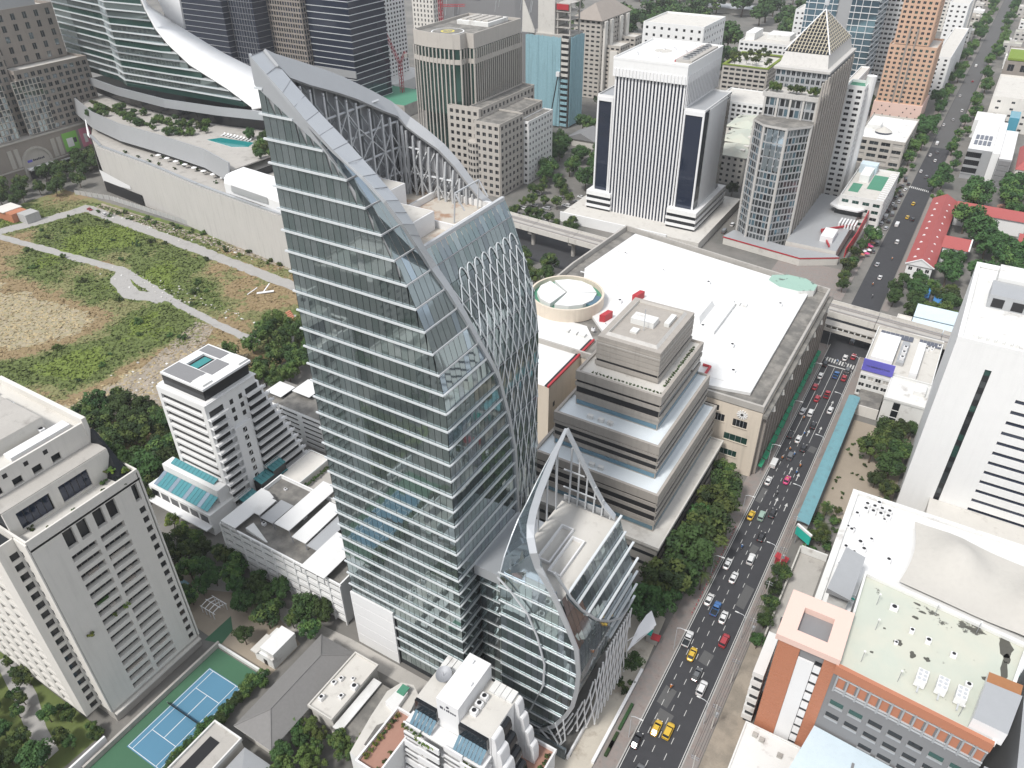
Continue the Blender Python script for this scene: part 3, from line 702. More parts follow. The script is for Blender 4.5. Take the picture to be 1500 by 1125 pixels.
for i, p in enumerate(path):
    t = i / (len(path) - 1); tg_ = (path[min(i + 1, len(path) - 1)] - path[max(i - 1, 0)]).normalized()
    nrm = Vector((0, -.35, 1)) if i < len(RLr) - 3 else (Vector((0, -.8, .6)) if i < len(RLr) else Vector((0, -1, .1)))
    sd = tg_.cross(nrm).normalized(); w = interp(i, [0, 2, 6, 9, 13, 20], [.35, .7, .8, .7, .48, .38]); SA.append(p + sd * w); SB.append(p - sd * w)
m = MB(); m.ribbon(SA, SB, 'silver', .35); m.build('crown_rail', S)
m = MB(); up_ = [(-58, 50.2), (-44.2, 50.2), (-45.4, 52.4), (-47.4, 55.8), (-49, 58.2), (-50.6, 60.6), (-52.2, 58.2), (-54.4, 55), (-56.4, 52.4)]
for (x0, x1) in ((-58, -55), (-54.9, -52), (-51.9, -49), (-48.9, -46), (-45.9, -44.3)):
    for (z0, z1) in ((50.3, 53.4), (53.5, 57), (57.1, 60.6)):
        lf_ = interp(z0, [50, 61], [-58, -50.8]); rt_ = interp(z1, [50.2, 52.4, 55.8, 58.2, 60.6], [-44.2, -45.4, -47.4, -49, -50.5]); rt0 = interp(z0, [50.2, 52.4, 55.8, 58.2, 60.6], [-44.2, -45.4, -47.4, -49, -50.5]); lf1 = interp(z1, [50, 61], [-58, -50.8])
        a0, b0, a1, b1 = max(x0, lf_), min(x1, rt0), max(x0, lf1), min(x1, rt_)
        if b0 > a0 + .1: e = random.uniform(-.02, .02); m.poly([(a0, YS + e, z0), (b0, YS - e, z0)] + ([(b1, YS - e, z1), (a1, YS + e, z1)] if b1 > a1 + .1 else [((a0 + b0) / 2, YS, z1)]), random.choice(['glass_sky', 'glass_tower_c', 'glass_sky']))
m.build('upper_glazing', S, kind='stuff')
m = MB(); m.ribbon([Vector((-58, 89.2, 50.3)), Vector((-55.5, 89.1, 54)), Vector((-53, 89, 57.6)), Vector((-50.8, 89, 60.8))], [Vector(WR[0]), Vector(WR[2]), Vector(WR[3]), Vector(WR[4])], 'glass_sky', .05); m.build('shoulder_glazing', S)
m = MB(); m.tube([Vector(p) for p in WR], .25, 'silver', 6); m.build('ridge_rail', S)
NR = [(-57.9, 116, 69.2), (-55.5, 116, 65), (-53, 116, 60.5), (-50.8, 116, 56.5), (-48.2, 116, 52.5), (-45.4, 115.8, 50.2)]
m = MB(); m.ribbon([Vector(p) + Vector((0, .5, 0)) for p in NR], [Vector(p) + Vector((.5, -1.1, 0)) for p in NR], 'silver', .4); m.build('crown_rail', S)
IN = [(-58, 88.3, 50.5), (-55.1, 88.3, 48.1), (-51.1, 88.3, 43.7), (-48.7, 88.3, 37.8), (-46.9, 88.3, 30), (-47.1, 88.3, 22.7), (-50.1, 88.3, 11.6), (-54.6, 88.3, 1)]
m = MB(); m.tube(IN, .24, 'steel_light', 6); m.build('inner_rail', S)
ER = [(xe_(z) + .35, zr_rail(z), z) for z in (57, 50, 45, 40, 36, 33)] + [(-38.7, 108, 29), (-38.7, 112, 27.5), (-38.9, TN + .2, 27)]
m = MB(); m.tube(ER, .3, 'silver', 6); m.build('east_rail', S)
for i in range(8):                           # frames inside the crown
    p, q = Vector(WR[i]), Vector(RL[i])
    if i > 1: m = MB(); m.bar((p.x + .4, p.y, 49.6), (p.x + .4, p.y, p.z - .2), .3, .3, 'steel_light'); m.bar((p.x + .4, p.y, 49.6), (q.x, q.y, q.z - .4), .22, .22, 'steel_light'); m.build('crown_truss', S)
for i in range(6):
    x = -56 + 2 * i; zt = interp(x, [-58, -45.5], [68, 50.5]); m = MB(); m.bar((x, 115.2, 49.6), (x, 115.6, zt), .32, .32, 'steel_light'); m.build('crown_post', S)
for z, x0, x1 in ((54, -57.5, -49.5), (59, -57.5, -52.5)):
    m = MB(); m.bar((x0, 115.1, z), (x1, 115.1, z), .25, .25, 'steel_light'); m.build('crown_girt', S)
m = MB(); m.box(-57.6, -46, 115.7, 115.95, 49.5, 51, 'grey_panel'); m.build('parapet', S)
for x0, x1, y0, y1 in ((-54, -51, 97, 108), (-50.4, -47.4, 95, 106)):
    m = MB(); ring(m, [(x0, y0), (x1, y0), (x1, y1), (x0, y1)], [(x0 + .3, y0 + .3), (x1 - .3, y0 + .3), (x1 - .3, y1 - .3), (x0 + .3, y1 - .3)], 49.5, 50.4, 'white_clean'); m.build('roof_kerb', S)
# lattice skirt on the south east corner
for k in range(15):
    for s_ in (1, -1):
        y0 = YS + 1 + k * 1.8; pts = []
        for i in range(12):
            z = 27.5 - i * 2.35; y = y0 + s_ * i * .42
            zt = interp(y, [YS, YS + 6, YS + 12, TN], [10, 20, 25.5, 27.5])
            if z < zt and YS + .2 < y < TN: pts.append((xe_(z) + (-38.9 - xe_(z)) * min(1, (y - YS) / 9) + .35, y, max(z, .4)))
        if len(pts) > 2: m = MB(); m.tube(pts, .2, 'white_clean', 5); m.build('lattice_bar', S)
for k in range(5):
    pts = [(-42 - k * 1.9, 88.3, 14 - k * 2.8), (-41.2 - k * .9, 88.2, 7 - k * 1.4), (-43.5 + k * .2, 88.1, 1.0)]
    m = MB(); m.tube(pts, .2, 'steel_light', 5); m.build('lattice_bar', S)
m = MB(); m.box(-57, -40.8, 87.6, 88.2, .1, 4.0, 'glass_grey'); m.build('plinth_glazing', S)
m = MB(); m.box(-40.6, -40.2, 88, 116, .1, 1.5, 'white_clean'); m.build('base_wall', S)
# glazed link between the towers
B = thing('link_building', 'recessed glass atrium with a silver roof linking the two glass towers', 'building', (-63, 105, 0))
m = MB(); m.box(-68.0, -58.3, 96.4, 113, 0, 39.6, 'dark_gap'); m.build('core', B)
m = MB(); m.box(-68.2, -58.2, 94.6, 113.5, 39.6, 42.4, 'silver'); m.build('roof', B)
for k in range(9):
    m = MB()
    for i in range(6):
        e = random.uniform(-.01, .01); x = -67.9 + i * 1.62; m.poly([(x, 96.2 + e, 2 + 4.2 * k), (x + 1.55, 96.2 - e, 2 + 4.2 * k), (x + 1.55, 96.2 - e, 6.05 + 4.2 * k), (x, 96.2 + e, 6.05 + 4.2 * k)], random.choice(['glass_tower_b', 'glass_mid', 'glass_tower']))
    m.build('glass_row', B)
    m = MB(); m.box(-68, -58.3, 95.95, 96.15, 1.85 + 4.2 * k, 1.99 + 4.2 * k, 'fin'); m.build('transom', B)
# ------------------------------------------------------------------ helpers for blocks
def block(root, x0, x1, y0, y1, z0, z1, mt, name='wall', top=None):
    m = MB(); m.box(x0, x1, y0, y1, z0, z1, mt)
    if top: m.m[1] = m.mi(top)
    return m.build(name, root)
def grid4(root, x0, x1, y0, y1, z0, z1, mt, gl, rows, pitch, ow, oh, depth=.3, sides='SEW', limit=300, frame='grey_panel', bars=1, core='dark_gap', roof='concrete_light', par=1.0):
    block(root, x0 + depth, x1 - depth, y0 + depth, y1 - depth, z0, z1 - .45, core, 'core')
    for s in sides:
        F = Face(s, x0 + depth, x1 - depth, y0 + depth, y1 - depth)
        n = max(1, int(round(F.W / pitch)))
        facade(root, F, z0, z1, n, rows, ow, oh, depth, mt, gl, frame, bars, limit=limit if s in 'SE' else 0)
    for s in 'NSEW':
        if s not in sides:
            F = Face(s, x0 + depth, x1 - depth, y0 + depth, y1 - depth); m = MB(); F.fbox(m, -depth, F.W + depth, z0, z1, 0, depth, mt); m.build('wall', root)
    if roof: roof_slab(root, x0 + .02, x1 - .02, y0 + .02, y1 - .02, z1, roof, mt, par)

# ------------------------------------------------------------------ stepped grey office
G = thing('stepped_office', 'grey stone office block stepping up in terraces with black ribbon windows', 'office building', (-63, 175, 0))
TI = [(-44.5, -89, 148, 201, 0, 12), (-47.8, -86, 152.6, 200, 12, 25), (-51.2, -83, 159, 199, 25, 36), (-54.6, -80, 166, 198.5, 36, 47), (-58.2, -77, 172, 198, 47, 57)]
for k, (xe, xw, ys, yn, z0, z1) in enumerate(TI):
    block(G, xw, xe, ys, yn, z0, z1 - .02, 'grey_stone' if k != 0 else 'concrete', 'tier')
    if k == 0:
        roof_slab(G, xw - 1.5, xe + .8, ys - 1.2, yn, z1, 'concrete_light', 'concrete_light', .7, .5, 'podium_roof')
        for F in (Face('S', xw, xe, ys, yn), Face('E', xw, xe, ys, yn)):
            for z in (3.2, 7.2): m = MB(); F.fbox(m, .5, F.W - .5, z, z + 1.1, 0, .12, 'dark_gap'); m.build('ribbon_window', G)
        continue
    nb = {1: 3, 2: 3, 3: 2, 4: 1}[k]; fh = (z1 - z0 - (1.4 if k < 4 else 6.5)) / (nb + (.75 if k < 4 else 0))
    for si in 'SEW':
        F = Face(si, xw, xe, ys, yn)
        for b in range(nb):
            zz = z0 + .75 + b * fh + (fh * .75 if k < 4 else 0)
            m = MB(); F.fbox(m, .15, F.W - .15, zz + fh * .36, zz + fh * .88, -.02, .06, 'black' if si == 'S' else 'glass_dark'); m.build('ribbon_window', G)
            m = MB(); F.fbox(m, -.3, F.W + .3, zz - fh * .02, zz + fh * .34, .0, .32, 'grey_stone'); m.build('spandrel', G)
        if k < 4:
            m = MB(); F.fbox(m, .3, F.W - .3, z0 + .5, z0 + 1.9, 0, .08, 'glass_blue'); m.build('clerestory', G)
    # sloped parapet collar
    t = 2.4 if k < 4 else 2.0
    o1 = [(xw - .3, ys - .3), (xe + .3, ys - .3), (xe + .3, yn + .1), (xw - .3, yn + .1)]
    if k < 4:
        m = MB(); ring(m, o1, [(xw + .5, ys + .5), (xe - .5, ys + .5), (xe - .5, yn - .3), (xw + .5, yn - .3)], z1 - 2.1, z1 + .75, 'grey_stone'); m.build('parapet', G)
        m = MB(); m.box(xw + .5, xe - .5, ys + .5, yn - .3, z1 - .02, z1 + .06, 'blue_ledge' if k < 3 else 'concrete_light'); m.build('terrace', G)
    else:
        for zz in (2.7, 4.3, 5.9, 7.4):
            m = MB(); ring(m, [(xw - .14, ys - .14), (xe + .14, ys - .14), (xe + .14, yn + .1), (xw - .14, yn + .1)], [(xw + .1, ys + .1), (xe - .1, ys + .1), (xe - .1, yn - .1), (xw + .1, yn - .1)], z0 + zz, z0 + zz + 1.3, 'grey_stone'); m.build('stone_course', G)
        m = MB(); n = 4; ins = 2.3
        vs = [(xw - .2, ys - .2, z1 - 2), (xe + .2, ys - .2, z1 - 2), (xe + .2, yn, z1 - 2), (xw - .2, yn, z1 - 2), (xw + ins, ys + ins, z1 + .8), (xe - ins, ys + ins, z1 + .8), (xe - ins, yn - ins, z1 + .8), (xw + ins, yn - ins, z1 + .8)]
        m.add(vs, [(i, (i + 1) % 4, 4 + (i + 1) % 4, 4 + i) for i in range(4)], 'pale_stone')
        vi = [(xw + ins, ys + ins, z1 + .8), (xe - ins, ys + ins, z1 + .8), (xe - ins, yn - ins, z1 + .8), (xw + ins, yn - ins, z1 + .8), (xw + ins + .1, ys + ins + .1, z1 - .6), (xe - ins - .1, ys + ins + .1, z1 - .6), (xe - ins - .1, yn - ins - .1, z1 - .6), (xw + ins + .1, yn - ins - .1, z1 - .6)]
        m.add(vi, [((i + 1) % 4, i, 4 + i, 4 + (i + 1) % 4) for i in range(4)] + [(4, 5, 6, 7)], 'concrete_light'); m.build('sloped_parapet', G)
for x0, x1, y0, y1, h in ((-72, -65, 183, 187, 2.4), (-70, -68, 178, 180.5, 1.2), (-63, -61.5, 186, 192, 1.8)):
    block(G, x0, x1, y0, y1, 56.4, 56.4 + h, 'white_dirty', 'plant_room')
m = MB(); m.tube([(-67, 181, 56.4), (-67, 181, 64)], .12, 'steel_light'); m.bar((-68, 181, 60), (-66, 181, 60), .1, .1, 'steel_light'); m.build('antenna', G)
for k in range(18):                     # shrubs in the planter are their own things
    pass
for zt, yS, xw_, xe_2 in ((36.1, 162.5, -74, -63), (25.1, 155.8, -73, -62)):
    for dx in (0, 3.4, 6.2): block(G, xw_ + dx, xw_ + dx + 1.6, yS - 1.2, yS - .1, zt, zt + 1.1, 'white_dirty', 'condenser_unit')

# ------------------------------------------------------------------ shopping centre with the big white roof
mall = thing('shopping_centre', 'broad shopping centre with a huge blank white roof and tan end wall', 'shopping centre', (-80, 255, 0))
MP = [(-33.4, 203), (-33.9, 293), (-127.5, 309), (-131, 250), (-131, 214), (-98, 181), (-97, 214), (-60, 203)]
MP = [(-34, 203), (-34.2, 292), (-127.5, 308.5), (-131, 262), (-131, 203)]
m = MB(); m.prism(MP, 0, 26.0, 'tan', 'concrete_dark'); m.build('wall', mall)
m = MB(); I = lambda p, t: ((p[0] + (-82 - p[0]) * t), (p[1] + (255 - p[1]) * t))
ring(m, MP, [I(p, .016) for p in MP], 25.8, 28.2, 'concrete'); m.build('parapet', mall)
m = MB(); m.poly([(-40.2, 210, 27.2), (-41, 285, 27.2), (-57, 293, 27.2), (-121, 304, 27.2), (-125, 262, 27.2), (-113, 236, 27.2), (-92, 216, 27.2), (-92, 206, 27.2), (-60, 206, 27.2)], 'white_roof')
vs = m.v[:]; m.add([(x, y, 26.1) for x, y, z in vs] + vs, [(i, (i + 1) % 9, 9 + (i + 1) % 9, 9 + i) for i in range(9)], 'white_roof'); rf = m.build('white_roof', mall)
m = MB(); m.box(-92, -62, 238, 262, 27.25, 28.6, 'white_roof'); sub('raised_roof', m, rf)
m = MB(); m.hexa([(-80, 240, 28.6), (-68, 240, 28.6), (-68, 256, 28.6), (-80, 256, 28.6), (-79, 241, 31), (-69, 241, 31), (-69, 255, 31), (-79, 255, 31)], 'white_roof'); sub('roof_lantern', m, rf)
m = MB()
m.box(-125, -41, 258.0, 258.5, 27.22, 27.5, 'white_clean'); sub('roof_seam', m, rf)
for k in range(3): m = MB(); m.box(-60 - k * 2.5, -58.2 - k * 2.5, 262.5, 265, 27.2, 27.9, 'white_dirty'); sub('skylight', m, rf)
# corner terrace painted mint green, red pipes
m = MB(); oc = [(-48 + 9.5 * math.cos(a), 289 + 6.5 * math.sin(a)) for a in [math.pi / 8 + math.pi / 4 * i for i in range(8)]]
m.prism(oc, 26.0, 28.6, 'white_dirty', 'mint_roof'); m.build('corner_terrace', mall)
m = MB(); m.tube([(-88, 207, 27.8), (-88, 213, 27.8), (-86, 213, 27.8)], .5, 'red'); m.build('red_pipe', mall)
m = MB(); m.tube([(-56, 210, 27.8), (-56, 217, 27.8), (-58.5, 217, 27.8)], .5, 'red'); m.build('red_pipe', mall)
for (x, y) in ((-101, 226), (-97, 246)): m = MB(); m.hexa([(x, y, 27.2), (x + 2, y + .5, 27.2), (x + 3, y + 5, 27.2), (x + 1, y + 5, 27.2), (x, y, 30), (x + 2, y + .5, 30), (x + 3, y + 5, 30), (x + 1, y + 5, 30)], 'red'); m.build('red_duct', mall)
# windows of the tan south wall and the dark rib fins of the east wall
F = Face('S', -131, -34, 203, 292)
for u, w, z, h in ((86, 5.5, 6.0, 2.2), (74, 5, 9.5, 2.2), (86.5, 7.5, 12.2, 2.4), (76, 4.5, 12.6, 2.4), (88.5, 4.5, 18.2, 2.6), (81.5, 4.2, 18.4, 2.6), (78, 5.5, 22, 2)):
    m = MB(); F.fbox(m, u, u + w, z, z + h, -.0, .05, 'glass_green' if z < 16 else 'glass_dark'); o = m.build('window', mall)
    m = MB(); F.fbox(m, u - .2, u + w + .2, z - .25, z, 0, .35, 'tan'); sub('sill', m, o)
    for q in range(1, 4): m = MB(); F.fbox(m, u + w * q / 4 - .06, u + w * q / 4 + .06, z, z + h, .05, .12, 'grey_panel'); sub('mullion', m, o)
em = MB()
for k in range(6): a = k * math.pi / 6; em.bar(F.p(91 - 1.7 * math.cos(a), 23.2 - 1.7 * math.sin(a), .2), F.p(91 + 1.7 * math.cos(a), 23.2 + 1.7 * math.sin(a), .2), .35, .3, 'white', up=(0, 1, 0))
em.build('star_emblem', mall)
F = Face('E', -131, -34, 203, 292)
m = MB(); F.fbox(m, .3, 88.5, 0.5, 23.5, 0, .12, 'stone_brown'); m.build('east_cladding', mall)
for k in range(17):
    m = MB(); F.fbox(m, 2 + k * 5.2, 3.2 + k * 5.2, .3, 24, .12, 1.2, 'stone_brown'); m.build('rib', mall)
    if k % 2: m = MB(); c = F.p(2.6 + k * 5.2, 0, 1.4); m.cyl((c.x, c.y), .9, 22.6, 24.2, 'concrete_light', 12, .5); m.build('finial', mall)
m = MB(); F.fbox(m, 0, 89, 24.0, 25.0, .02, 1.6, 'concrete_dark'); m.build('cornice', mall)
# lower tan annex with its own white roof and the round drum
an = thing('shopping_annex', 'tan annex wing with white roof and red edge behind the curved glass tower', 'building', (-112, 205, 0))
AP = [(-97, 181), (-97, 214), (-104, 222), (-131, 222), (-131, 181)]
m = MB(); m.prism(AP, 0, 26.5, 'tan', 'white_roof'); m.build('wall', an)
m = MB(); m.box(-97.6, -96.9, 180.8, 214, 26.5, 27.3, 'red'); m.build('red_edge', an)
m = MB(); m.box(-98.6, -97.7, 181, 214, 26.5, 26.9, 'black'); m.build('gutter', an)
for k in range(3): m = MB(); m.box(-110 + k * 3.2, -107.4 + k * 3.2, 214, 216, 26.5, 27.4, 'white_dirty'); m.build('roof_hatch', an)
m = MB(); F = Face('E', -131, -97, 181, 214); F.fbox(m, 3, 4.2, 17, 18.8, 0, .06, 'black'); m.build('window', an)
dr = thing('round_drum', 'round rooftop drum with white faceted lid and green ring on the white roof', 'rooftop structure', (-118, 233, 26))
m = MB(); n = 40; R = 14
ring(m, [(-118 + R * math.cos(6.2832 * i / n), 233 + R * math.sin(6.2832 * i / n)) for i in range(n)], [(-118 + (R - .8) * math.cos(6.2832 * i / n), 233 + (R - .8) * math.sin(6.2832 * i / n)) for i in range(n)], 26.3, 31.5, 'tan'); m.build('drum_wall', dr)
m = MB(); m.cyl((-118, 233), R - .85, 26.4, 29.5, 'green_paint', 40); m.build('green_ring', dr)
for k in range(3):
    a0 = k * 2.094 + .5; cx_, cy_ = -118 + .5 * math.cos(a0 + 1.05), 233 + .5 * math.sin(a0 + 1.05)
    P_ = [(cx_, cy_)] + [(cx_ + 10.8 * math.cos(a0 + .04 + t), cy_ + 10.8 * math.sin(a0 + .04 + t)) for t in (0, .5, 1.0, 1.5, 2.0)]
    m = MB(); m.prism(P_, 29.6, 31.2 + .3 * k, 'white_roof'); m.build('lid_segment', dr)
m = MB(); m.prism([(-118 + r * math.cos(a), 233 + r * math.sin(a)) for r, a in ((9.5, .35), (13.2, .25), (13.2, -.05), (13.2, -.35), (9.5, -.45))], 29.6, 31.4, 'glass_blue'); m.build('blue_panel', dr)

# ------------------------------------------------------------------ tall white hotel slab on the right
h = thing('white_hotel_slab', 'tall plain white hotel slab with a vertical window slit and long black slots', 'hotel', (34, 237, 0))
HX0, HX1, HY0, HY1, HZ = 9, 66, 212, 263, 61
block(h, HX0 + .6, HX1, HY0 + .6, HY1, 0, HZ - .5, 'dark_gap', 'core')
F = Face('S', HX0 + .6, HX1, HY0 + .6, HY1)
xe = [-.6, 8.2, 9.8, 17.5, F.W]; ze = [0] + sum([[4.0 + 3.55 * k, 5.35 + 3.55 * k] for k in range(13)], []) + [54, HZ]
ze2 = [0, 2.0, 54.5, HZ]
m = MB(); grid_wall(m, F, [-.6, 8.2, 9.8], ze2, lambda i, j: i == 1 and j == 1, .6, 'white'); m.build('wall', h)
m = MB(); grid_wall(m, F, [9.8, 17.5, F.W], ze, lambda i, j: i == 1 and j % 2 == 1 and j < 26, .6, 'white'); m.build('wall', h)
for k in range(26):
    z = 2.05 + k * 2.02; link('window', pane_mesh(1.5, 1.9, random.choice(['glass_dark', 'glass_mid', 'glass_green', 'glass_dark']), 'black', 0), h, F.p(8.25, z, .04), (0, 0, 0))
for k in range(13):
    m = MB(); F.fbox(m, 17.6, F.W, 4.05 + 3.55 * k, 5.3 + 3.55 * k, .02, .05, 'glass_navy'); m.build('ribbon_window', h)
F = Face('W', HX0 + .6, HX1, HY0 + .6, HY1); m = MB(); F.fbox(m, 0, F.W + .58, 0, HZ, 0, .6, 'white'); m.build('side_wall', h)
F = Face('E', HX0 + .6, HX1, HY0 + .6, HY1); m = MB(); F.fbox(m, 0, F.W, 0, HZ, 0, .6, 'white'); m.build('side_wall', h)
F = Face('N', HX0 + .6, HX1, HY0 + .6, HY1); m = MB(); F.fbox(m, -.6, F.W + .6, 0, HZ, 0, .6, 'white'); m.build('rear_wall', h)
m = MB(); m.box(HX0 + 1.2, HX1 - .4, HY0 + 1.2, HY1 - .4, HZ - .45, HZ - .1, 'white_dirty'); m.build('roof', h)
m = MB(); ring(m, [(HX0, HY0), (HX1, HY0), (HX1, HY1 + .6), (HX0, HY1 + .6)], [(HX0 + 1.1, HY0 + .6), (HX1 - .5, HY0 + .6), (HX1 - .5, HY1 - .4), (HX0 + 1.1, HY1 - .4)], HZ + .02, HZ + 1.2, 'white'); m.build('parapet', h)
block(h, 15, 60, 246, 256, HZ - .1, HZ + 5, 'white_dirty', 'plant_room'); block(h, 14, 40, 236, 245.9, HZ - .1, HZ + 4, 'grey_panel', 'plant_room')
for k in range(5): m = MB(); m.box(15 + k * 5, 18 + k * 5, 235.94, 236.0, HZ + .3, HZ + 3, 'black'); m.build('louvre_door', h)
for k in range(6): block(h, 12.5 + k * 1.9, 13.9 + k * 1.9, 215.5, 216.6, HZ - .1, HZ + .9, 'white_dirty', 'vent')
block(h, 17, 44, 204, 211.9, 0, 8, 'concrete_light', 'link_block'); block(h, 27, 60, 196, 203.9, 0, 6, 'black', 'loading_shed')
# ------------------------------------------------------------------ white podium with canvas sails
pd = thing('white_podium', 'white flat roof block with canvas sail roof and rows of air units', 'building', (20, 165, 0))
PX0, PX1, PY0, PY1, PZ = -3.2, 62, 142.5, 188, 20
block(pd, PX0 + .5, PX1, PY0, PY1, 0, PZ - .1, 'white', 'wall', 'white_roof')
F = Face('W', PX0 + .5, PX1, PY0, PY1)
facade(pd, F, 1, 19, 9, 5, 3.0, 1.2, .45, 'white', ['glass_dark', 'glass_mid'], 'white', 2, name='west_wall')
m = MB(); ring(m, [(PX0, PY0), (PX1, PY0), (PX1, PY1 + .3), (PX0, PY1 + .3)], [(PX0 + 1.6, PY0 + .5), (PX1 - .5, PY0 + .5), (PX1 - .5, PY1 - .8), (PX0 + 1.6, PY1 - .8)], PZ + .0, PZ + .8, 'white_dirty'); m.build('parapet', pd)
m = MB(); m.poly([(PX0 + .5, PY0, PZ - .08), (PX1, PY0, PZ - .08), (PX1, PY1, PZ - .08), (PX0 + .5, PY1, PZ - .08)], 'white_roof'); m.build('roof', pd)
ca = MB(); nu, nv = 16, 10
def sail(u, v):
    x = 15 + u * 45; y = 159 + v * 24 - .12 * (x - 15) ; pk = 0
    for cu, cv in ((.22, .62), (.62, .4), (.95, .6)): pk = max(pk, 5.0 * math.exp(-(((u - cu) / .13) ** 2 + ((v - cv) / .3) ** 2)))
    return (x + 1.6 * math.sin(v * 3.1) - 1.6, y, PZ + 1.0 + pk)
for i in range(nu + 1):
    for j in range(nv + 1): ca.v.append(sail(i / nu, j / nv))
k_ = ca.mi('canvas')
for i in range(nu):
    for j in range(nv): ca.f.append((i * (nv + 1) + j, (i + 1) * (nv + 1) + j, (i + 1) * (nv + 1) + j + 1, i * (nv + 1) + j + 1)); ca.m.append(k_)
ca.build('canvas_sail', pd, smooth=True)
ACm = MB(); ACm.box(0, 1.5, 0, 1.2, 0, 1.3, 'white_clean'); ACm.cyl((.75, .6), .48, 1.3, 1.42, 'grey_panel', 12, top='black'); acme = ACm.mesh('air_unit')
def air(x, y, z, lab, grp='air units on the white podium roof', s=1.0, rz=0.0):
    o = link('air_unit', acme, None, (x, y, z), (0, 0, rz), scale=(s, s, s)); tag(o, lab, 'air unit', grp); return o
for i in range(4):
    for j in range(2): air(.6 + i * 1.9, 183 - j * 2.2, PZ - .06, 'white fan unit in the block at the podium roof corner')
for i in range(5): air(-1.0, 178 - i * 7, PZ - .06, 'white fan unit along the podium parapet above the avenue', s=.9)
fm = MB(); fm.box(0, 2.8, 0, 2.8, 0, 1.2, 'white_clean'); fm.cyl((1.4, 1.4), 1.25, 1.2, 1.9, 'white_clean', 16, top='black'); fm.box(1.3, 1.5, .3, 2.5, 1.86, 1.95, 'white_clean'); fme = fm.mesh('cooling_fan')
for x in (6, 9.5, 20, 23.5, 33, 36.5, 47, 50.5): tag(link('cooling_fan', fme, None, (x, 152.5 - .12 * (x - 6), PZ - .06)), 'white cooling tower with black fan mouth between canvas sail and green roof', 'cooling tower', 'cooling fans beside the green roof')
m = MB()
for k in range(3): m.tube([(4, 147 + k * 1.2, PZ + .6), (60, 141.4 + k * 1.2, PZ + .6)], .22, 'teal' if k == 1 else 'white_clean', 6)
m.build('roof_pipes', pd, kind='stuff')
ls = thing('roof_shed', 'long grey metal lean-to roof on the white podium beside the pink frame', 'shed', (2, 146, PZ))
m = MB(); m.hexa([(-1.2, 140.5, 27), (4.2, 140.5, 27), (4.6, 156, 27), (-.2, 156, 27), (-1.2, 140.5, 28.6), (4.2, 140.5, 27.5), (4.6, 156, 27.5), (-.2, 156, 28.6)], 'grey_panel'); m.build('roof', ls)
m = MB(); m.box(-.4, 3.9, 142.9, 155.6, PZ - .06, 27, 'white_dirty'); m.build('wall', ls)

# ------------------------------------------------------------------ orange fronted block with the pale green roof
ob = thing('orange_block', 'block with pale green stained roof, orange plank front and pink roof frame', 'building', (14, 128, 0))
GX = [(-7, 114), (33, 110.5), (37, 138.5), (5.2, 141.5), (-7, 126.5)]
GZ = 36.0
m = MB(); m.prism([(5, 114), (33, 111.5), (37, 138), (5, 141.5)], 0, GZ - .1, 'grey_roof', 'green_roof'); m.build('wall', ob)
m = MB(); m.prism([(-6.4, 114.4), (4.98, 114.1), (4.98, 126), (-6.4, 126)], 0, 37, 'grey_roof'); m.build('stair_tower', ob)
fr = [(-7.2, 113.4), (5.4, 113.4), (5.4, 126.6), (-7.2, 126.6)]
m = MB(); ring(m, fr, [(-3.8, 116.4), (2.2, 116.4), (2.2, 123), (-3.8, 123)], 37.0, 38.6, 'pink'); m.build('roof_frame', ob)
F = Face('S', -6.4, 4.98, 114.1, 126)
pk = MB(); pk.box(0, 1, -.16, 0, 0, .36, 'orange_clad'); 
def planks(root, F, u0, u1, z0, z1, h, d=.2):
    me = {}
    z = z0; L_ = round(u1 - u0, 2)
    q = MB(); q.box(0, L_, -d, 0, 0, h - .06, 'orange_clad'); mm = q.mesh('plank')
    while z < z1 - h * .5: link('plank', mm, root, F.p(u0, z, .02 + random.uniform(0, .05)), F.rot()); z += h
planks(ob, F, 0, 4.3, .2, 36.8, .55); planks(ob, F, 9.0, 11.4, .2, 36.8, .55)
m = MB(); F.fbox(m, 4.35, 7.5, .2, 34, .0, .4, 'white_clean'); m.build('white_pier', ob)
for k in range(11):
    m = MB(); F.fbox(m, 7.6, 8.95, 1.2 + k * 3.05, 3.0 + k * 3.05, 0, .5, 'white_clean'); m.build('balcony_front', ob)
    m = MB(); F.fbox(m, 7.6, 8.95, 3.05 + k * 3.05, 4.2 + k * 3.05, 0, .1, 'glass_dark'); m.build('window', ob)
Fw = Face('W', -6.4, 4.98, 114.1, 126)
m = MB(); Fw.fbox(m, 0, Fw.W, .2, 36.8, 0, .12, 'orange_clad'); m.build('west_cladding', ob)
F = Face.free((5, 114), (33, 111.5))
m = MB(); F.fbox(m, 0, F.W, 34.6, 37, 0, .9, 'orange_clad'); m.build('orange_fascia', ob)
for k in range(13):
    u = .8 + k * 2.1
    m = MB(); F.fbox(m, u + .35, u + 1.75, 30.2, 34.2, 0, .12, 'orange_clad'); m.build('orange_panel', ob)
    m = MB(); F.fbox(m, u, u + .35, 29, 34.6, .02, .55, 'grey_panel'); m.build('pier', ob)
    for z in (29.2, 30.0, 33.4): m = MB(); F.fbox(m, u + .35, u + 2.1, z, z + .3, .14, .4, 'steel_light'); m.build('louvre_blade', ob)
for r in range(5):
    for k in range(7):
        if r > 1 and k < 2: continue
        u = 1.2 + k * 3.8; z = 24.5 - r * 4.2
        m = MB(); F.fbox(m, u, u + 2.6, z, z + 1.3, 0, .05, random.choice(['glass_dark', 'glass_green', 'glass_dark'])); o = m.build('window', ob); m = MB(); F.fbox(m, u - .1, u + 2.7, z - .5, z, 0, .35, 'grey_panel'); sub('sill', m, o)
ring_o = [(5.5, 114.2), (32.6, 111.8), (36.6, 137.6), (5.5, 141)]
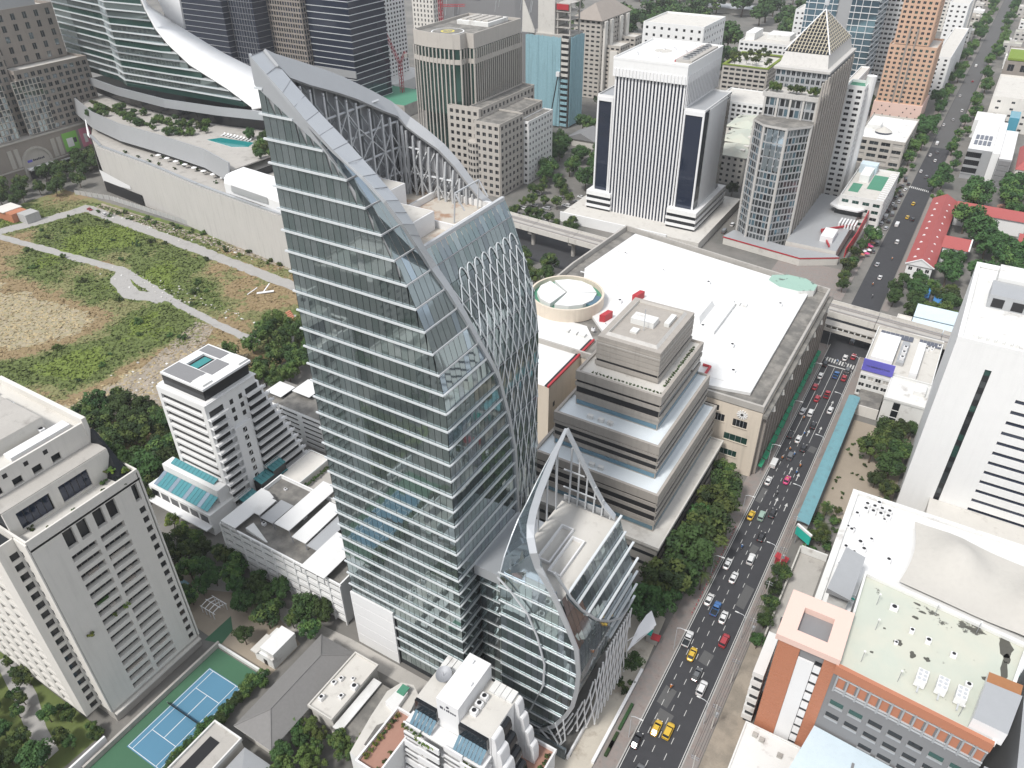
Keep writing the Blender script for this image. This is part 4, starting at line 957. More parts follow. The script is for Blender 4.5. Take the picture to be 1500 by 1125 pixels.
m = MB(); ring(m, [(5.05, 113.7), (33.2, 111.1), (37.3, 138.3), (5.05, 141.8)], ring_o, GZ - .05, GZ + .75, 'white_dirty'); m.build('parapet', ob)
for x, y in ((9, 134), (10, 127), (9, 117.5), (16, 116.5), (27, 114.5), (20, 137.5), (28, 137)):
    m = MB(); m.tube([(x, y, GZ - .1), (x, y, GZ + 3.2)], .06, 'steel'); m.box(x - .2, x + .2, y - .2, y + .2, GZ + 3.1, GZ + 3.3, 'lamp_glass'); m.build('roof_lamp', ob)
for x, y, a_, b_ in ((33.4, 136.2, 1.5, 2.6), (27.6, 137.4, 2.2, .6), (16.6, 134.6, .7, .5), (17.6, 136.8, .9, .4), (14.6, 126.2, .9, .8), (33.6, 130, .7, 2.8), (32.4, 126, 2.4, 1.0), (17.6, 124.4, .7, 1.0), (20.2, 124.8, .6, .6), (16.4, 138.6, .8, .4), (33.8, 133.2, .6, 1.6), (10.4, 121, .4, .3), (11.6, 128.4, .3, .3)):
    n = 12; m = MB(); rr_ = [random.uniform(.65, 1.2) for _ in range(n)]; m.add([(x, y, GZ - .085)] + [(min(36.0, x + a_ * rr_[i] * math.cos(6.2832 * i / n)), y + b_ * rr_[i] * math.sin(6.2832 * i / n), GZ - .085) for i in range(n)], [(0, 1 + i, 1 + (i + 1) % n) for i in range(n)], 'stain'); m.build('roof_stain', ob)
un = MB(); un.box(0, 1.9, 0, 3.0, .3, 2.4, 'white_clean')
for i in range(2):
    for j in range(3): un.cyl((.5 + .9 * i, .5 + j), .34, 2.4, 2.5, 'grey_panel', 12, top='steel_light')
un.box(.8, 1.1, -1.6, 0, .5, .8, 'steel_light')
for px, py in ((.15, .2), (1.75, .2), (.15, 2.8), (1.75, 2.8)): un.box(px - .08, px + .08, py - .08, py + .08, 0, .3, 'steel')
ume = un.mesh('chiller_unit')
for i, (x, y) in enumerate(((18.6, 117.0), (22.2, 117.2), (25.6, 116.8))):
    tag(link('chiller_unit', ume, None, (x, y, GZ - .09), (0, 0, -.08)), 'white six-fan chiller standing on the stained green roof', 'chiller', 'six-fan chillers on the green roof')
gs = thing('roof_shed', 'grey monopitch shed roof on the far corner of the green roof', 'shed', (33, 116, GZ))
m = MB(); m.prism([(28.6, 112.4), (34.2, 112.0), (36, 122), (30, 122)], GZ - .05, 39.5, 'white_clean', 'grey_panel'); m.build('wall', gs)
m = MB(); m.prism([(30.2, 122.1), (36, 122.1), (36.4, 126), (30.6, 126)], GZ - .05, 38, 'white_clean', 'rust'); m.build('open_store', gs)
gb = thing('grey_annex', 'low annex with pale metal roof below the orange louvred front', 'building', (14, 103, 0))
m = MB(); m.prism([(2.5, 99), (34, 96), (34.2, 111), (5, 113.4)], 0, 16, 'grey_roof', 'lightblue_roof'); m.build('wall', gb)
for x, y in ((13, 104), (13.6, 107), (22, 103), (22.6, 106), (23.6, 103), (24, 106)): m = MB(); m.box(x, x + .5, y, y + 1.9, 16, 16.25, 'grey_roof'); m.build('roof_slot', gb)
F = Face.free((2.5, 99), (34, 96))
for k in range(8): m = MB(); F.fbox(m, 1 + k * 3.6, 3.6 + k * 3.6, 11, 12.4, 0, .06, 'glass_dark' if k > 1 else 'lamp_glass'); m.build('window', gb)
g2 = thing('grey_side_block', 'plain grey metal clad block beside the shed on the green roof', 'building', (41, 112, 0))
m = MB(); m.prism([(37.6, 100), (52, 99), (54, 136), (38.2, 137)], 0, 33, 'grey_panel', 'grey_panel'); m.build('wall', g2)
m = MB(); m.prism([(33.4, 99), (37.4, 99), (37.4, 111), (33.4, 111)], 0, 30, 'grey_panel'); m.build('stair_box', g2)
sr = thing('low_white_house', 'low house with a grimy white flat roof below the orange plank front', 'building', (-2, 104, 0))
block(sr, -8, 3.8, 98, 112.6, 0, 6.9, 'white_dirty'); roof_slab(sr, -8.2, 4, 97.8, 112.8, 7.3, 'white_dirty', 'white_dirty', .4)
for x, y in ((-6, 110), (-4.4, 109.6), (0, 108)): block(sr, x, x + 1.1, y, y + .9, 7.3, 8.2, 'concrete', 'vent')
# stacked parking deck between podium and avenue
pk = thing('parking_deck', 'small open parking deck with white slabs beside the pink roof frame', 'building', (-10, 140, 0))
for k in range(6): m = MB(); m.box(-9.9, -7.5, 117.5, 130, 1.4 + k * 3.2, 2.9 + k * 3.2, 'white_dirty'); m.build('deck', pk)
block(pk, -9.4, -7.6, 118, 129.5, 0, 18, 'dark_gap', 'core')
wl_ = thing('boundary_wall', 'low pale wall round the car park beside the white podium', 'wall', (-11, 160, 0)); block(wl_, -11.8, -11.4, 143, 178.6, 0, 2.2, 'concrete_light'); block(wl_, -11.4, -4.0, 178.2, 178.7, 0, 2.6, 'white_dirty', 'wall')
# ------------------------------------------------------------------ low office with purple billboard
pb = thing('billboard_office', 'low grey office with a purple roof billboard by the avenue crossing', 'building', (-8, 285, 0))
block(pb, -14.3, -4, 268.4, 304, 0, 10, 'concrete_light', 'wall'); block(pb, -3.98, 9, 255.4, 304, 0, 10, 'white_dirty', 'wall')
F = Face('S', -14.3, -4, 268.4, 304); facade(pb, F, .4, 9.9, 4, 3, 2.0, 1.5, .3, 'white_dirty', ['glass_dark', 'curtain', 'glass_mid'], 'white', 1, name='south_wall')
F = Face('S', -3.98, 9, 255.4, 304)
for u in (3.4, ): m = MB(); F.fbox(m, u, u + 2.2, .5, 9.4, 0, .06, 'glass_dark'); o = m.build('window', pb)
for z in (3.2, 6.2): m = MB(); F.fbox(m, 3.4, 5.6, z, z + .25, .07, .2, 'white'); m.build('transom', pb)
roof_slab(pb, -14.6, 9.2, 270.5, 304.3, 10.4, 'concrete_light', 'white_dirty', .9); roof_slab(pb, -4.1, 9.2, 255.1, 270.3, 10.3, 'white_dirty', 'white_dirty', .5)
block(pb, -13, -5.4, 277, 297, 10.4, 12.6, 'white_clean', 'roof_hall'); block(pb, -4.4, -1.8, 279, 296, 10.4, 11.8, 'grey_panel', 'plant_room'); block(pb, 1, 3.6, 272, 296, 10.4, 13, 'white_clean', 'plant_room'); block(pb, 4.2, 8, 262, 268, 10.3, 12, 'white_dirty', 'plant_room')
for i in range(3): air(-3.6, 281 + i * 4, 11.8, 'rusty air unit on the low office roof behind the billboard', 'air units on the billboard office')
for k in range(7): m = MB(); m.hexa([(-13 + k * 1.7, 298.6, 10.6), (-11.4 + k * 1.7, 298.6, 10.6), (-11.4 + k * 1.7, 301.2, 11.3), (-13 + k * 1.7, 301.2, 11.3), (-13 + k * 1.7, 298.6, 10.7), (-11.4 + k * 1.7, 298.6, 10.7), (-11.4 + k * 1.7, 301.2, 11.4), (-13 + k * 1.7, 301.2, 11.4)], 'solar'); m.build('solar_panel', pb)
for k in range(6): m = MB(); m.hexa([(1 + k * 1.3, 298.6, 10.6), (2.2 + k * 1.3, 298.6, 10.6), (2.2 + k * 1.3, 301.2, 11.3), (1 + k * 1.3, 301.2, 11.3), (1 + k * 1.3, 298.6, 10.7), (2.2 + k * 1.3, 298.6, 10.7), (2.2 + k * 1.3, 301.2, 11.4), (1 + k * 1.3, 301.2, 11.4)], 'solar'); m.build('solar_panel', pb)
bbd = thing('billboard', 'purple billboard lettered YOUR RESIDENCE 7 ... on the low office roof', 'billboard', (-9, 269, 10))
bbd['label'] = 'purple billboard with a dark line of lettering on the low office roof'
m = MB(); m.box(-14.4, -3.8, 269.2, 269.6, 10.6, 15.4, 'purple'); m.build('board', bbd)
for x in (-13, -9, -5): m = MB(); m.bar((x, 269.7, 10.4), (x, 269.7, 15), .2, .2, 'steel'); m.build('post', bbd)
def text(root, s, loc, size, mt, rot=(math.pi / 2, 0, 0), ext=.03, name='lettering'):
    cu = bpy.data.curves.new('t', 'FONT'); cu.body = s; cu.size = size; cu.align_x = 'CENTER'; cu.extrude = ext
    o = bpy.data.objects.new('t', cu); col.objects.link(o); dg = bpy.context.evaluated_depsgraph_get(); me = bpy.data.meshes.new_from_object(o.evaluated_get(dg)); bpy.data.objects.remove(o)
    me.materials.clear(); me.materials.append(M[mt]); return link(name, me, root, loc, rot)
text(bbd, 'THE RESIDENCE 7 PLACE', (-9.1, 269.12, 12.6), .72, 'text_dark')
lb = thing('stepped_blue_roof', 'hall with three stepped pale blue metal roofs beside the railway viaduct', 'building', (6, 320, 0))
for k, (y0, y1, z) in enumerate(((305, 312, 9.0), (312.2, 320, 10.5), (320.2, 330, 12))):
    block(lb, -3.5, 15, y0 + .4, y1, 0, z - 1.6, 'dark_gap', 'core'); m = MB(); m.hexa([(-4, y0, z - 1.3), (15.4, y0, z - 1.3), (15.4, y1, z - .6), (-4, y1, z - .6), (-4, y0, z - 1.0), (15.4, y0, z - 1.0), (15.4, y1, z), (-4, y1, z)], 'lightblue_roof'); m.build('roof', lb)
for i, (x0, x1, y0, y1) in enumerate(((-11, -4.6, 305.2, 309.5), (-9.5, -4.6, 318, 322.5))):
    s_ = thing('station_annex', ('cream flat roofed annex with coffered edge south of the railway', 'cream flat roofed annex with coffered edge north of the railway')[i], 'building', (x0, y0, 0)); block(s_, x0, x1, y0, y1, 0, 8.2, 'cream'); roof_slab(s_, x0 - .3, x1 + .3, y0 - .3, y1 + .3, 8.6, 'cream', 'cream', .5)
gr = thing('tiled_store', 'low store with a dark grimy roof between skywalk and billboard office', 'building', (-9, 262, 0)); block(gr, -12.6, -4.6, 256, 268, 0, 3.4, 'white_dirty', 'wall', 'concrete_dark'); block(gr, -12.8, -4.4, 255.6, 255.98, 0, 4.2, 'cream', 'front_wall')
# ------------------------------------------------------------------ cream apartment tower, bottom left
c = thing('cream_apartment_tower', 'cream apartment tower with stacked recessed balconies and planted roof terraces beside the tennis court', 'apartment tower', (-155, 53, 0))
CX, D_ = -136.5, 1.2
block(c, -180, CX - D_, 42.0, 65, 0, 57.5, 'dark_gap', 'core'); block(c, -180, -141.0, 38.8, 42.2, 4, 57.5, 'dark_gap', 'core')
F = Face('E', -180, CX - D_, 41.7, 66.6)
FH = 2.92; ze = [4.0] + sum([[5.0 + FH * k, 6.75 + FH * k] for k in range(16)], []) + [51.6]
bal = lambda i, j: j % 2 == 1 and i in (1, 3)
xe = [0, 6.2, 11.9, 12.9, 18.6, 22.6, 24.0, 24.9]
m = MB(); grid_wall(m, F, xe, ze, lambda i, j: j % 2 == 1 and i in (1, 3, 5), D_, 'cream'); m.build('east_wall', c)
TX = [0, 6.4, 8.6, 9.5, 11.7, 13.2, 15.4, 16.3, 18.5, 22.6, 24.0, 24.9]; TZ_ = [51.6, 52.4, 57.2, 59.6]; th = lambda i, j: j == 1 and i in (1, 3, 5, 7, 9)
m = MB(); grid_wall(m, F, TX, TZ_, th, D_, 'cream'); m.build('east_wall', c); windows(c, F, TX, TZ_, th, ('glass_dark',), 'black', 0, d=.3)
for k in range(16):
    for u, w in ((6.2, 5.7), (12.9, 5.7)):
        g = random.choice(['black', 'black', 'glass_dark'])
        link('balcony_door', pane_mesh(w, 1.7, g, 'stone_brown', 3), c, F.p(u, 5.02 + FH * k, .05), F.rot())
        if random.random() < .2: m = MB(); F.fbox(m, u + random.uniform(.3, 3), u + random.uniform(3.2, 4.6), 5.02 + FH * k, 5.6 + FH * k, .4, .8, random.choice(['beige', 'stone_brown', 'grey_roof', 'leaf'])); m.build('balcony_clutter', c)
    link('window', pane_mesh(1.4, 1.7, 'glass_dark', 'black', 0), c, F.p(22.6, 5.02 + FH * k, .9), F.rot())
block(c, -180, CX + .1, 41.6, 66.8, 0, 3.98, 'concrete', 'base')
m = MB(); F.fbox(m, 0, 24.9, 3.0, 3.4, 1.3, 2.2, 'concrete_light'); m.build('base_ledge', c)
# south end: dark window columns and the balconied wing
F = Face('S', -141, CX, 41.6, 66); ze = [4.0] + sum([[4.9 + FH * k, 6.75 + FH * k] for k in range(18)], []) + [59.6]
m = MB(); grid_wall(m, F, [0, .7, 1.7, 4.5], ze, lambda i, j: j % 2 == 1 and i == 1, .3, 'cream'); m.build('south_wall', c); windows(c, F, [0, .7, 1.7, 4.5], ze, lambda i, j: j % 2 == 1 and i == 1, ('glass_dark',), 'black', 0)
Fe = Face('E', -180, -141.0, 38.5, 41.6); m = MB(); grid_wall(m, Fe, [0, .8, 2.5, 3.1], ze, lambda i, j: j % 2 == 1 and i == 1, .35, 'cream'); m.build('return_wall', c); windows(c, Fe, [0, .8, 2.5, 3.1], ze, lambda i, j: j % 2 == 1 and i == 1, ('glass_dark',), 'black', 0)
F = Face('S', -180, -140.6, 38.5, 66); xs = [0] + sum([[3 + 5.6 * k, 7 + 5.6 * k] for k in range(6)], []) + [39.4]
m = MB(); grid_wall(m, F, xs, ze, lambda i, j: j % 2 == 1 and i % 2 == 1, .9, 'cream'); m.build('south_wall', c); windows(c, F, xs, ze, lambda i, j: j % 2 == 1 and i % 2 == 1, ('glass_dark', 'glass_mid'), 'grey_panel', 1, limit=150)
F = Face('N', -180, CX, 41.6, 66.4); facade(c, F, 4, 59.6, 8, 18, 3.6, 1.6, .7, 'cream', ['glass_dark', 'glass_mid'], 'grey_panel', 1, limit=0, name='north_wall')
# stepped top: terraces, penthouse openings, roof
m = MB(); m.box(-180, CX, 41.6, 66.8, 57.4, 57.9, 'concrete_light'); m.build('terrace', c)
m = MB(); ring(m, [(-179.9, 41.5), (CX + .05, 41.5), (CX + .05, 66.9), (-179.9, 66.9)], [(-179.5, 41.9), (CX - .35, 41.9), (CX - .35, 66.5), (-179.5, 66.5)], 59.55, 60.3, 'cream'); m.build('terrace_parapet', c)
F = Face('E', -178, -142.8, 42, 65.2)
block(c, -178, -143.3, 42.2, 65, 57.9, 64, 'dark_gap', 'core')
m = MB(); grid_wall(m, F, [0, 2.2, 9.2, 11.2, 17.8, 23.2], [57.9, 58.6, 63.0, 64.6], lambda i, j: j == 1 and i in (1, 3), .5, 'cream'); m.build('penthouse_wall', c)
for u in (2.2, 11.2): link('penthouse_glazing', pane_mesh(6.8, 4.3, 'glass_navy', 'black', 4), c, F.p(u, 58.65, .1), F.rot())
m = MB(); m.box(-178, -142.4, 42, 65.2, 64.4, 64.8, 'concrete'); m.build('upper_terrace', c)
F = Face('E', -178, -147.6, 42, 65)
block(c, -178, -148.2, 42.4, 64.8, 64.8, 69, 'dark_gap', 'core')
m = MB(); grid_wall(m, F, [0, 1.6, 3.6, 5.8, 7.8, 10, 12, 14.2, 16.2, 23], [64.8, 65.0, 66.9, 70.2], lambda i, j: j == 1 and i % 2 == 1, .5, 'cream'); m.build('parapet_wall', c)
for k, u in enumerate((4.6, 9, 13.2)): m = MB(); F.fbox(m, u, u + .9, 68.1, 69.1, .5, .56, 'black'); m.build('vent', c)
m = MB(); m.box(-178, -147.9, 42.6, 64.6, 69.0, 69.3, 'concrete_light'); m.build('roof', c)
m = MB(); m.box(-178, -146.9, 64.6, 65.6, 64.8, 71.2, 'cream'); m.build('north_parapet', c)
block(c, -172, -153, 46, 60, 69.3, 72.5, 'concrete_light', 'plant_room', 'concrete'); block(c, -151.6, -149, 50, 63, 69.3, 70.2, 'white_clean', 'duct')
m = MB(); m.hexa([(-146.9, 62.5, 57.9), (-137.2, 63.5, 57.9), (-137.2, 66.2, 57.9), (-146.9, 66.2, 57.9), (-146.8, 65.6, 68), (-143.2, 65.6, 64), (-143.2, 66.2, 64), (-146.8, 66.2, 68)], 'glass_dark'); m.build('sloped_glazing', c)

# ------------------------------------------------------------------ tennis court and its garden
tc = thing('tennis_court', 'blue tennis court with white lines on a green surround', 'tennis court', (-123.5, 50, 0))
m = MB(); m.box(-132, -115.6, 30, 68, .02, .12, 'court_green'); m.build('surround', tc)
m = MB(); m.box(-129.2, -117.9, 38.6, 62.9, .12, .135, 'court_blue'); m.build('playing_surface', tc)
def ln(x0, x1, y0, y1): m = MB(); m.box(x0, x1, y0, y1, .136, .148, 'line'); m.build('court_line', tc)
X0, X1, Y0, Y1 = -129.0, -118.03, 38.9, 62.67
for x in (X0, X0 + 1.37, X1 - 1.37, X1): ln(x - .06, x + .06, Y0, Y1)
for y in (Y0, Y1): ln(X0 + .07, X0 + 1.3, y - .06, y + .06); ln(X0 + 1.44, X1 - 1.44, y - .06, y + .06); ln(X1 - 1.3, X1 - .07, y - .06, y + .06)
yc0 = (Y0 + Y1) / 2
for y in (yc0 - 6.4, yc0 + 6.4): ln(X0 + 1.44, X1 - 1.44, y - .06, y + .06)
ln(-123.6, -123.45, yc0 - 6.3, yc0 + 6.3)
nt_ = thing('tennis_net', 'black tennis net across the blue court', 'net', (-123.5, yc0, 0))
m = MB(); m.box(-129.9, -117.1, yc0 - .02, yc0 + .02, .15, 1.05, 'black'); m.build('mesh_band', nt_)
for x in (-129.95, -117.05): m = MB(); m.cyl((x, yc0), .07, .12, 1.15, 'steel'); m.build('post', nt_)
fw = thing('court_wall', 'low grey wall with a dark base along the tennis court beside the cream tower', 'wall', (-133, 50, 0))
block(fw, -132.7, -132.1, 30, 69, 0, 1.6, 'concrete'); block(fw, -132.1, -115, 68.4, 68.9, 0, 1.1, 'white_dirty', 'end_wall'); block(fw, -134.2, -133.7, 24, 37, 0, 2.6, 'white_clean', 'pergola_beam')
pv = thing('garden_pavilion', 'small white pavilion with curved plaster walls beyond the tennis court', 'pavilion', (-118, 75, 0))
block(pv, -121, -114.6, 71, 79, 0, 3.6, 'white_dirty'); block(pv, -121.6, -119.4, 70.4, 76, 3.6, 4.0, 'concrete_light', 'lower_roof'); block(pv, -119.2, -114.6, 71.6, 79.3, 3.6, 5.2, 'white_dirty', 'upper_roof', 'white_roof')
m = MB(); m.box(-121.04, -120.98, 72, 73, .2, 2.2, 'black'); m.build('doorway', pv); m = MB(); m.box(-118, -116.8, 70.92, 70.99, .2, 2.2, 'black'); m.build('doorway', pv)
sheet('garden_paving', [(-131.8, 69.2), (-114.4, 69.2), (-114.4, 80), (-128, 84), (-140, 84), (-152, 79), (-160, 84), (-168, 82), (-150, 70)], .06, 'paving_pink')
sheet('garden_lawn', [(-137, 68), (-132.2, 69.5), (-133, 74), (-137, 77)], .075, 'court_green')
pl = MB(); pl.prism([(-163, 79), (-158, 75.5), (-152.6, 72), (-151, 73.6), (-156, 79)], .02, .12, 'white_clean', 'water_blue'); tag(pl.build('garden_pool'), 'small blue garden pool behind the cream tower', 'pool')
pg = thing('garden_pergola', 'white open timber pergola in the garden behind the cream tower', 'pergola', (-142, 76, 0))
for k in range(4): m = MB(); m.tube([(-144.4 + k * 1.5, 74, 0), (-144.4 + k * 1.5, 74, 2.6), (-144.2 + k * 1.5, 76, 3.2), (-144 + k * 1.5, 78, 2.6), (-144 + k * 1.5, 78, 0)], .12, 'white_clean', 5); m.build('arch', pg)
for y, z in ((74, 2.6), (76, 3.2), (78, 2.6)): m = MB(); m.bar((-144.8, y, z), (-139, y, z), .14, .14, 'white_clean'); m.build('purlin', pg)
sheet('garden_lawn', [(-200, 8), (-138, 8), (-136.8, 38.2), (-182, 38.4), (-200, 44)], .03, 'lot_green')
sheet('garden_path', [(-176, 40), (-160, 36), (-150, 32), (-142, 30), (-142, 26.5), (-152, 28.5), (-163, 32), (-178, 36)], .06, 'path')

# ------------------------------------------------------------------ terraced white apartment hotel
t = thing('terraced_white_hotel', 'white terraced hotel with stepping balconies and a dark glass penthouse with rooftop pool', 'hotel', (-174, 113, 0))
HF = 3.05
for k in range(13):
    z = 3 + HF * k; yn = 123 + max(0, (40 - z)) * .34
    block(t, -185.4, -165.0, 105.2, yn, z - (3 if k == 0 else 0), z + HF - .02, 'white', 'storey')
F = Face('S', -185.4, -165, 105.2, 123)
xs = [0, 1.4, 18.6, 20.4]; ze = [13.2] + sum([[13.9 + HF * k, 15.75 + HF * k] for k in range(9)], []) + [42.2]
m = MB(); grid_wall(m, F, xs, ze, lambda i, j: i == 1 and j % 2 == 1, .7, 'white'); m.build('south_wall', t)
for k in range(9): m = MB(); F.fbox(m, 1.4, 18.6, 13.9 + HF * k, 15.75 + HF * k, .02, .06, 'black'); m.build('ribbon_window', t)
for k in range(9): m = MB(); F.fbox(m, 1.4, 18.6, 13.3 + HF * k, 13.8 + HF * k, .7, .9, 'white_clean'); m.build('brow', t)
# east front: stair panel with slit windows, balconies both sides
F = Face('E', -185.4, -165, 105.2, 123)
m = MB(); F.fbox(m, 6.2, 12.4, 0, 30, 0, 1.2, 'white_clean'); m.build('stair_panel', t)
for k in range(8): m = MB(); F.fbox(m, 8.8, 10.2, 6 + 3 * k, 7.7 + 3 * k, 1.2, 1.24, 'glass_dark'); o = m.build('window', t); m = MB(); m.bar(F.p(8.8, 6 + 3 * k, 1.27), F.p(10.2, 7.7 + 3 * k, 1.27), .12, .06, 'white', up=(1, 0, 0)); sub('brace', m, o)
for k in range(3):
    for u in (7.6, 11.0): m = MB(); F.fbox(m, u, u + 1.2, 31.6 + 3 * k, 33.2 + 3 * k, 0, .05, 'glass_dark'); m.build('window', t)
def balcony(u0, u1, z, d=1.7):
    m = MB(); F.fbox(m, u0, u1, z - .18, z, 0, d, 'white_clean'); F.fbox(m, u0, u1, z + .75, z + .87, d - .15, d, 'white_clean'); F.fbox(m, u0, u0 + .14, z, z + .75, d - .14, d, 'white_clean'); F.fbox(m, u1 - .14, u1, z, z + .75, d - .14, d, 'white_clean')
    F.fbox(m, u0 + .14, u1 - .14, z + .02, z + .42, d - .12, d - .03, 'white_clean')
    n = int((u1 - u0) / 1.1)
    for i in range(1, n): F.fbox(m, u0 + (u1 - u0) * i / n - .05, u0 + (u1 - u0) * i / n + .05, z + .42, z + .75, d - .12, d - .03, 'white_clean')
    m.build('balcony', t)
for k in range(12):
    z = 4 + HF * k; yn = 17.8 + max(0, 40 - z) * .34
    balcony(-.8, 5.8, z, 1.8); balcony(13.0, yn + 1.2, z, 1.7)
    m = MB(); F.fbox(m, .3, 5.2, z + .1, z + 2.0, 0, .05, 'glass_dark'); m.build('balcony_window', t); m = MB(); F.fbox(m, 13.6, yn - .5, z + .1, z + 2.0, 0, .05, 'glass_dark'); m.build('balcony_window', t)
# south podium with sloping blue glass canopies
block(t, -191.6, -164, 95.6, 105.1, 0, 8, 'white', 'podium'); block(t, -190, -165.3, 101, 105.1, 8, 13, 'white', 'podium')
F2 = Face('S', -191.6, -164, 95.6, 105)
for k in range(6): m = MB(); F2.fbox(m, 1 + k * 4.4, 4.4 + k * 4.4, 4.4, 7, 0, .05, 'glass_dark'); m.build('window', t); 
for k in range(15):
    x = -189.6 + k * 1.62
    m = MB(); m.hexa([(x, 96.2, 8.6), (x + 1.5, 96.2, 8.6), (x + 1.5, 100.8, 10.6), (x, 100.8, 10.6), (x, 96.2, 8.7), (x + 1.5, 96.2, 8.7), (x + 1.5, 100.8, 10.7), (x, 100.8, 10.7)], 'glass_teal' if k % 4 else 'glass_sky'); m.build('canopy_pane', t)
for k in range(12):
    x = -187.6 + k * 1.62
    m = MB(); m.hexa([(x, 102.4, 13.2), (x + 1.5, 102.4, 13.2), (x + 1.5, 104.4, 14), (x, 104.4, 14), (x, 102.4, 13.3), (x + 1.5, 102.4, 13.3), (x + 1.5, 104.4, 14.1), (x, 104.4, 14.1)], 'glass_teal'); m.build('canopy_pane', t)
m = MB(); m.box(-192, -164, 93.2, 95.6, 3.6, 4.0, 'white_clean'); m.build('entrance_canopy', t)
for y0, z, x0 in ((106, 7, -163.9), (113, 9.5, -163.9), (118.5, 7.5, -163.9), (118.5, 10.5, -164.2)):
    for k in range(4): m = MB(); m.hexa([(x0, y0 + k * 1.4, z), (x0 + 3.4, y0 + k * 1.4, z - .9), (x0 + 3.4, y0 + 1.3 + k * 1.4, z - .9), (x0, y0 + 1.3 + k * 1.4, z), (x0, y0 + k * 1.4, z + .1), (x0 + 3.4, y0 + k * 1.4, z - .8), (x0 + 3.4, y0 + 1.3 + k * 1.4, z - .8), (x0, y0 + 1.3 + k * 1.4, z + .1)], 'glass_teal'); m.build('skylight_pane', t)
    block(t, x0, x0 + 3.3, y0, y0 + 5.4, 0, z - 1, 'dark_gap', 'lean_to')
# dark glass penthouse
block(t, -183.6, -166.2, 106.2, 122.6, 42.4, 46.8, 'glass_dark', 'penthouse')
m = MB(); m.box(-184.6, -164.6, 104.6, 123.6, 42.18, 42.45, 'white_clean'); m.build('penthouse_deck', t)
m = MB(); ring(m, [(-182.6, 105.4), (-164.8, 105.4), (-164.8, 123), (-182.6, 123)], [(-179.5, 112), (-174, 112), (-174, 118.5), (-179.5, 118.5)], 46.8, 47.5, 'white_clean'); m.build('roof', t)
for P_ in ([(-182, 106), (-170.6, 106), (-170.6, 111.6), (-182, 111.6)], [(-173.6, 111.9), (-168.4, 111.9), (-168.4, 118.4), (-173.6, 118.4)], [(-182, 118.9), (-173, 118.9), (-173, 122.4), (-182, 122.4)]):
    m = MB(); m.prism(P_, 47.5, 47.62, 'grey_roof'); m.build('roof_covering', t)
for x0, x1, y0, y1 in ((-170, -165.6, 106.4, 109.6), (-170.6, -165.4, 119.2, 122.6)): m = MB(); m.box(x0, x1, y0, y1, 47.5, 48.1, 'white_dirty'); m.build('plant_box', t)
m = MB(); m.box(-178.6, -175.6, 112.4, 118, 43, 46.9, 'pool'); m.build('roof_pool', t)

# ------------------------------------------------------------------ white car park block
k_ = thing('white_car_park', 'white slatted car park block with white metal roofs on its brown deck', 'car park', (-130, 102, 0))
block(k_, -151.4, -108.6, 91.6, 114, 0, 14.4, 'dark_gap', 'core', 'concrete_dark')
F = Face('S', -152, -108, 91.4, 114)
for r in range(5):
    for i in range(11):
        m = MB(); F.fbox(m, .2 + i * 4, 3.9 + i * 4, .9 + r * 2.95, 2.35 + r * 2.95, .1, .5, 'white'); m.build('slat', k_)
        m = MB(); F.fbox(m, .2 + i * 4, 3.9 + i * 4, 2.62 + r * 2.95, 2.92 + r * 2.95, .1, .4, 'white'); m.build('slat', k_)
for i in range(12): m = MB(); F.fbox(m, i * 4 - .1, i * 4 + .2, 0, 15.4, .1, .7, 'white'); m.build('pier', k_)
for si in 'EWN':
    F = Face(si, -151.5, -108.5, 91.5, 114); m = MB(); F.fbox(m, 0, F.W, 0, 14.8, 0, .3, 'white'); m.build('side_wall', k_)
m = MB(); ring(m, [(-152, 91), (-108, 91), (-108, 114.5), (-152, 114.5)], [(-151.6, 91.4), (-108.4, 91.4), (-108.4, 114.1), (-151.6, 114.1)], 14.42, 15.6, 'white'); m.build('parapet', k_)
for P_, z, mt in (([(-151.5, 91), (-145.8, 91), (-145.6, 105.5), (-148.5, 106.5), (-151.5, 106.5)], 16.5, 'white_roof'), ([(-148, 104.6), (-143.6, 104.6), (-143.4, 97.8), (-145.4, 97.8)], 16.9, 'white_roof'), ([(-143.2, 97.8), (-138.4, 97.8), (-138.4, 106), (-143.2, 106)], 16.2, 'grey_panel'), ([(-137.4, 97.6), (-131.8, 97.6), (-132, 117.6), (-137.6, 117.6)], 17, 'white_roof'), ([(-129.6, 96.4), (-124.6, 96.4), (-125, 112), (-130, 112)], 17, 'white_roof'), ([(-124.4, 96.4), (-120.5, 96.4), (-120.5, 110), (-124.6, 110)], 16.4, 'grey_panel'), ([(-120.2, 89.8), (-112, 89.8), (-112, 104), (-120.2, 104)], 17, 'white_roof')):
    m = MB(); m.prism(P_, z - .25, z, mt); o = m.build('metal_roof', k_)
    for px, py in (P_[0], P_[1], P_[2]): m = MB(); m.cyl((px * .99 + -130 * .01, py * .99 + 1.02), .12, 14.4, z - .25, 'steel', 6); sub('post', m, o)
m = MB(); m.hexa([(-144, 93, 14.42), (-136, 92.6, 14.42), (-135.6, 92.9, 14.42), (-143.6, 95.6, 14.42), (-144, 93, 15.8), (-136, 92.6, 14.8), (-135.6, 92.9, 14.8), (-143.6, 95.6, 15.8)], 'white_dirty'); m.build('ramp_wall', k_)
bd = thing('beige_low_wing', 'low wing with a plain beige roof and a hedge between white hotel and car park', 'building', (-157, 124, 0)); block(bd, -161, -152.8, 114.6, 135, 0, 5.8, 'cream', 'wall'); roof_slab(bd, -161.1, -152.7, 114.5, 135.1, 6.2, 'cream', 'white_dirty', .4)
block(bd, -152.6, -146, 115.2, 136, 0, 3.5, 'concrete', 'terrace')
sl = thing('white_slatted_block', 'small white block with louvred slots and white awning roof behind the curved tower', 'building', (-175, 148, 0))
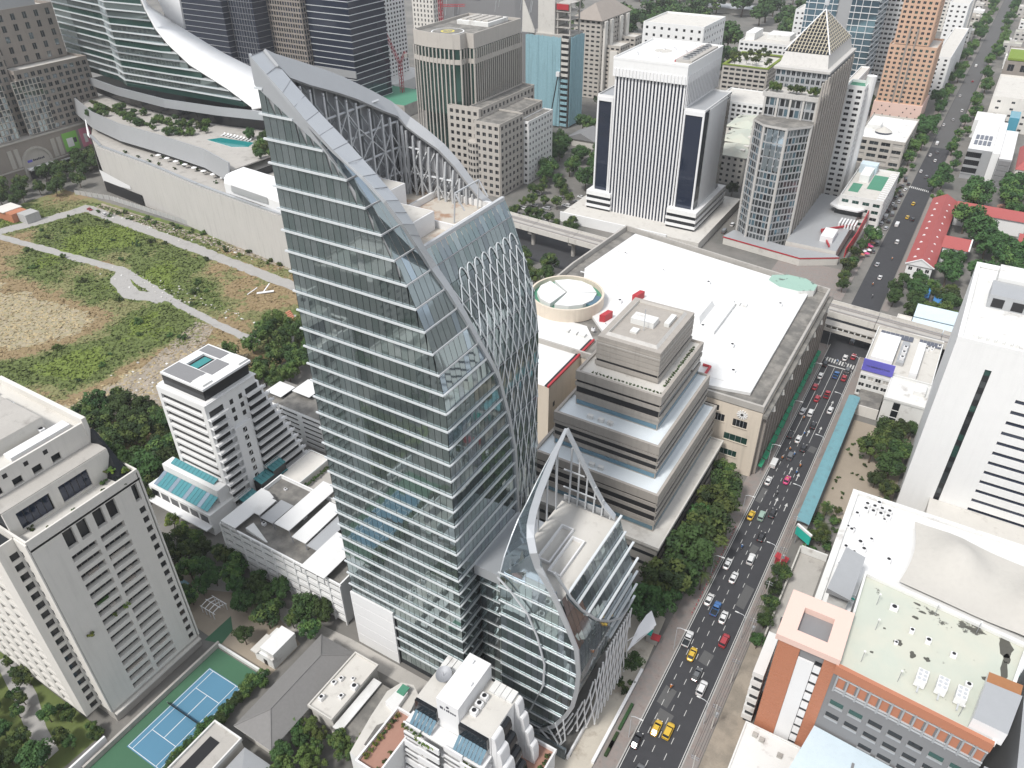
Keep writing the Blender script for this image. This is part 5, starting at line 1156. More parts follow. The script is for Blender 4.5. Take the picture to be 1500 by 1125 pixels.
block(sl, -181, -160.6, 141.6, 156, 0, 14, 'white', 'wall', 'concrete_dark'); block(sl, -192, -181.02, 144, 156, 0, 11, 'white', 'wall', 'concrete_dark')
F = Face('S', -181, -160.6, 141.6, 156); facade(sl, F, 1, 13.5, 2, 6, 8.2, .9, .3, 'white', ['glass_dark'], 'black', 0, name='south_wall'); F = Face('S', -192, -181, 144, 156); facade(sl, F, 1, 10.5, 1, 4, 9.4, .9, .3, 'white', ['glass_dark'], 'black', 0, name='south_wall')
F = Face('E', -181, -160.6, 141.6, 156); facade(sl, F, 1, 13.5, 3, 6, 3.8, .9, .3, 'white', ['glass_dark'], 'black', 0, name='east_wall')
for x0, x1, y0, y1, z in ((-180, -172, 148, 156, 15.6), (-191.4, -184, 146, 153, 12.6)): m = MB(); m.box(x0, x1, y0, y1, z, z + .2, 'white_roof'); m.build('awning_roof', sl); m = MB(); m.box(x0 + 1, x1 - 1, y0 + 2, y1 - .5, z - 1.6, z, 'dark_gap'); m.build('store', sl)

# ------------------------------------------------------------------ white office with roof dish, bottom centre
s = thing('white_curved_office', 'white office with stepped curved fins, a blank lettered penthouse and a roof dish', 'office building', (-58, 75, 0))
block(s, -67, -49, 70.4, 81.4, 0, 26.6, 'white', 'wall', 'concrete_light')
block(s, -61.5, -56.2, 70, 82.2, 24, 31, 'white_clean', 'penthouse')
for k, (w_, h_) in enumerate(((.42, .75), (.2, .75), (.2, .55), (.36, .5), (.3, .7), (.36, .5), (.34, .5), (.36, .5))): m = MB(); x = -60.7 + k * .5; m.box(x, x + w_, 69.94, 69.99, 28.2, 28.2 + h_, 'text_dark'); m.build('sign_letter', s)
m = MB(); m.cyl((0, 0), .35, 0, .06, 'text_dark', 12); link('round_mark', m.mesh('round_mark'), s, (-58.8, 69.98, 29.7), (math.pi / 2, 0, 0))
for x, y in ((-60.2, 80), (-57.6, 75.5)): block(s, x, x + .8, y, y + .8, 31, 31.5, 'white_clean', 'roof_hatch')
for i in range(4): m = MB(); m.box(-66.8 + i * 1.25, -65.7 + i * 1.25, 78.8, 81.6, 26.6, 27.2, 'white_dirty'); m.build('parapet_panel', s); m = MB(); m.box(-54.8 + i * 1.4, -53.5 + i * 1.4, 78.8, 81.6, 26.6, 27.3, 'white_dirty'); m.build('parapet_panel', s)
for x0, x1 in ((-67.0, -61.55), (-56.15, -49.4)):
    m = MB(); m.box(x0, x1, 69.6, 70.35, 22.8, 26.4, 'glass_dark'); m.build('window_band', s)
    n = int((x1 - x0) / .8)
    for i in range(n):
        x = x0 + (x1 - x0) * i / n
        m = MB(); m.hexa([(x, 67.2, 21.2), (x + .72, 67.2, 21.2), (x + .72, 69.6, 23), (x, 69.6, 23), (x, 67.2, 21.3), (x + .72, 67.2, 21.3), (x + .72, 69.6, 23.1), (x, 69.6, 23.1)], 'glass_blue'); m.build('canopy_pane', s)
for k in range(7):
    z = 20.6 - 3 * k; y0 = 67.0 - .25 * k
    m = MB(); m.box(-68.4, -48.8, y0 - .2 * (k % 2), 70.3, z - .5, z, 'white_clean'); m.build('floor_slab', s)
    for j, (x0, x1, dy) in enumerate(((-68.4, -64, 0), (-63.8, -58.4, -1.4), (-58.2, -53.6, 0), (-53.4, -49, -1.2))):
        m = MB(); m.box(x0, x1, y0 + dy - .2, y0 + dy + .15, z - 1.2, z + .7, 'white_clean'); m.build('balcony_front', s)
        m = MB(); m.box(x0 + .2, x1 - .2, y0 + dy + .4, y0 + dy + .6, z - 2.6, z - .55, 'glass_dark' if (j + k) % 3 else 'curtain'); m.build('window', s)
for k in range(4):            # rounded white fins stepping down the east side
    x0 = -48.9 + k * 1.2; zt = 26.8 - k * 4.2
    pts = [(0, 0), (0, zt)] + [(.9 * math.sin(a), zt - .9 + .9 * math.cos(a)) for a in (0.5, 1.0, 1.57)] + [(1.15, zt - 2.5), (1.15, 0)]
    for (y0, y1, mt) in ((70.5, 73.6, 'white_clean'), (73.7, 76.6, 'glass_dark'), (79.4, 81.4, 'white_clean')):
        dz = -.8 if mt == 'glass_dark' else 0
        n = len(pts); vs = [(x0 + u, y0, max(0, v + dz)) for u, v in pts] + [(x0 + u, y1, max(0, v + dz)) for u, v in pts]
        m = MB(); m.add(vs, [(i, n + i, n + (i + 1) % n, (i + 1) % n) for i in range(n)] + [tuple(range(n)), tuple(range(2 * n - 1, n - 1, -1))], mt); m.build('curved_fin', s)
for i in range(3): air(-55.4, 72.6 + i * 1.9, 26.62, 'grey air unit beside the lettered penthouse of the white office', 'air units beside the lettered penthouse')
ds = thing('satellite_dish', 'dark mesh satellite dish on the white office roof', 'satellite dish', (-64.4, 76.5, 26.6))
m = MB(); n = 20; vs = []; fs = []
for r in range(5):
    for i in range(n): a = 2 * math.pi * i / n; R = 1.75 * r / 4; vs.append((-64.4 + R * math.cos(a), 76.5 + R * math.sin(a), 28.0 + .55 * (r / 4) ** 2 + .25 * R * math.sin(a)))
for r in range(4):
    for i in range(n): fs.append((r * n + i, r * n + (i + 1) % n, (r + 1) * n + (i + 1) % n, (r + 1) * n + i))
m.add(vs, fs, 'steel'); m.build('dish', ds); m = MB(); m.tube([(-64.4, 76.5, 26.6), (-64.4, 76.5, 28)], .12, 'steel'); m.build('mast', ds); m = MB(); m.tube([(-64.4, 76.5, 28), (-64.4, 76.3, 29.6)], .05, 'steel'); m.build('feed', ds)
ts = thing('roof_garden_wing', 'low white wing with terracotta terrace and planters beside the white office', 'building', (-72, 66, 0)); block(ts, -74.5, -68.7, 58, 72, 0, 13.6, 'white', 'wall', 'terracotta'); m = MB(); ring(m, [(-74.8, 57.8), (-68.6, 57.8), (-68.6, 72.2), (-74.8, 72.2)], [(-74.4, 58.2), (-69, 58.2), (-69, 71.8), (-74.4, 71.8)], 13.6, 14.6, 'white_clean'); m.build('parapet', ts)
tt2 = thing('roof_garden_wing', 'low white wing with terracotta terrace between white office and forecourt', 'building', (-44, 76, 0)); block(tt2, -47.4, -41.5, 70, 84, 0, 8, 'white', 'wall', 'terracotta'); m = MB(); ring(m, [(-47.4, 69.8), (-41.2, 69.8), (-41.2, 84.2), (-47.4, 84.2)], [(-47, 70.2), (-41.6, 70.2), (-41.6, 83.8), (-47, 83.8)], 8, 9.2, 'white_clean'); m.build('parapet', tt2)
# hipped grey roof hall, concrete shed, curved white house
hr = thing('hipped_roof_hall', 'long hall under a grey tiled hipped roof beside the tennis court', 'hall', (-102.5, 68, 0)); block(hr, -107.6, -97.8, 54.4, 81.6, 0, 4.9, 'concrete_light')
vs = [(-108.7, 53.4, 4.9), (-96.9, 53.4, 4.9), (-96.9, 82.6, 4.9), (-108.7, 82.6, 4.9), (-102.6, 59.6, 8), (-102.6, 76.4, 8)]
m = MB(); m.add(vs, [(0, 1, 4), (1, 2, 5, 4), (2, 3, 5), (3, 0, 4, 5)], 'tile_roof'); m.build('roof', hr)
m = MB(); m.add([(x, y, z - .25) for x, y, z in vs[:4]] + vs[:4], [(0, 1, 5, 4), (1, 2, 6, 5), (2, 3, 7, 6), (3, 0, 4, 7), (3, 2, 1, 0)], 'concrete_light'); m.build('eaves', hr)
for a, b in ((0, 4), (1, 4), (2, 5), (3, 5), (4, 5)): m = MB(); m.bar(Vector(vs[a]) + Vector((0, 0, .06)), Vector(vs[b]) + Vector((0, 0, .06)), .25, .15, 'tile_roof'); m.build('ridge_tile', hr)
ch = thing('concrete_shed', 'flat concrete roofed house with a dark stain next to the hipped hall', 'building', (-93, 73, 0)); block(ch, -96.6, -90, 66, 82, 0, 5.4, 'concrete_light'); roof_slab(ch, -97, -89.6, 65.4, 82.4, 5.9, 'concrete_light', 'concrete_light', .5)
aw = thing('white_awning_store', 'narrow store with a long white awning roof beside the concrete house', 'building', (-86, 74, 0)); block(aw, -89.3, -82.6, 64.6, 80, 0, 3.6, 'concrete_light', 'wall', 'concrete_dark'); block(aw, -89.2, -86.8, 65, 79.8, 4.2, 4.5, 'white_roof', 'awning'); block(aw, -88.6, -87.4, 66, 79, 3.6, 4.2, 'dark_gap', 'store')
wc = thing('curved_white_house', 'white house with a rounded stained flat roof between awning store and white office', 'building', (-77, 70, 0)); m = MB(); m.prism([(-80, 61), (-75.2, 61), (-74.9, 66), (-74.7, 76), (-75.6, 80), (-78, 81.5), (-81, 80.5), (-82.4, 77), (-81.6, 70)], 0, 8, 'white', 'concrete_light'); m.build('wall', wc)
m = MB(); m.prism([(-80.4, 74), (-77, 73), (-77.4, 78.6), (-79.8, 79.4)], 8, 9.4, 'white_clean', 'white_roof'); m.build('stair_box', wc); m = MB(); m.prism([(-79.6, 77.2), (-77.6, 77.2), (-77.6, 79.6), (-79.6, 79.6)], 9.4, 9.7, 'green_paint'); m.build('green_tarp', wc); m = MB(); m.prism([(-78.5, 64), (-76, 64), (-75.6, 70), (-77.6, 71), (-79, 69)], 8, 8.06, 'concrete_dark'); m.build('roof_stain', wc)
lg = thing('low_grey_house', 'low house with white edged flat roof and a dark opening beside the tennis court hedge', 'building', (-112, 47, 0)); block(lg, -113.4, -105, 36, 52, 0, 4, 'concrete_light'); roof_slab(lg, -113.6, -104.8, 35.8, 52.2, 4.4, 'concrete', 'white_dirty', .6); block(lg, -111.6, -108.6, 40, 49, 4.4, 4.5, 'black', 'roof_opening')
lg = thing('small_grey_house', 'small house with a pale hipped roof south of the grey hall', 'building', (-97, 46, 0)); block(lg, -103, -92, 40, 51, 0, 3.6, 'concrete_light'); m = MB(); v4 = [(-103.4, 39.6, 3.6), (-91.6, 39.6, 3.6), (-91.6, 51.4, 3.6), (-103.4, 51.4, 3.6), (-97.5, 45.5, 5.8)]; m.add(v4, [(0, 1, 4), (1, 2, 4), (2, 3, 4), (3, 0, 4)], 'grey_panel'); m.build('roof', lg)
# ------------------------------------------------------------------ long white galleria with sweeping roof (upper left)
e = thing('sweeping_galleria', 'long pale stone mall and hotel with a white roof sweeping up and a pool terrace', 'building', (-360, 290, 0))
GW = [(-462, 271), (-443, 260.5), (-392, 255), (-341, 246.5), (-275, 239), (-240, 236)]
bk = [(-240, 330), (-520, 345), (-500, 300)]
m = MB(); m.prism(GW + bk, 0, 27, 'pale_stone', 'concrete'); m.build('stone_wall', e)
pv_ = [(-463, 271.5), (-520, 303)]
m = MB()                                     # white prow, leaning out
m.add([(-463, 270.6, 26), (-467, 272, 27), (-503, 297, 37), (-499, 294, 37)], [(0, 1, 2, 3)], 'white_clean'); m.add([(-461.8, 270.8, 4), (-455, 266, 2), (-444, 260, 5), (-415, 257.2, 7.5), (-462.3, 271, 27.3), (-456, 266.6, 18), (-446, 260.2, 13), (-415, 257.2, 9.5), (-480, 281, 10), (-505, 296, 34), (-510, 298, 34)], [(0, 1, 5, 4), (1, 2, 6, 5), (2, 3, 7, 6), (8, 0, 4, 9), (9, 4, 10)], 'white_clean'); m.build('white_prow', e)
m = MB(); F = Face.free((-444, 260.2), (-404, 255.9)); F.fbox(m, 0, 40, 0.1, 6.5, 0.02, .5, 'black'); m.build('dark_recess', e)
def gal(zlist, ins): return
def off(P, d): return [(x, y + d) for x, y in P]
L0 = [(-463, 271.5), (-440, 262), (-392, 256.6), (-341, 248), (-290, 242), (-240, 239)]
for i in range(5):                           # glass ribbon above the stone, then the terraces
    F = Face.free(L0[i], L0[i + 1]); m = MB(); F.fbox(m, 0, F.W, 24.2, 26.6, 0.02, .35 + .02 * i, 'glass_teal' if i in (1, 4) else 'glass_dark'); m.build('glass_ribbon', e)
    m = MB(); F.fbox(m, -.2, F.W + .2, 27.0, 27.8, -.8, .8 + .02 * i, 'silver'); m.build('terrace_rail', e)
L1 = [(-503, 299), (-466, 285), (-430, 277.5), (-392, 275), (-350, 270.5), (-322, 262)]
m = MB(); m.prism(L1 + [(-318, 335), (-515, 340)], 27, 31, 'glass_dark', 'concrete_light'); m.build('terrace_storey', e)
m = MB()
A_ = [Vector((x, y - 8.0, 30.0)) for x, y in L1]; B_ = [Vector((x, y - 6.2, 39.6)) for x, y in L1]
m.ribbon(B_, A_, 'grey_panel', .8); m.build('silver_band', e); m = MB(); m.ribbon([p.lerp(q_, .25) + Vector((0, -.1, 0)) for p, q_ in zip(B_, A_)], [p.lerp(q_, .6) + Vector((0, -.1, 0)) for p, q_ in zip(B_, A_)], 'beige', .1); m.build('louvre_strip', e)
m = MB(); m.prism([(x, y - 6.3) for x, y in L1] + [(-318, 336), (-515, 341)], 35.0, 35.6, 'concrete'); m.build('pool_terrace', e)
L2 = [(-522, 313), (-470, 303), (-420, 299), (-380, 303), (-350, 309)]
m = MB(); m.prism([(x, y + 5) for x, y in L2] + [(-352, 336), (-520, 342)], 35.6, 44, 'glass_dark'); m.build('recessed_storey', e)
m = MB(); m.ribbon([Vector((x, y - 1, 48.4)) for x, y in L2], [Vector((x, y - 1.2, 43.6)) for x, y in L2], 'silver', 1.2); m.build('silver_band', e)
L3 = [(-545, 322), (-480, 312), (-465, 306), (-425, 307), (-359, 309)]
zc3 = [50, 58, 68, 78, 85, 100, 125]; xr3 = [-359, -376, -404, -419, -426, -433, -436]
zz = [48.5, 50, 54, 58, 63, 68, 73, 78, 85, 95, 110, 125]
FR = [Vector((interp(z, zc3, xr3) + .6, 307.6, z)) for z in zz]; BKx = [-330, -345, -362, -374, -388, -404, -417, -431, -447, -466, -486, -500]; BKz = [54, 55.5, 58, 60, 63.5, 67.5, 71.5, 76.5, 82, 90, 104, 122]
for k in range(17):                          # hotel storeys: green glass with white slab edges
    z = 48.6 + k * 4.0; xr = interp(z + 4.0, zc3, xr3) - 1.5
    xb = min(interp(z + 5.0, BKz, BKx) - 2, xr + 6); P_ = [p for p in L3 if p[0] < xr - 2] + [(xr, 308.6)]
    m = MB(); m.prism(P_ + [(xb, 334), (-540, 345)], z, z + 3.45, 'glass_tower_b' if k % 3 else 'glass_green'); m.build('glass_storey', e)
    m = MB(); m.prism([(x, y - .9) for x, y in P_] + [(xb - .2, 335), (-540, 346)], z + 3.45, z + 4.0, 'silver' if k % 5 == 4 else 'fin'); m.build('slab_edge', e)
m = MB(); m.ribbon([Vector((x, 336, z)) for x, z in zip(BKx, BKz)], FR, 'white_clean', 1.0); m.build('sweeping_roof', e, smooth=True)
m = MB(); m.add([(-452, 337, 80), (-470, 337, 125), (-438, 339, 125), (-441, 339, 78)], [(0, 3, 2, 1)], 'white_clean'); m.add([(-452, 338, 80), (-470, 338, 125), (-438, 340, 125), (-441, 340, 78)], [(0, 1, 2, 3)], 'white_clean'); m.build('white_sail', e)
# white shell canopy and pool
prof = [(0, 0), (0, 5), (.8, 7.4), (2.4, 8.6), (6, 9.0), (14, 9.0)]
m = MB(); vs = []; 
for x, dy in ((-318, 6), (-296, 4), (-268, 0)): vs += [(x, 240.5 + dy + u, 27.6 + v) for u, v in prof]
n = len(prof); fs = [(i * n + j, (i + 1) * n + j, (i + 1) * n + j + 1, i * n + j + 1) for i in range(2) for j in range(n - 1)]
m.add(vs, fs, 'white_clean'); m.add([(-318, 246.5 + u, 27.6 + v) for u, v in prof] + [(-318, 262, 27.6)], [(6, 5, 4, 3, 2, 1, 0)], 'white_clean'); m.build('white_shell', e)
m = MB(); m.poly([(-312, 245.2, 29.8), (-284, 242.4, 29.8), (-284, 242.6, 33), (-312, 245.6, 33)], 'grey_panel'); m.build('shell_grille', e)
m = MB(); m.prism([(-372, 283.5), (-350, 281.5), (-342, 286), (-345, 293), (-368, 290)], 35.6, 35.75, 'white_clean', 'pool'); m.build('swimming_pool', e)
lm = MB(); lm.box(-.35, .35, -1, .6, .25, .38, 'white_clean'); lm.hexa([(-.35, .6, .25), (.35, .6, .25), (.35, 1.2, .7), (-.35, 1.2, .7), (-.35, .6, .38), (.35, .6, .38), (.35, 1.2, .82), (-.35, 1.2, .82)], 'white_clean')
for px, py in ((-.3, -.9), (.3, -.9), (-.3, .5), (.3, .5)): lm.box(px - .05, px + .05, py - .05, py + .05, 0, .25, 'white_clean')
lme = lm.mesh('sun_lounger')
for i in range(9): tag(link('sun_lounger', lme, None, (-370 + i * 2.6, 293.6 + (i % 2) * .3, 35.62), (0, 0, .15), scale=(1.5, 1.5, 1.5)), 'white sun lounger in the row by the galleria pool', 'sun lounger', 'sun loungers by the galleria pool')
um = MB(); um.cyl((0, 0), 1.6, 2.2, 2.8, 'white_clean', 8, .1); um.cyl((0, 0), .06, 0, 2.3, 'steel', 6); ume2 = um.mesh('parasol')
for i in range(9): tag(link('parasol', ume2, None, (-392 + i * 8.5, 259.8 - i * 1.0 + 5, 27.05)), 'white parasol on the lower restaurant terrace of the galleria', 'parasol', 'parasols on the galleria terrace')
# ------------------------------------------------------------------ brown stone department store
d = thing('department_store', 'brown stone department store with a great arched doorway and poster panels', 'department store', (-520, 255, 0))
block(d, -600, -503, 150, 312, 0, 24, 'stone_brown', 'podium', 'concrete')
F = Face('E', -600, -503, 150, 312)
ar = MB(); uc = 106
pts = [(uc - 9, 0)] + [(uc + 9 * math.cos(math.pi - math.pi * i / 12), 9 + 9 * math.sin(math.pi * i / 12)) for i in range(13)] + [(uc + 9, 0)]
for (a0, b0), (a1, b1) in zip(pts, pts[1:]): ar.bar(F.p(a0, b0 + .1, .5), F.p(a1, b1 + .1, .5), 1.4, 1.4, 'beige', up=(1, 0, 0))
ar.build('arch_moulding', d)
m = MB(); m.add([F.p(u, z + .1, .12) for u, z in pts], [tuple(range(len(pts)))], 'beige'); m.build('arch_field', d)
m = MB(); F.fbox(m, uc - 7, uc + 7, .1, 6.2, .1, .6, 'black'); m.build('doorway', d); m = MB(); F.fbox(m, uc - 8, uc + 8, 6.3, 7.4, .1, 4.5, 'white_clean'); m.build('entrance_canopy', d)
for u in (uc - 2.3, uc + 2.3): m = MB(); F.fbox(m, u - .5, u + .5, .1, 6.2, .6, 1.4, 'beige'); m.build('door_pier', d)
m = MB(); F.fbox(m, uc - 6, uc - 3, 10.2, 11.6, .14, .3, 'purple'); m.build('sign_mark', d)
for k in range(7): m = MB(); F.fbox(m, uc - 2.4 + k * 1.1, uc - 1.6 + k * 1.1, 10.4, 11.3 + .3 * (k % 3 == 0), .14, .3, 'text_dark'); m.build('sign_letter', d)
for u, w, mt in ((126, 10, 'poster_green'), (138, 8, 'poster_pink'), (72, 9, 'poster_yellow')):
    m = MB(); F.fbox(m, u, u + w, 9.5, 21, .02, .25, mt); o = m.build('poster_panel', d); m = MB(); F.fbox(m, u + 2.2, u + w - 3.5, 12, 17.5, .26, .3, 'white_clean'); sub('poster_figure', m, o); m = MB(); F.fbox(m, u + w - 3.2, u + w - 1, 14, 17, .26, .3, 'text_dark'); sub('poster_figure', m, o)
for z in (7.6, 23.4): m = MB(); F.fbox(m, 0, F.W, z, z + .7, .02, .8, 'beige'); m.build('cornice', d)
for u in (90, 94, 118, 122): m = MB(); F.fbox(m, u, u + 2.6, 9, 20, .02, .35, 'beige'); m.build('pilaster', d)
for u in (121, 128, 135, 142): m = MB(); F.fbox(m, u, u + 5.6, .2, 5.6, .02, .2, 'glass_dark' if u != 128 else 'red'); m.build('shop_front', d); m = MB(); F.fbox(m, u - .3, u + 6.2, 5.7, 6.2, .02, 1.6, 'white_clean'); m.build('awning', d)
def dblock(x0, x1, y0, y1, z0, z1, rows, pit=4.2):
    grid4(d, x0, x1, y0, y1, z0, z1, 'stone_brown', ['glass_dark', 'glass_mid', 'glass_grey'], rows, pit, 2.7, (z1 - z0) / rows * .62, .4, 'SE', limit=140, par=1.6)
dblock(-560, -505.5, 262, 310, 24.2, 60, 9); dblock(-560, -511, 215, 261.6, 24.2, 72, 11); dblock(-565, -522, 255, 308, 60.4, 90, 5, 7.5); block(d, -590, -526, 160, 300, 90.2, 98, 'grey_panel', 'top_storey')
for u, w in ((40, 16), (62, 20), (88, 18)):
    facade(d, Face('E', -560, -505.5, 150, 312), 24.6, 56, int(w / 2.4), 9, 2.0, 3.0, .45, 'beige', ['glass_grey', 'glass_mid', 'glass_tower_c'], 'beige', 1, limit=0, u0=u + 20, u1=u + 20 + w, name='curtain_wall')
# ------------------------------------------------------------------ dark towers behind
def slab_tower(root, x0, x1, y0, y1, H, glassm, bandm, fh, bw=.5, sides='SE', every=1, pro=.35):
    block(root, x0, x1, y0, y1, 0, H, glassm, 'glass_core')
    n = int(H / fh)
    for k in range(1, n):
        if k % every == 0:
            z = k * fh; m = MB(); ring(m, [(x0 - pro, y0 - pro), (x1 + pro, y0 - pro), (x1 + pro, y1 + pro), (x0 - pro, y1 + pro)], [(x0 + .05, y0 + .05), (x1 - .05, y0 + .05), (x1 - .05, y1 - .05), (x0 + .05, y1 - .05)], z, z + bw, bandm); m.build('floor_band', root)
a = thing('ribbed_dark_tower', 'dark blue glass tower with thin pale floor bands behind the white sweeping roof', 'skyscraper', (-535, 445, 0)); slab_tower(a, -580, -512, 430, 470, 120, 'glass_navy', 'grey_panel', 4.0, .35)
slab_tower(a, -511.9, -486, 436, 470, 115, 'glass_navy', 'steel', 4.0, .3)
for k in range(9): m = MB(); m.box(-511 + k * 2.8, -510.7 + k * 2.8, 435.5, 435.8, 20, 115, 'steel'); m.build('mullion', a)
b = thing('dark_grid_tower', 'dark glass tower with a close grid of mullions behind the tower crown', 'skyscraper', (-475, 460, 0)); block(b, -503, -452, 450, 480, 0, 110, 'glass_navy', 'core')
F = Face('S', -503, -452, 450, 480); facade(b, F, 22, 110, 20, 24, 1.7, 2.5, .3, 'stone_brown', ['glass_navy', 'glass_dark', 'glass_mid'], 'black', 0, limit=0); F = Face('E', -503, -452, 450, 480); facade(b, F, 22, 110, 12, 24, 1.7, 2.5, .3, 'stone_brown', ['glass_navy', 'glass_dark'], 'black', 0, limit=0)
cb = thing('navy_banded_tower', 'navy glass tower with white floor lines beside the white apartment tower', 'skyscraper', (-430, 470, 0)); slab_tower(cb, -451.5, -411, 455, 495, 110, 'glass_navy', 'fin', 4.4, .45)
block(cb, -452.2, -410.2, 454.2, 455, 28, 33, 'grey_panel', 'plant_band')
ca_ = thing('white_apartment_tower', 'white gridded apartment tower rising beside a red crane', 'apartment tower', (-457, 535, 0))
block(ca_, -468, -444, 521, 560, 0, 100, 'dark_gap', 'core')
F = Face('S', -468, -444, 521, 560); facade(ca_, F, 4, 100, 6, 30, 2.6, 1.9, .7, 'white', ['glass_dark', 'glass_mid', 'curtain'], 'grey_panel', 1, limit=0); F = Face('E', -468, -444, 521, 560); facade(ca_, F, 4, 100, 10, 30, 2.3, 1.7, .5, 'white', ['glass_dark', 'glass_dark', 'glass_mid'], 'grey_panel', 1, limit=0)
block(ca_, -470, -425, 515, 570, 0, 9, 'white_dirty', 'podium')
cr = thing('tower_crane', 'red lattice tower crane in front of the white apartment tower', 'crane', (-405, 500, 0))
def lattice(root, p, q, w, mt, name):
    p, q = Vector(p), Vector(q); L_ = (q - p).length; d = (q - p).normalized(); up_ = Vector((0, 0, 1)) if abs(d.z) < .9 else Vector((1, 0, 0)); u = d.cross(up_).normalized() * w / 2; v = u.cross(d).normalized() * w / 2
    m = MB(); n = max(2, int(L_ / (w * 1.1)))
    for su, sv in ((1, 1), (1, -1), (-1, 1), (-1, -1)): m.bar(p + u * su + v * sv, q + u * su + v * sv, w * .14, w * .14, mt)
    for k in range(n):
        a_, b_ = p + d * L_ * k / n, p + d * L_ * (k + 1) / n; s1 = 1 if k % 2 else -1
        m.bar(a_ + u * s1 + v, b_ - u * s1 + v, w * .1, w * .1, mt); m.bar(a_ + u + v * s1, b_ + u - v * s1, w * .1, w * .1, mt); m.bar(a_ - u - v * s1, b_ - u + v * s1, w * .1, w * .1, mt)
    return m.build(name, root)
lattice(cr, (-405, 500, 0), (-405, 500, 30), 2.2, 'crane_red', 'mast'); lattice(cr, (-405, 500, 30), (-428, 505, 62), 1.7, 'crane_red', 'jib'); lattice(cr, (-405, 500, 30), (-398, 499, 40), 1.5, 'crane_red', 'counter_jib'); block(cr, -399, -396, 498, 500, 36, 38.5, 'concrete', 'counterweight')
lo_ = thing('construction_podium', 'unfinished concrete podium under the red crane', 'building', (-400, 480, 0)); block(lo_, -425, -380, 470, 512, 0, 9, 'concrete', 'wall', 'green_paint')
cl = thing('classical_tower', 'cream classical tower with paired windows behind the helipad block', 'tower', (-530, 710, 0)); grid4(cl, -546, -519, 702, 722, 0, 80, 'cream', ['glass_dark', 'glass_mid'], 18, 4.2, 1.6, 2.6, .4, 'SE', limit=0)
fd = thing('faceted_dark_tower', 'dark grey faceted tower scored with pale slanting lines behind the helipad block', 'skyscraper', (-385, 620, 0))
m = MB(); m.prism([(-435, 602), (-362, 602), (-330, 622), (-350, 660), (-435, 660)], 0, 100, 'grey_roof'); m.build('wall', fd)
for Fq in (Face.free((-435, 602), (-362, 602)), Face.free((-362, 602), (-330, 622))):
    for k in range(34 if Fq.W > 50 else 22):
        u, z, h_ = random.uniform(1, Fq.W - 3), random.uniform(4, 86), random.uniform(5, 15); m = MB(); m.bar(Fq.p(u, z, .1), Fq.p(u + h_ * .16, z + h_, .1), .3 if k % 2 else .5, .3, 'steel_light', up=tuple(Fq.n)); m.build('pale_strip', fd)
for z in (62, 67, 72): m = MB(); m.box(-416, -396, 601.6, 602.4, z, z + 2.4, 'glass_blue'); m.build('window_band', fd)
c2 = thing('tower_crane', 'red tower crane rising behind the helipad roof', 'crane', (-425, 585, 0)); lattice(c2, (-425, 585, 0), (-425, 585, 84), 2.6, 'crane_red', 'mast'); lattice(c2, (-425, 585, 58), (-400, 585, 60), 1.6, 'crane_red', 'jib')
# ------------------------------------------------------------------ helipad tower with beige wings
hp = thing('helipad_tower', 'beige pier and green glass tower with a marked helipad on its roof', 'skyscraper', (-278, 408, 0))
TX0, TX1, TY0, TY1, TZ = -297, -259, 378, 438, 83
block(hp, TX0 + .6, TX1 - .6, TY0 + 9, TY1 - .6, 0, TZ - 6, 'glass_green', 'glass_core')
PL = [(TX0, TY0 + 3), (-292, TY0 + .8), (-284, TY0 - .4), (-276, TY0 - .4), (-268, TY0 + .6), (-264, TY0 + 2), (-264, TY0 + 8), (TX1, TY0 + 8), (TX1, TY1), (TX0, TY1)]
m = MB(); m.prism(PL, TZ - 7, TZ - .6, 'beige', 'concrete_dark'); m.build('crown', hp)
m = MB(); cxy = (-278, 408); ring(m, PL, [(x + (cxy[0] - x) * .03, y + (cxy[1] - y) * .02) for x, y in PL], TZ - .6, TZ + .9, 'beige'); m.build('parapet', hp)
m = MB(); m.prism([(x + (cxy[0] - x) * -.02, y + (cxy[1] - y) * -.012) for x, y in PL], TZ - 15, TZ - 12.5, 'beige'); m.build('cornice', hp)
m = MB(); m.prism([(x + (cxy[0] - x) * .012, y + (cxy[1] - y) * .006) for x, y in PL], 40, TZ - 15, 'glass_green'); m.build('green_glazing', hp); m = MB(); m.prism([(x + (cxy[0] - x) * .03, y + (cxy[1] - y) * .016) for x, y in PL], TZ - 12.5, TZ - 7, 'glass_green'); m.build('green_glazing', hp)
for (p, q) in zip(PL[:9], PL[1:10]):
    Fq = Face.free(p, q)
    n = max(1, int(Fq.W / 2.2))
    if Fq.n.y > .5 or Fq.n.x < -.5: continue
    for k in range(n + 1):
        m = MB(); Fq.fbox(m, Fq.W * k / n - .35, Fq.W * k / n + .35, 2, TZ - 7.2, -.1, .55, 'beige'); m.build('pier', hp)
m = MB(); m.cyl((-280, 391), 9.5, TZ - .58, TZ - .5, 'line', 32); m.build('helipad_ring', hp); m = MB(); m.cyl((-280, 391), 8.8, TZ - .58, TZ - .46, 'concrete_dark', 32); m.build('helipad_disc', hp)
m = MB(); m.cyl((-280, 391), 4.0, TZ - .46, TZ - .42, 'poster_yellow', 24); m.build('helipad_circle', hp); m = MB(); m.cyl((-280, 391), 2.9, TZ - .46, TZ - .39, 'concrete_dark', 24); m.build('helipad_circle', hp)
text(hp, 'H', (-280, 389.6, TZ - .37), 4.0, 'poster_yellow', (0, 0, 0), .01)
block(hp, -288, -266, 412, 434, TZ - .6, TZ + 1.6, 'white_dirty', 'plant_room')
for i in range(4): block(hp, -286 + i * 5, -282.6 + i * 5, 414, 431, TZ + 1.6, TZ + 2.4, 'concrete', 'duct')
bw = thing('beige_window_block', 'beige block of square windows stepping down in front of the helipad tower', 'office building', (-250, 400, 0))
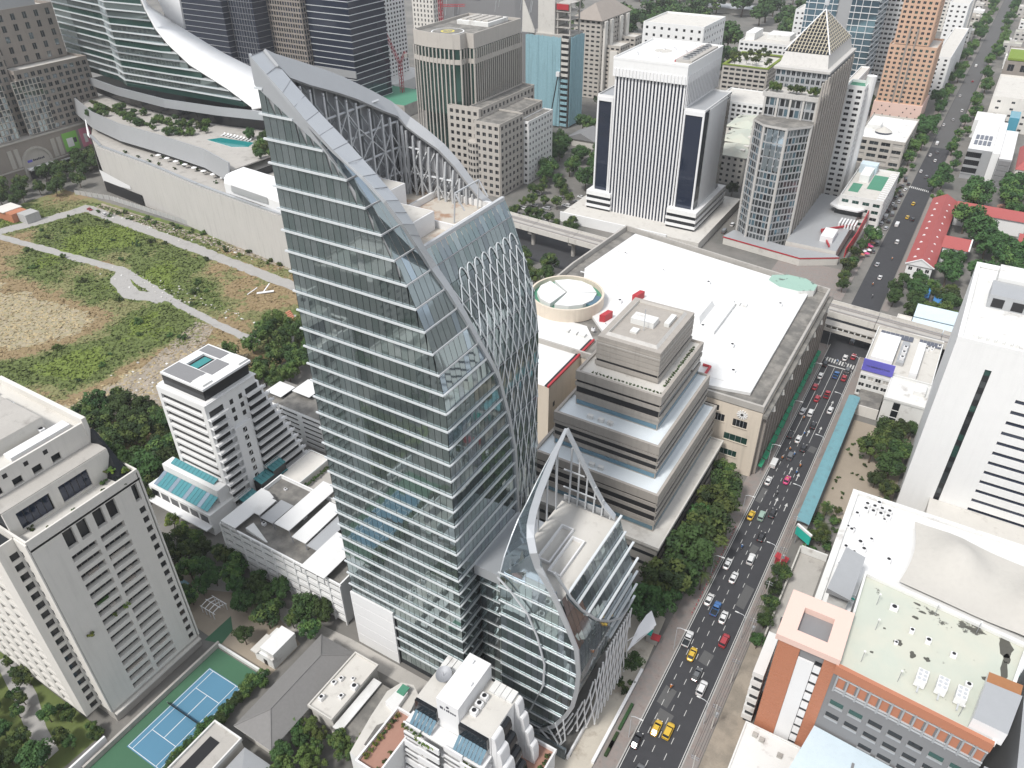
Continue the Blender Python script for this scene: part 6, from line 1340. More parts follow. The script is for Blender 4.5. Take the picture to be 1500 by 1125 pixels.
def bgrid(x0, x1, y0, y1, z1, rows, mt='beige', sides='SE', lim=150): grid4(bw, x0, x1, y0, y1, 0, z1, mt, ['glass_dark', 'glass_dark', 'glass_mid'], rows, 4.1, 2.3, 2.2, .5, sides, limit=lim, roof='concrete_dark', par=.8)
bgrid(-271, -249.6, 374.5, 377.4, 46, 11, sides='S', lim=0); bgrid(-258.4, -249.6, 378, 438, 46, 11, lim=120); bgrid(-249.3, -232.2, 369, 395, 41.5, 10, lim=150); bgrid(-249.3, -236, 395.4, 424, 41.5, 10, sides='E', lim=0); grid4(bw, -235.6, -229.2, 395.6, 425, 0, 37, 'white', ['glass_dark'], 10, 3.4, 1.7, 1.7, .4, 'SE', limit=120, roof='concrete_dark', par=.6)
m = MB(); m.cyl((-250.5, 371.5), 4.2, 0, 30, 'beige', 20); m.build('round_bay', bw)
for k in range(8):
    for j in range(6): a_ = -2.5 + j * .42; m = MB(); c_, s_2 = math.cos(a_), math.sin(a_); p_ = Vector((-250.5 + 4.22 * c_, 371.5 + 4.22 * s_2, 2.2 + k * 3.6)); t_ = Vector((-s_2, c_, 0)); n_ = Vector((c_, s_2, 0)); m.hexa([p_ - t_ * .5 - n_ * .1, p_ + t_ * .5 - n_ * .1, p_ + t_ * .5 + n_ * .1, p_ - t_ * .5 + n_ * .1] + [v + Vector((0, 0, 1.7)) for v in (p_ - t_ * .5 - n_ * .1, p_ + t_ * .5 - n_ * .1, p_ + t_ * .5 + n_ * .1, p_ - t_ * .5 + n_ * .1)], 'glass_dark'); m.build('bay_window', bw)
# ------------------------------------------------------------------ blue wrapped building, brown tower
bl = thing('blue_wrapped_building', 'unfinished concrete tower wrapped in streaked pale blue scaffold sheeting', 'building', (-278, 515, 0))
block(bl, -294, -262, 506, 528, 0, 62, 'concrete', 'frame', 'concrete')
sm = {}
for k in range(22):
    x = -295 + k * 1.27; m = MB(); m.box(x, x + 1.24, 504.8 + random.uniform(-.15, .15), 505.2, 1.0, 61 + random.uniform(-.6, .3), 'blue_wrap'); m.build('sheet_strip', bl)
for k in range(13): y = 507.5 + k * 1.55; m = MB(); m.box(-260.9, -260.5 + random.uniform(-.15, .15), y, y + 1.5, 1.0, 61 + random.uniform(-.6, .3), 'blue_wrap'); m.build('sheet_strip', bl)
for k in range(16):
    m = MB(); m.box(-266.6, -261.4, 504.6, 505.9, 1.6 + k * 3.8, 3.4 + k * 3.8, 'blue_wrap' if k < 9 else 'concrete_light'); m.build('balcony', bl); m = MB(); m.box(-266.4, -261.6, 505.2, 505.98, 3.6 + k * 3.8, 5.2 + k * 3.8, 'black'); m.build('opening', bl)
block(bl, -287, -274, 508, 524, 62, 84, 'concrete_light', 'lift_core'); 
for k in range(4): m = MB(); m.box(-273.9, -263, 509, 524, 66 + k * 5, 66.5 + k * 5, 'concrete'); m.build('deck', bl)
for x, y in ((-273, 509.5), (-263.6, 509.5), (-273, 523), (-263.6, 523)): m = MB(); m.box(x, x + .9, y, y + .9, 62, 82, 'concrete'); m.build('column', bl)
block(bl, -273, -264, 508.6, 509, 77.5, 81, 'red', 'safety_net'); m = MB(); m.add([(-298, 505, 62), (-288, 505, 62), (-288, 505, 64), (-298, 506, 84), (-298, 505.4, 62), (-288, 505.4, 62), (-288, 505.4, 64), (-298, 506.4, 84)], [(0, 1, 2, 3), (7, 6, 5, 4), (0, 3, 7, 4), (1, 5, 6, 2), (2, 6, 7, 3)], 'concrete_light'); m.build('torn_sheet', bl)
lf = thing('boom_lift', 'slim boom lift leaning against the blue wrapped building', 'boom lift', (-268, 498, 0)); m = MB(); m.bar((-272, 498, 1), (-268, 503, 36), .6, .6, 'black'); m.build('boom', lf); m = MB(); m.box(-274, -270, 496, 500, 0, 2, 'white_dirty'); m.build('chassis', lf); m = MB(); m.box(-269, -266.6, 502, 504, 36, 39, 'white_clean'); m.build('basket', lf)
br = thing('brown_hipped_tower', 'brown and cream tower block with a maroon hipped roof beside the park', 'tower', (-282, 610, 0))
grid4(br, -300, -276, 588, 640, 0, 58, 'beige', ['glass_dark', 'glass_mid'], 17, 4.5, 2.8, 1.5, .5, 'SE', limit=0, roof=None)
m = MB(); m.add([(-302, 586, 58), (-275, 586, 58), (-275, 642, 58), (-302, 642, 58), (-288, 600, 68), (-288, 628, 68)], [(0, 1, 4), (1, 2, 5, 4), (2, 3, 5), (3, 0, 4, 5), (3, 2, 1, 0)], 'stone_brown'); m.build('roof', br)
for y in (590, 600, 618, 630): m = MB(); m.box(-275.6, -273.8, y, y + 5, 6, 57, 'cream'); m.build('cream_shaft', br)
grid4(br, -275.5, -262, 594, 612, 0, 39, 'beige', ['glass_dark'], 12, 4.4, 2.6, 1.4, .4, 'SE', limit=0); grid4(br, -275.5, -262, 622, 636, 0, 41, 'beige', ['glass_dark'], 12, 4.4, 2.6, 1.4, .4, 'SE', limit=0); block(br, -270, -264, 592.4, 593.9, 4, 36, 'cream', 'cream_shaft')
# ------------------------------------------------------------------ white striped office
w = thing('striped_office_tower', 'white office tower of close vertical white fins over dark blue glass', 'skyscraper', (-148, 395, 0))
block(w, -165.6, -129.4, 372.6, 420, 0, 75, 'glass_navy', 'glass_core')
for k in range(21): m = MB(); x = -166 + k * 1.8; m.box(x, x + .82, 372.05, 372.75, 4, 75.2, 'white_clean'); m.build('vertical_fin', w)
block(w, -167, -128.6, 371.2, 421, 75.2, 83, 'white', 'crown'); roof_slab(w, -167.1, -128.5, 371.1, 421.1, 83.4, 'white_roof', 'white', .8)
F = Face('E', -167, -128.6, 371.2, 421)
for k in range(22): m = MB(); F.fbox(m, .5 + k * 2.25, 1.5 + k * 2.25, 64, 79, .0, .35, 'white_clean'); m.build('vertical_fin', w)
Fs = Face('S', -167, -128.6, 371.2, 421)
for k in range(21): m = MB(); Fs.fbox(m, .8 + k * 1.8, 1.75 + k * 1.8, 75.3, 79, .0, .35, 'white_clean'); m.build('vertical_fin', w)
block(w, -137.6, -129.6, 378, 416, 83.4, 84.6, 'concrete', 'cooling_deck')
for k in range(8): m = MB(); m.cyl((-133.5, 381 + k * 4.4), 1.6, 84.6, 85.6, 'grey_panel', 12, top='black'); m.build('cooling_fan', w)
m = MB(); m.box(-138.2, -137.7, 378, 416, 83.42, 84.3, 'red'); m.build('red_rail', w)
m = MB(); m.cyl((-152, 398), 4.5, 83.4, 83.5, 'canvas', 20); m.build('roof_disc', w)
for x0, x1, y0, y1 in ((-128.5, -118, 372, 412), (-176, -167.1, 374.5, 412)):
    block(w, x0 + .3, x1 - .3, y0 + .3, y1 - .3, 0, 63, 'glass_navy', 'wing_glass'); roof_slab(w, x0, x1, y0, y1, 64, 'grey_panel', 'white', .7)
    F = Face('S', x0, x1, y0, y1)
    for u in (0, F.W - .9): m = MB(); F.fbox(m, u, u + .9, 8, 63.58, -.4, .3, 'white_clean'); m.build('wing_pier', w)
    m = MB(); F.fbox(m, .92, F.W - .92, 61.6, 63.56, -.2, .28, 'white_clean'); m.build('wing_head', w)
    F = Face('E', x0, x1, y0, y1); m = MB(); F.fbox(m, 7, 33, 8, 63.58, -.2, .3, 'white'); m.build('wing_wall', w)
    for u0, u1 in ((1, 6.5), (33.5, 39)): m = MB(); F.fbox(m, u0, u1, 10, 62, -.25, .02, 'glass_mid'); m.build('wing_window', w)
    for z in (2.5, 6.5, 10.5): block(w, x0 - 2.2, x1 + 3.2, y0 - 3.5, y1 + 3, z + 1.7, z + 4, 'white', 'podium_band') if z == 10.5 else None
    block(w, x0 - 2, x1 + 3, y0 - 3.2, y1 + 3, 0, 12.3, 'glass_dark', 'podium_core')
    for z in (2.2, 5.6, 9): m = MB(); ring(m, [(x0 - 2.4, y0 - 3.6), (x1 + 3.4, y0 - 3.6), (x1 + 3.4, y1 + 3.4), (x0 - 2.4, y1 + 3.4)], [(x0 - 1.9, y0 - 3.1), (x1 + 2.9, y0 - 3.1), (x1 + 2.9, y1 + 2.9), (x0 - 1.9, y1 + 2.9)], z, z + 1.5, 'white_clean'); m.build('podium_band', w)
block(w, -186, -108, 357, 425, 0, 4.5, 'concrete_light', 'podium', 'concrete_light'); block(w, -186.4, -125, 356.2, 356.98, 0, 5.4, 'white', 'podium_wall')
rb = thing('white_rear_block', 'plain white box of a building behind the striped office roof', 'building', (-185, 520, 0)); grid4(rb, -206, -166, 500, 540, 0, 76, 'white', ['glass_dark'], 18, 5, 1.6, 1.6, .3, 'SE', limit=0)
# ------------------------------------------------------------------ pyramid topped tower
A = thing('pyramid_tower', 'grey glass tower with a glazed pyramid spire and trees on its upper ledge', 'skyscraper', (-84, 420, 0))
def skin(root, P, z0, z1, rows, mt='grey_panel', gl=('glass_grey', 'glass_mid', 'glass_blue', 'glass_dark'), pitch=1.9, ow=1.5, oh=.62, every=1, limit=0, skip=()):
    m = MB(); m.prism([(x + (-84 - x) * .012, y + (420 - y) * .012) for x, y in P], z0, z1, 'dark_gap'); m.build('core', root)
    for i in range(len(P)):
        if i in skip: continue
        Fq = Face.free(P[i], P[(i + 1) % len(P)]); n = max(1, int(round(Fq.W / pitch)))
        xs, ze = edges(0, Fq.W, n, min(ow, Fq.W / n * .8)), edges(z0, z1, rows, (z1 - z0) / rows * oh)
        m = MB(); grid_wall(m, Fq, xs, ze, odd, .18, mt); m.build('facade_grid', root); windows(root, Fq, xs, ze, odd, gl, limit=limit)
P0 = [(-97, 384), (-90.5, 377.5), (-79.6, 376), (-71, 386), (-71, 462), (-97, 462)]
skin(A, P0, 0, 60, 17, oh=.78, skip=(4, 5), gl=('glass_grey', 'glass_mid', 'glass_mid', 'glass_blue', 'glass_dark'))
for x, y in P0[:4]: m = MB(); m.cyl((x, y), .75, 0, 60.8, 'pale_stone', 10); m.build('corner_pier', A)
for k in range(12): m = MB(); m.box(-70.82, -70.1, 389 + k * 6, 391.2 + k * 6, 0, 79, 'grey_stone'); m.build('east_pier', A)
m = MB(); m.prism([(x + (-84 - x) * -.03, y + (420 - y) * -.02) for x, y in P0], 60, 61, 'pale_stone', 'concrete_dark'); m.build('ledge', A)
P1 = [(-96, 392), (-71.5, 392), (-71.2, 462), (-96.5, 462)]; skin(A, P1, 61, 70, 2, oh=.75, pitch=2.4, ow=1.9, skip=(2, 3))
for u in range(5): m = MB(); m.box(-96.2 + u * 6, -95.2 + u * 6, 391.2, 391.8, 60.9, 70.6, 'pale_stone'); m.build('column', A)
m = MB(); m.box(-97.2, -70.6, 391, 463, 70, 70.9, 'pale_stone'); m.build('ledge', A)
m = MB(); ring(m, [(-97.2, 391), (-70.6, 391), (-70.6, 404), (-97.2, 404)], [(-96.8, 391.4), (-71, 391.4), (-71, 403.6), (-96.8, 403.6)], 70.9, 72, 'pale_stone'); m.build('planter', A)
P2 = [(-96, 404.5), (-72, 404.5), (-71.5, 462), (-96.5, 462)]; skin(A, P2, 70.9, 80, 3, oh=.7, pitch=2.3, ow=1.7, skip=(2, 3), limit=60)
m = MB(); m.box(-97.2, -70.8, 403.2, 463, 80, 81, 'pale_stone'); m.build('cornice', A)
m = MB(); m.hexa([(-96, 408, 81), (-73, 408, 81), (-73, 462, 81), (-96, 462, 81), (-95, 412, 86.4), (-74.6, 412, 86.4), (-74.6, 461, 86.4), (-95, 461, 86.4)], 'pale_stone'); m.build('attic', A)
ap = Vector((-85, 437, 102)); cn = [Vector((-95.4, 412, 86.6)), Vector((-74.4, 412, 86.6)), Vector((-74.4, 461, 86.6)), Vector((-95.4, 461, 86.6))]
m = MB(); m.add([ap] + cn, [(1, 2, 0), (2, 3, 0), (3, 4, 0), (4, 1, 0)], 'glass_dark'); m.build('pyramid_glass', A)
for i in range(4):
    a_, b_ = cn[i], cn[(i + 1) % 4]; nrm = (b_ - a_).cross(ap - a_).normalized() * .12
    m = MB(); m.bar(a_ + nrm, ap + nrm, .5, .5, 'white_clean'); m.build('hip_rib', A)
    m = MB(); N_ = 13
    for k in range(1, N_):
        t = k / N_; m.bar(a_.lerp(b_, t) + nrm, a_.lerp(ap, t * 2) + nrm if False else (a_.lerp(b_, t)).lerp(ap, 1) + nrm, .01, .01, 'gold') if False else None
        p = a_.lerp(ap, t) + nrm; q = b_.lerp(ap, t) + nrm; m.bar(p, q, .34, .22, 'gold')
        base = a_.lerp(b_, t); tt_ = 2 * min(t, 1 - t); top = base + (ap - (a_ + b_) / 2) * tt_; m.bar(base + nrm, top + nrm, .34, .22, 'gold')
    m.build('pyramid_grid', A)
m = MB(); m.tube([ap - Vector((0, 0, .5)), ap + Vector((0, 0, 7))], .35, 'steel_light'); m.build('mast', A); m = MB(); m.box(-86, -84, 436, 438, 104, 106, 'steel_light'); m.build('mast_platform', A)
for k in range(9): m = MB(); m.poly([(-88.6 + (k % 3) * 3.0, 377.0 - (k % 3) * .4, 40 + 6.6 * (k // 3)), (-86 + (k % 3) * 3.0, 376.7 - (k % 3) * .4, 40 + 6.6 * (k // 3)), (-86 + (k % 3) * 3.0, 376.7 - (k % 3) * .4, 46 + 6.6 * (k // 3)), (-88.6 + (k % 3) * 3.0, 377.0 - (k % 3) * .4, 46 + 6.6 * (k // 3))], 'glass_sky'); m.build('bay_pane', A)
# red trimmed arcade in front
ra = thing('red_trim_arcade', 'low arcade with grey roofs, red trim and a rounded white canopy beside the pyramid tower', 'building', (-52, 415, 0))
block(ra, -70.4, -46, 378, 452, 0, 6, 'concrete_light', 'hall', 'grey_panel'); m = MB(); m.prism([(-100, 372), (-60, 366), (-44, 376), (-46, 377.9), (-72, 376), (-98, 382)], 0, 3.6, 'concrete_light', 'grey_panel'); m.build('apron', ra); m = MB(); m.prism([(-100.3, 371.8), (-60, 365.8), (-43.7, 376), (-46, 378), (-72, 376.2), (-98, 382.2)], 3.6, 4.3, 'red', 'grey_panel'); m.build('red_edge', ra)
m = MB(); m.prism([(-61, 428), (-59, 444), (-50, 448), (-43.6, 446), (-42, 430), (-46, 424), (-56, 424)], 9.4, 10.2, 'white_clean'); m.build('white_canopy', ra); block(ra, -58, -44, 427, 444, 6, 9.4, 'glass_dark', 'clerestory')
m = MB(); m.ribbon([(-42, 448, 10.4), (-41, 430, 10.4), (-41, 400, 9), (-42, 380, 8)], [(-42, 448, 4), (-41, 430, 4), (-41, 400, 3), (-42, 380, 3)], 'red', .4); m.build('red_fascia', ra)
m = MB(); m.bar((-58, 398, 7), (-44, 414, 7), .6, 1.0, 'red'); m.bar((-58, 398, 7), (-50, 380, 7), .6, 1.0, 'red'); m.build('red_truss', ra); block(ra, -56, -50, 386, 398, 6, 9, 'white_clean', 'skylight_box')
for k in range(6): m = MB(); m.box(-52 + k * 1.5, -51.2 + k * 1.5, 408, 416, 6, 8.4, 'white_clean'); m.build('roof_blade', ra)
# ------------------------------------------------------------------ slim white tower, concrete block, green roofed block
sl2 = thing('slim_white_tower', 'slim white apartment tower with black window slots behind the pyramid tower', 'apartment tower', (-67, 470, 0)); grid4(sl2, -71.6, -62, 464, 478, 0, 61, 'white', ['glass_dark'], 20, 4.8, 2.6, 1.5, .45, 'SE', limit=90, roof='green_paint', par=1.4); m = MB(); m.cyl((-61.5, 474), 2.6, 0, 66, 'white', 14); m.build('stair_turret', sl2)
g3 = thing('green_deck_block', 'white block with patchy green roof deck beside the avenue', 'building', (-46, 455, 0)); grid4(g3, -57, -35.4, 428, 478, 0, 15, 'white_dirty', ['glass_dark', 'glass_green', 'curtain'], 4, 5, 3.4, 1.8, .4, 'SE', limit=60, roof='concrete_light', par=1.2)
for P_ in ([(-55, 438), (-50, 438), (-50, 452), (-55, 452)], [(-47, 446), (-39.6, 446), (-39.6, 470), (-47, 470)]): m = MB(); m.prism(P_, 15, 15.08, 'green_paint'); m.build('green_deck', g3)
block(g3, -53, -48, 455, 470, 15, 19, 'white', 'stair_box'); block(g3, -56, -47, 470.4, 477, 15, 20, 'lightblue_roof', 'tank_house')
for k in range(14): m = MB(); m.box(-39.2, -35.8, 429 + k * 3.3, 430 + k * 3.3, 16.0, 16.4, 'white_clean'); m.build('pergola_beam', g3)
cb3 = thing('grey_concrete_block', 'grey concrete block with broad windows and a domed tent on its grimy roof', 'building', (-56, 560, 0)); grid4(cb3, -70, -41, 534, 590, 0, 15.5, 'beige', ['glass_dark', 'curtain', 'glass_mid'], 4, 7, 5.4, 2.2, .5, 'SE', limit=70, roof='white_dirty', par=1.0)
m = MB(); m.cyl((-57, 552), 5, 15.5, 16.6, 'glass_navy', 16); m.build('tent_base', cb3); m = MB(); m.cyl((-57, 552), 5.2, 16.6, 19.4, 'canvas', 16, .3); m.build('tent_roof', cb3); block(cb3, -68, -60, 556, 566, 15.5, 18.5, 'white_dirty', 'stair_box')
# ------------------------------------------------------------------ orange tower, blue tower, white slabs
ot = thing('salmon_tower', 'tall salmon pink apartment tower with brown window grid and a pale base', 'apartment tower', (-61, 660, 0))
def og(x0, x1, y0, y1, z0, z1, rows, mt='salmon'): grid4(ot, x0, x1, y0, y1, z0, z1, mt, ['glass_dark', 'glass_dark', 'glass_mid', 'glass_green'], rows, 3.7, 2.0, 1.7, .4, 'SE', limit=150, par=1.2, roof='concrete_light')
og(-77, -46, 642, 676, 12, 50, 12); og(-75, -52, 643, 674, 51.4, 80, 9); block(ot, -78, -45, 641, 677, 0, 12, 'pink', 'base'); block(ot, -70, -56, 650, 668, 81, 90, 'salmon', 'crown')
for k in range(7):
    for j in (0, 1): m = MB(); m.box(-76 + k * 1.8 + j * 17, -75.2 + k * 1.8 + j * 17, 640.9, 641.02, 3 + (k % 3) * 3, 3.9 + (k % 3) * 3, 'black'); m.build('base_window', ot)
for x in (-61.5, -66.5): m = MB(); m.box(x, x + 1.0, 641.5, 642.3, 12, 62, 'stone_brown'); m.build('brown_bay', ot)
bt = thing('blue_glass_tower', 'blue glass tower with white floor frames behind the pyramid spire', 'skyscraper', (-125, 715, 0)); slab_tower(bt, -152, -128, 700, 745, 110, 'glass_blue', 'white_clean', 4.6, .5); slab_tower(bt, -118, -98, 700, 745, 110, 'glass_blue', 'white_clean', 4.6, .5); block(bt, -128, -118, 701, 745, 0, 112, 'grey_panel', 'spine')
for x in (-150, -144, -138, -132, -115, -110, -104): m = MB(); m.box(x, x + .35, 699.4, 700.2, 0, 110, 'white_clean'); m.build('mullion', bt)
wa = thing('white_slab_apartments', 'white slab of stacked balconies behind the salmon tower', 'apartment building', (-100, 765, 0)); grid4(wa, -115, -86, 752, 790, 0, 72, 'white', ['glass_dark', 'glass_mid'], 20, 3.4, 2.5, 1.7, .5, 'SE', limit=0)
wb = thing('narrow_white_block', 'narrow white block with a column of dark windows left of the salmon tower', 'building', (-78, 590, 0)); grid4(wb, -92, -86, 590, 640, 0, 34, 'white', ['glass_dark'], 9, 4.2, 1.8, 2.0, .3, 'SE', limit=0)
wc2 = thing('long_white_block', 'long narrow white block beside the avenue behind the salmon tower', 'building', (-48, 760, 0)); grid4(wc2, -52, -40.5, 720, 850, 0, 30, 'white', ['glass_dark', 'glass_mid'], 9, 5, 2.0, 1.6, .3, 'SE', limit=0); grid4(wc2, -62, -46, 860, 900, 0, 48, 'white', ['glass_dark'], 12, 5, 2.0, 1.6, .3, 'SE', limit=0)
# ------------------------------------------------------------------ apartments between striped office and pyramid tower
for i, (x0, x1, y0, y1) in enumerate(((-136, -117, 456, 478), (-141, -120, 482, 508), (-147, -124, 512, 540))):
    h_ = thing('villa_block', ('cream apartment house with pale green hipped roof next to the striped office', 'cream apartment house with pale green hipped roof, the middle one of its row', 'cream apartment house with pale green hipped roof at the leafy end of its row')[i], 'apartment house', (x0, y0, 0))
    grid4(h_, x0, x1, y0, y1, 0, 17, 'cream', ['glass_dark', 'glass_mid'], 5, 3.6, 1.6, 1.6, .4, 'SE', limit=0, roof=None)
    xm, z_ = (x0 + x1) / 2, 17; m = MB(); m.add([(x0 - .6, y0 - .6, z_), (x1 + .6, y0 - .6, z_), (x1 + .6, y1 + .6, z_), (x0 - .6, y1 + .6, z_), (xm, y0 + 7, z_ + 3.6), (xm, y1 - 7, z_ + 3.6)], [(0, 1, 4), (1, 2, 5, 4), (2, 3, 5), (3, 0, 4, 5), (3, 2, 1, 0)], 'green_roof'); m.build('roof', h_)
    for yy in (y0 + 6, y0 + 14): block(h_, x1 - 6, x1 - 3, yy, yy + 3, 17.5, 19.4, 'cream', 'dormer')
v = thing('white_balcony_house', 'white balcony apartment house with hedge topped roof next to the striped office', 'apartment house', (-150, 570, 0)); grid4(v, -172, -136, 560, 596, 0, 19, 'white', ['glass_dark', 'glass_mid'], 6, 3.8, 2.4, 1.8, .5, 'SE', limit=0)
v = thing('garden_roof_apartments', 'grey apartment block with a tree planted roof garden beside the park', 'apartment building', (-172, 655, 0)); grid4(v, -194, -158, 640, 690, 0, 24, 'beige', ['glass_dark', 'glass_mid'], 7, 5, 3.8, 1.9, .8, 'SE', limit=0); m = MB(); ring(m, [(-194.4, 639.6), (-157.6, 639.6), (-157.6, 690.4), (-194.4, 690.4)], [(-192, 642), (-160, 642), (-160, 688), (-192, 688)], 25.1, 25.8, 'leaf_lime'); m.build('hedge_rim', v)
v = thing('white_stepped_apartments', 'white stepped apartment block between park and blue glass tower', 'apartment building', (-185, 740, 0)); grid4(v, -208, -165, 725, 770, 0, 26, 'white', ['glass_dark', 'glass_mid'], 7, 4, 2.6, 1.8, .5, 'SE', limit=0); block(v, -206, -198, 735, 760, 26, 32, 'white', 'stair_box'); block(v, -190, -170, 745, 765, 26, 30, 'white_dirty', 'plant_room')
v = thing('white_cube_house', 'plain white block beside the blue glass tower', 'building', (-165, 800, 0)); grid4(v, -182, -156, 800, 830, 0, 42, 'white', ['glass_dark'], 10, 4, 1.8, 1.6, .3, 'SE', limit=0)
v = thing('park_pavilion', 'long grey roofed pavilion among the park trees', 'pavilion', (-290, 1010, 0)); block(v, -330, -275, 1000, 1020, 0, 6, 'concrete_light'); m = MB(); m.box(-334, -271, 996, 1024, 6, 7.2, 'grey_panel'); m.build('roof', v)
v = thing('park_pavilion', 'red roofed pavilion among the park trees', 'pavilion', (-340, 1080, 0)); block(v, -370, -310, 1070, 1090, 0, 6, 'concrete_light'); m = MB(); m.box(-372, -308, 1066, 1094, 6, 8, 'red_roof'); m.build('roof', v)
v = thing('white_house', 'white house with pale awnings behind the blue wrapped building', 'house', (-225, 545, 0)); block(v, -236, -214, 536, 556, 0, 6, 'white', 'wall', 'white_roof'); v2 = thing('gabled_house', 'house with a grey gabled roof among trees below the blue wrapped building', 'house', (-232, 480, 0)); block(v2, -244, -224, 474, 492, 0, 5, 'concrete_light'); m = MB(); m.add([(-245, 473, 5), (-223, 473, 5), (-223, 493, 5), (-245, 493, 5), (-234, 473, 9.5), (-234, 493, 9.5)], [(0, 1, 4), (1, 2, 5, 4), (2, 3, 5), (3, 0, 4, 5), (3, 2, 1, 0)], 'grey_roof'); m.build('roof', v2)
# ------------------------------------------------------------------ red roofed hospital, east side of the avenue
rr = thing('red_roofed_hall', 'long white two storey hall with a red tiled roof across from the parked motorbikes', 'hall', (-9, 420, 0))
def gable(root, x0, x1, y0, y1, z, h_, axis, mt='red_roof'):
    block(root, x0 + .8, x1 - .8, y0 + .8, y1 - .8, 0, z, 'white', 'wall'); m = MB()
    if axis == 'y': xm = (x0 + x1) / 2; vs = [(x0, y0, z), (x1, y0, z), (x1, y1, z), (x0, y1, z), (xm, y0, z + h_), (xm, y1, z + h_)]; fs = [(1, 2, 5, 4), (3, 0, 4, 5), (3, 2, 1, 0)]; gb_ = [(0, 1, 4), (2, 3, 5)]
    else: ym = (y0 + y1) / 2; vs = [(x0, y0, z), (x1, y0, z), (x1, y1, z), (x0, y1, z), (x0, ym, z + h_), (x1, ym, z + h_)]; fs = [(0, 1, 5, 4), (2, 3, 4, 5), (3, 2, 1, 0)]; gb_ = [(1, 2, 5), (3, 0, 4)]
    m.add(vs, fs, mt); k = len(m.v) - 6; c_ = m.mi('white_clean')
    for g in gb_: m.f.append(tuple(i + k for i in g)); m.m.append(c_)
    m.build('roof', root)
    for i, j in ((0, 4), (1, 4)) if axis == 'y' else ((1, 5), (2, 5)): mm = MB(); mm.bar(Vector(vs[i]) + Vector((0, 0, .2)), Vector(vs[j]) + Vector((0, 0, .2)), .6, .4, 'white_clean'); mm.build('barge_board', root)
gable(rr, -15, -2.6, 376, 470, 8, 3.4, 'y'); gable(rr, -3, 9, 404, 418, 8, 3.4, 'x'); gable(rr, -2.8, 32, 456, 469, 8, 3.2, 'x')
for k in range(9): m = MB(); m.add([(-12.8, 382 + k * 9.4, 9.3), (-11.4, 381.4 + k * 9.4, 9.9), (-11.4, 382.6 + k * 9.4, 9.9), (-12.2, 382 + k * 9.4, 10.3)], [(0, 1, 3), (0, 3, 2), (1, 2, 3)], 'white_clean'); m.build('roof_vent', rr); m = MB(); m.add([(-5.4, 382 + k * 9.4, 9.5), (-6.8, 381.4 + k * 9.4, 10.0), (-6.8, 382.6 + k * 9.4, 10.0), (-6, 382 + k * 9.4, 10.5)], [(0, 1, 3), (0, 3, 2), (1, 2, 3)], 'white_clean'); m.build('roof_vent', rr)
F = Face('S', -14.2, -3.4, 376.8, 470); facade(rr, F, .5, 7.8, 3, 2, 1.8, 1.7, .2, 'white', ['glass_dark'], 'white', 1); F = Face('S', -2.2, 8.2, 404.8, 418); facade(rr, F, .5, 7.8, 3, 2, 1.8, 1.7, .2, 'white', ['glass_dark'], 'white', 1)
r2 = thing('red_roofed_hall', 'second red roofed hall half hidden by trees east of the long one', 'hall', (40, 430, 0)); gable(r2, 28, 60, 424, 440, 8, 3.2, 'x')
m = MB(); m.cyl((22, 497), 5.4, .05, .3, 'terracotta', 20, top='terracotta'); tag(m.build('round_terrace'), 'round terracotta terrace among the trees behind the red roofs', 'terrace')
for x0, y0, z_ in ((1, 352, 4.2), (-7, 356, 3.4)):
    v = thing('blue_tarpaulin', 'blue tarpaulin shelter under the trees %s' % ('beside the stepped blue roofs' if x0 > 0 else 'below the red roofed hall gable'), 'tarpaulin', (x0, y0, 0)); m = MB(); m.hexa([(x0, y0, z_ - .6), (x0 + 6, y0, z_ - .6), (x0 + 6, y0 + 12, z_), (x0, y0 + 12, z_), (x0, y0, z_ - .5), (x0 + 6, y0, z_ - .5), (x0 + 6, y0 + 12, z_ + .1), (x0, y0 + 12, z_ + .1)], 'blue_tarp'); m.build('sheet', v)
    for px, py in ((.3, .3), (5.7, .3), (.3, 11.7), (5.7, 11.7)): m = MB(); m.cyl((x0 + px, y0 + py), .08, 0, z_ - .4, 'steel', 6); m.build('pole', v)
# ------------------------------------------------------------------ right side blocks north of the red roofs
g4 = thing('louvred_grey_block', 'grey modern block with dark louvred bay and solar panels on its roof', 'building', (4, 570, 0)); block(g4, -7, 6, 536, 615, 0, 18, 'grey_panel', 'wall', 'white_roof'); F = Face('S', -7, 6, 536, 615); facade(g4, F, 3, 17, 8, 3, 1.0, 3.2, .4, 'grey_panel', ['glass_dark'], 'black', 0, u0=0, u1=8, name='louvre_bay'); block(g4, 6.1, 10, 530, 600, 0, 19, 'white', 'white_fin'); block(g4, 10.2, 17, 528, 590, 0, 17, 'grey_panel', 'wall', 'white_roof')
F = Face('S', 10.2, 17, 528, 590)
for k in range(5): m = MB(); F.fbox(m, .4, 6.4, 1 + k * 3.1, 3.6 + k * 3.1, .02, .3, 'grey_roof'); m.build('roller_panel', g4)
for k in range(8): m = MB(); m.box(-5 + (k % 4) * 2.4, -3.2 + (k % 4) * 2.4, 546 + (k // 4) * 12, 555 + (k // 4) * 12, 18, 18.3, 'solar'); m.build('solar_panel', g4)
c5 = thing('cream_block', 'cream block with rows of square windows and a red mansard behind the trees', 'building', (32, 530, 0)); grid4(c5, 20, 60, 516, 560, 0, 16, 'cream', ['glass_dark', 'glass_mid'], 4, 4, 2, 2, .4, 'SW', limit=60, roof=None); m = MB(); m.hexa([(19.6, 515.6, 16), (60.4, 515.6, 16), (60.4, 560, 16), (19.6, 560, 16), (23, 522, 20), (58, 522, 20), (58, 556, 20), (23, 556, 20)], 'red_roof'); m.build('roof', c5)
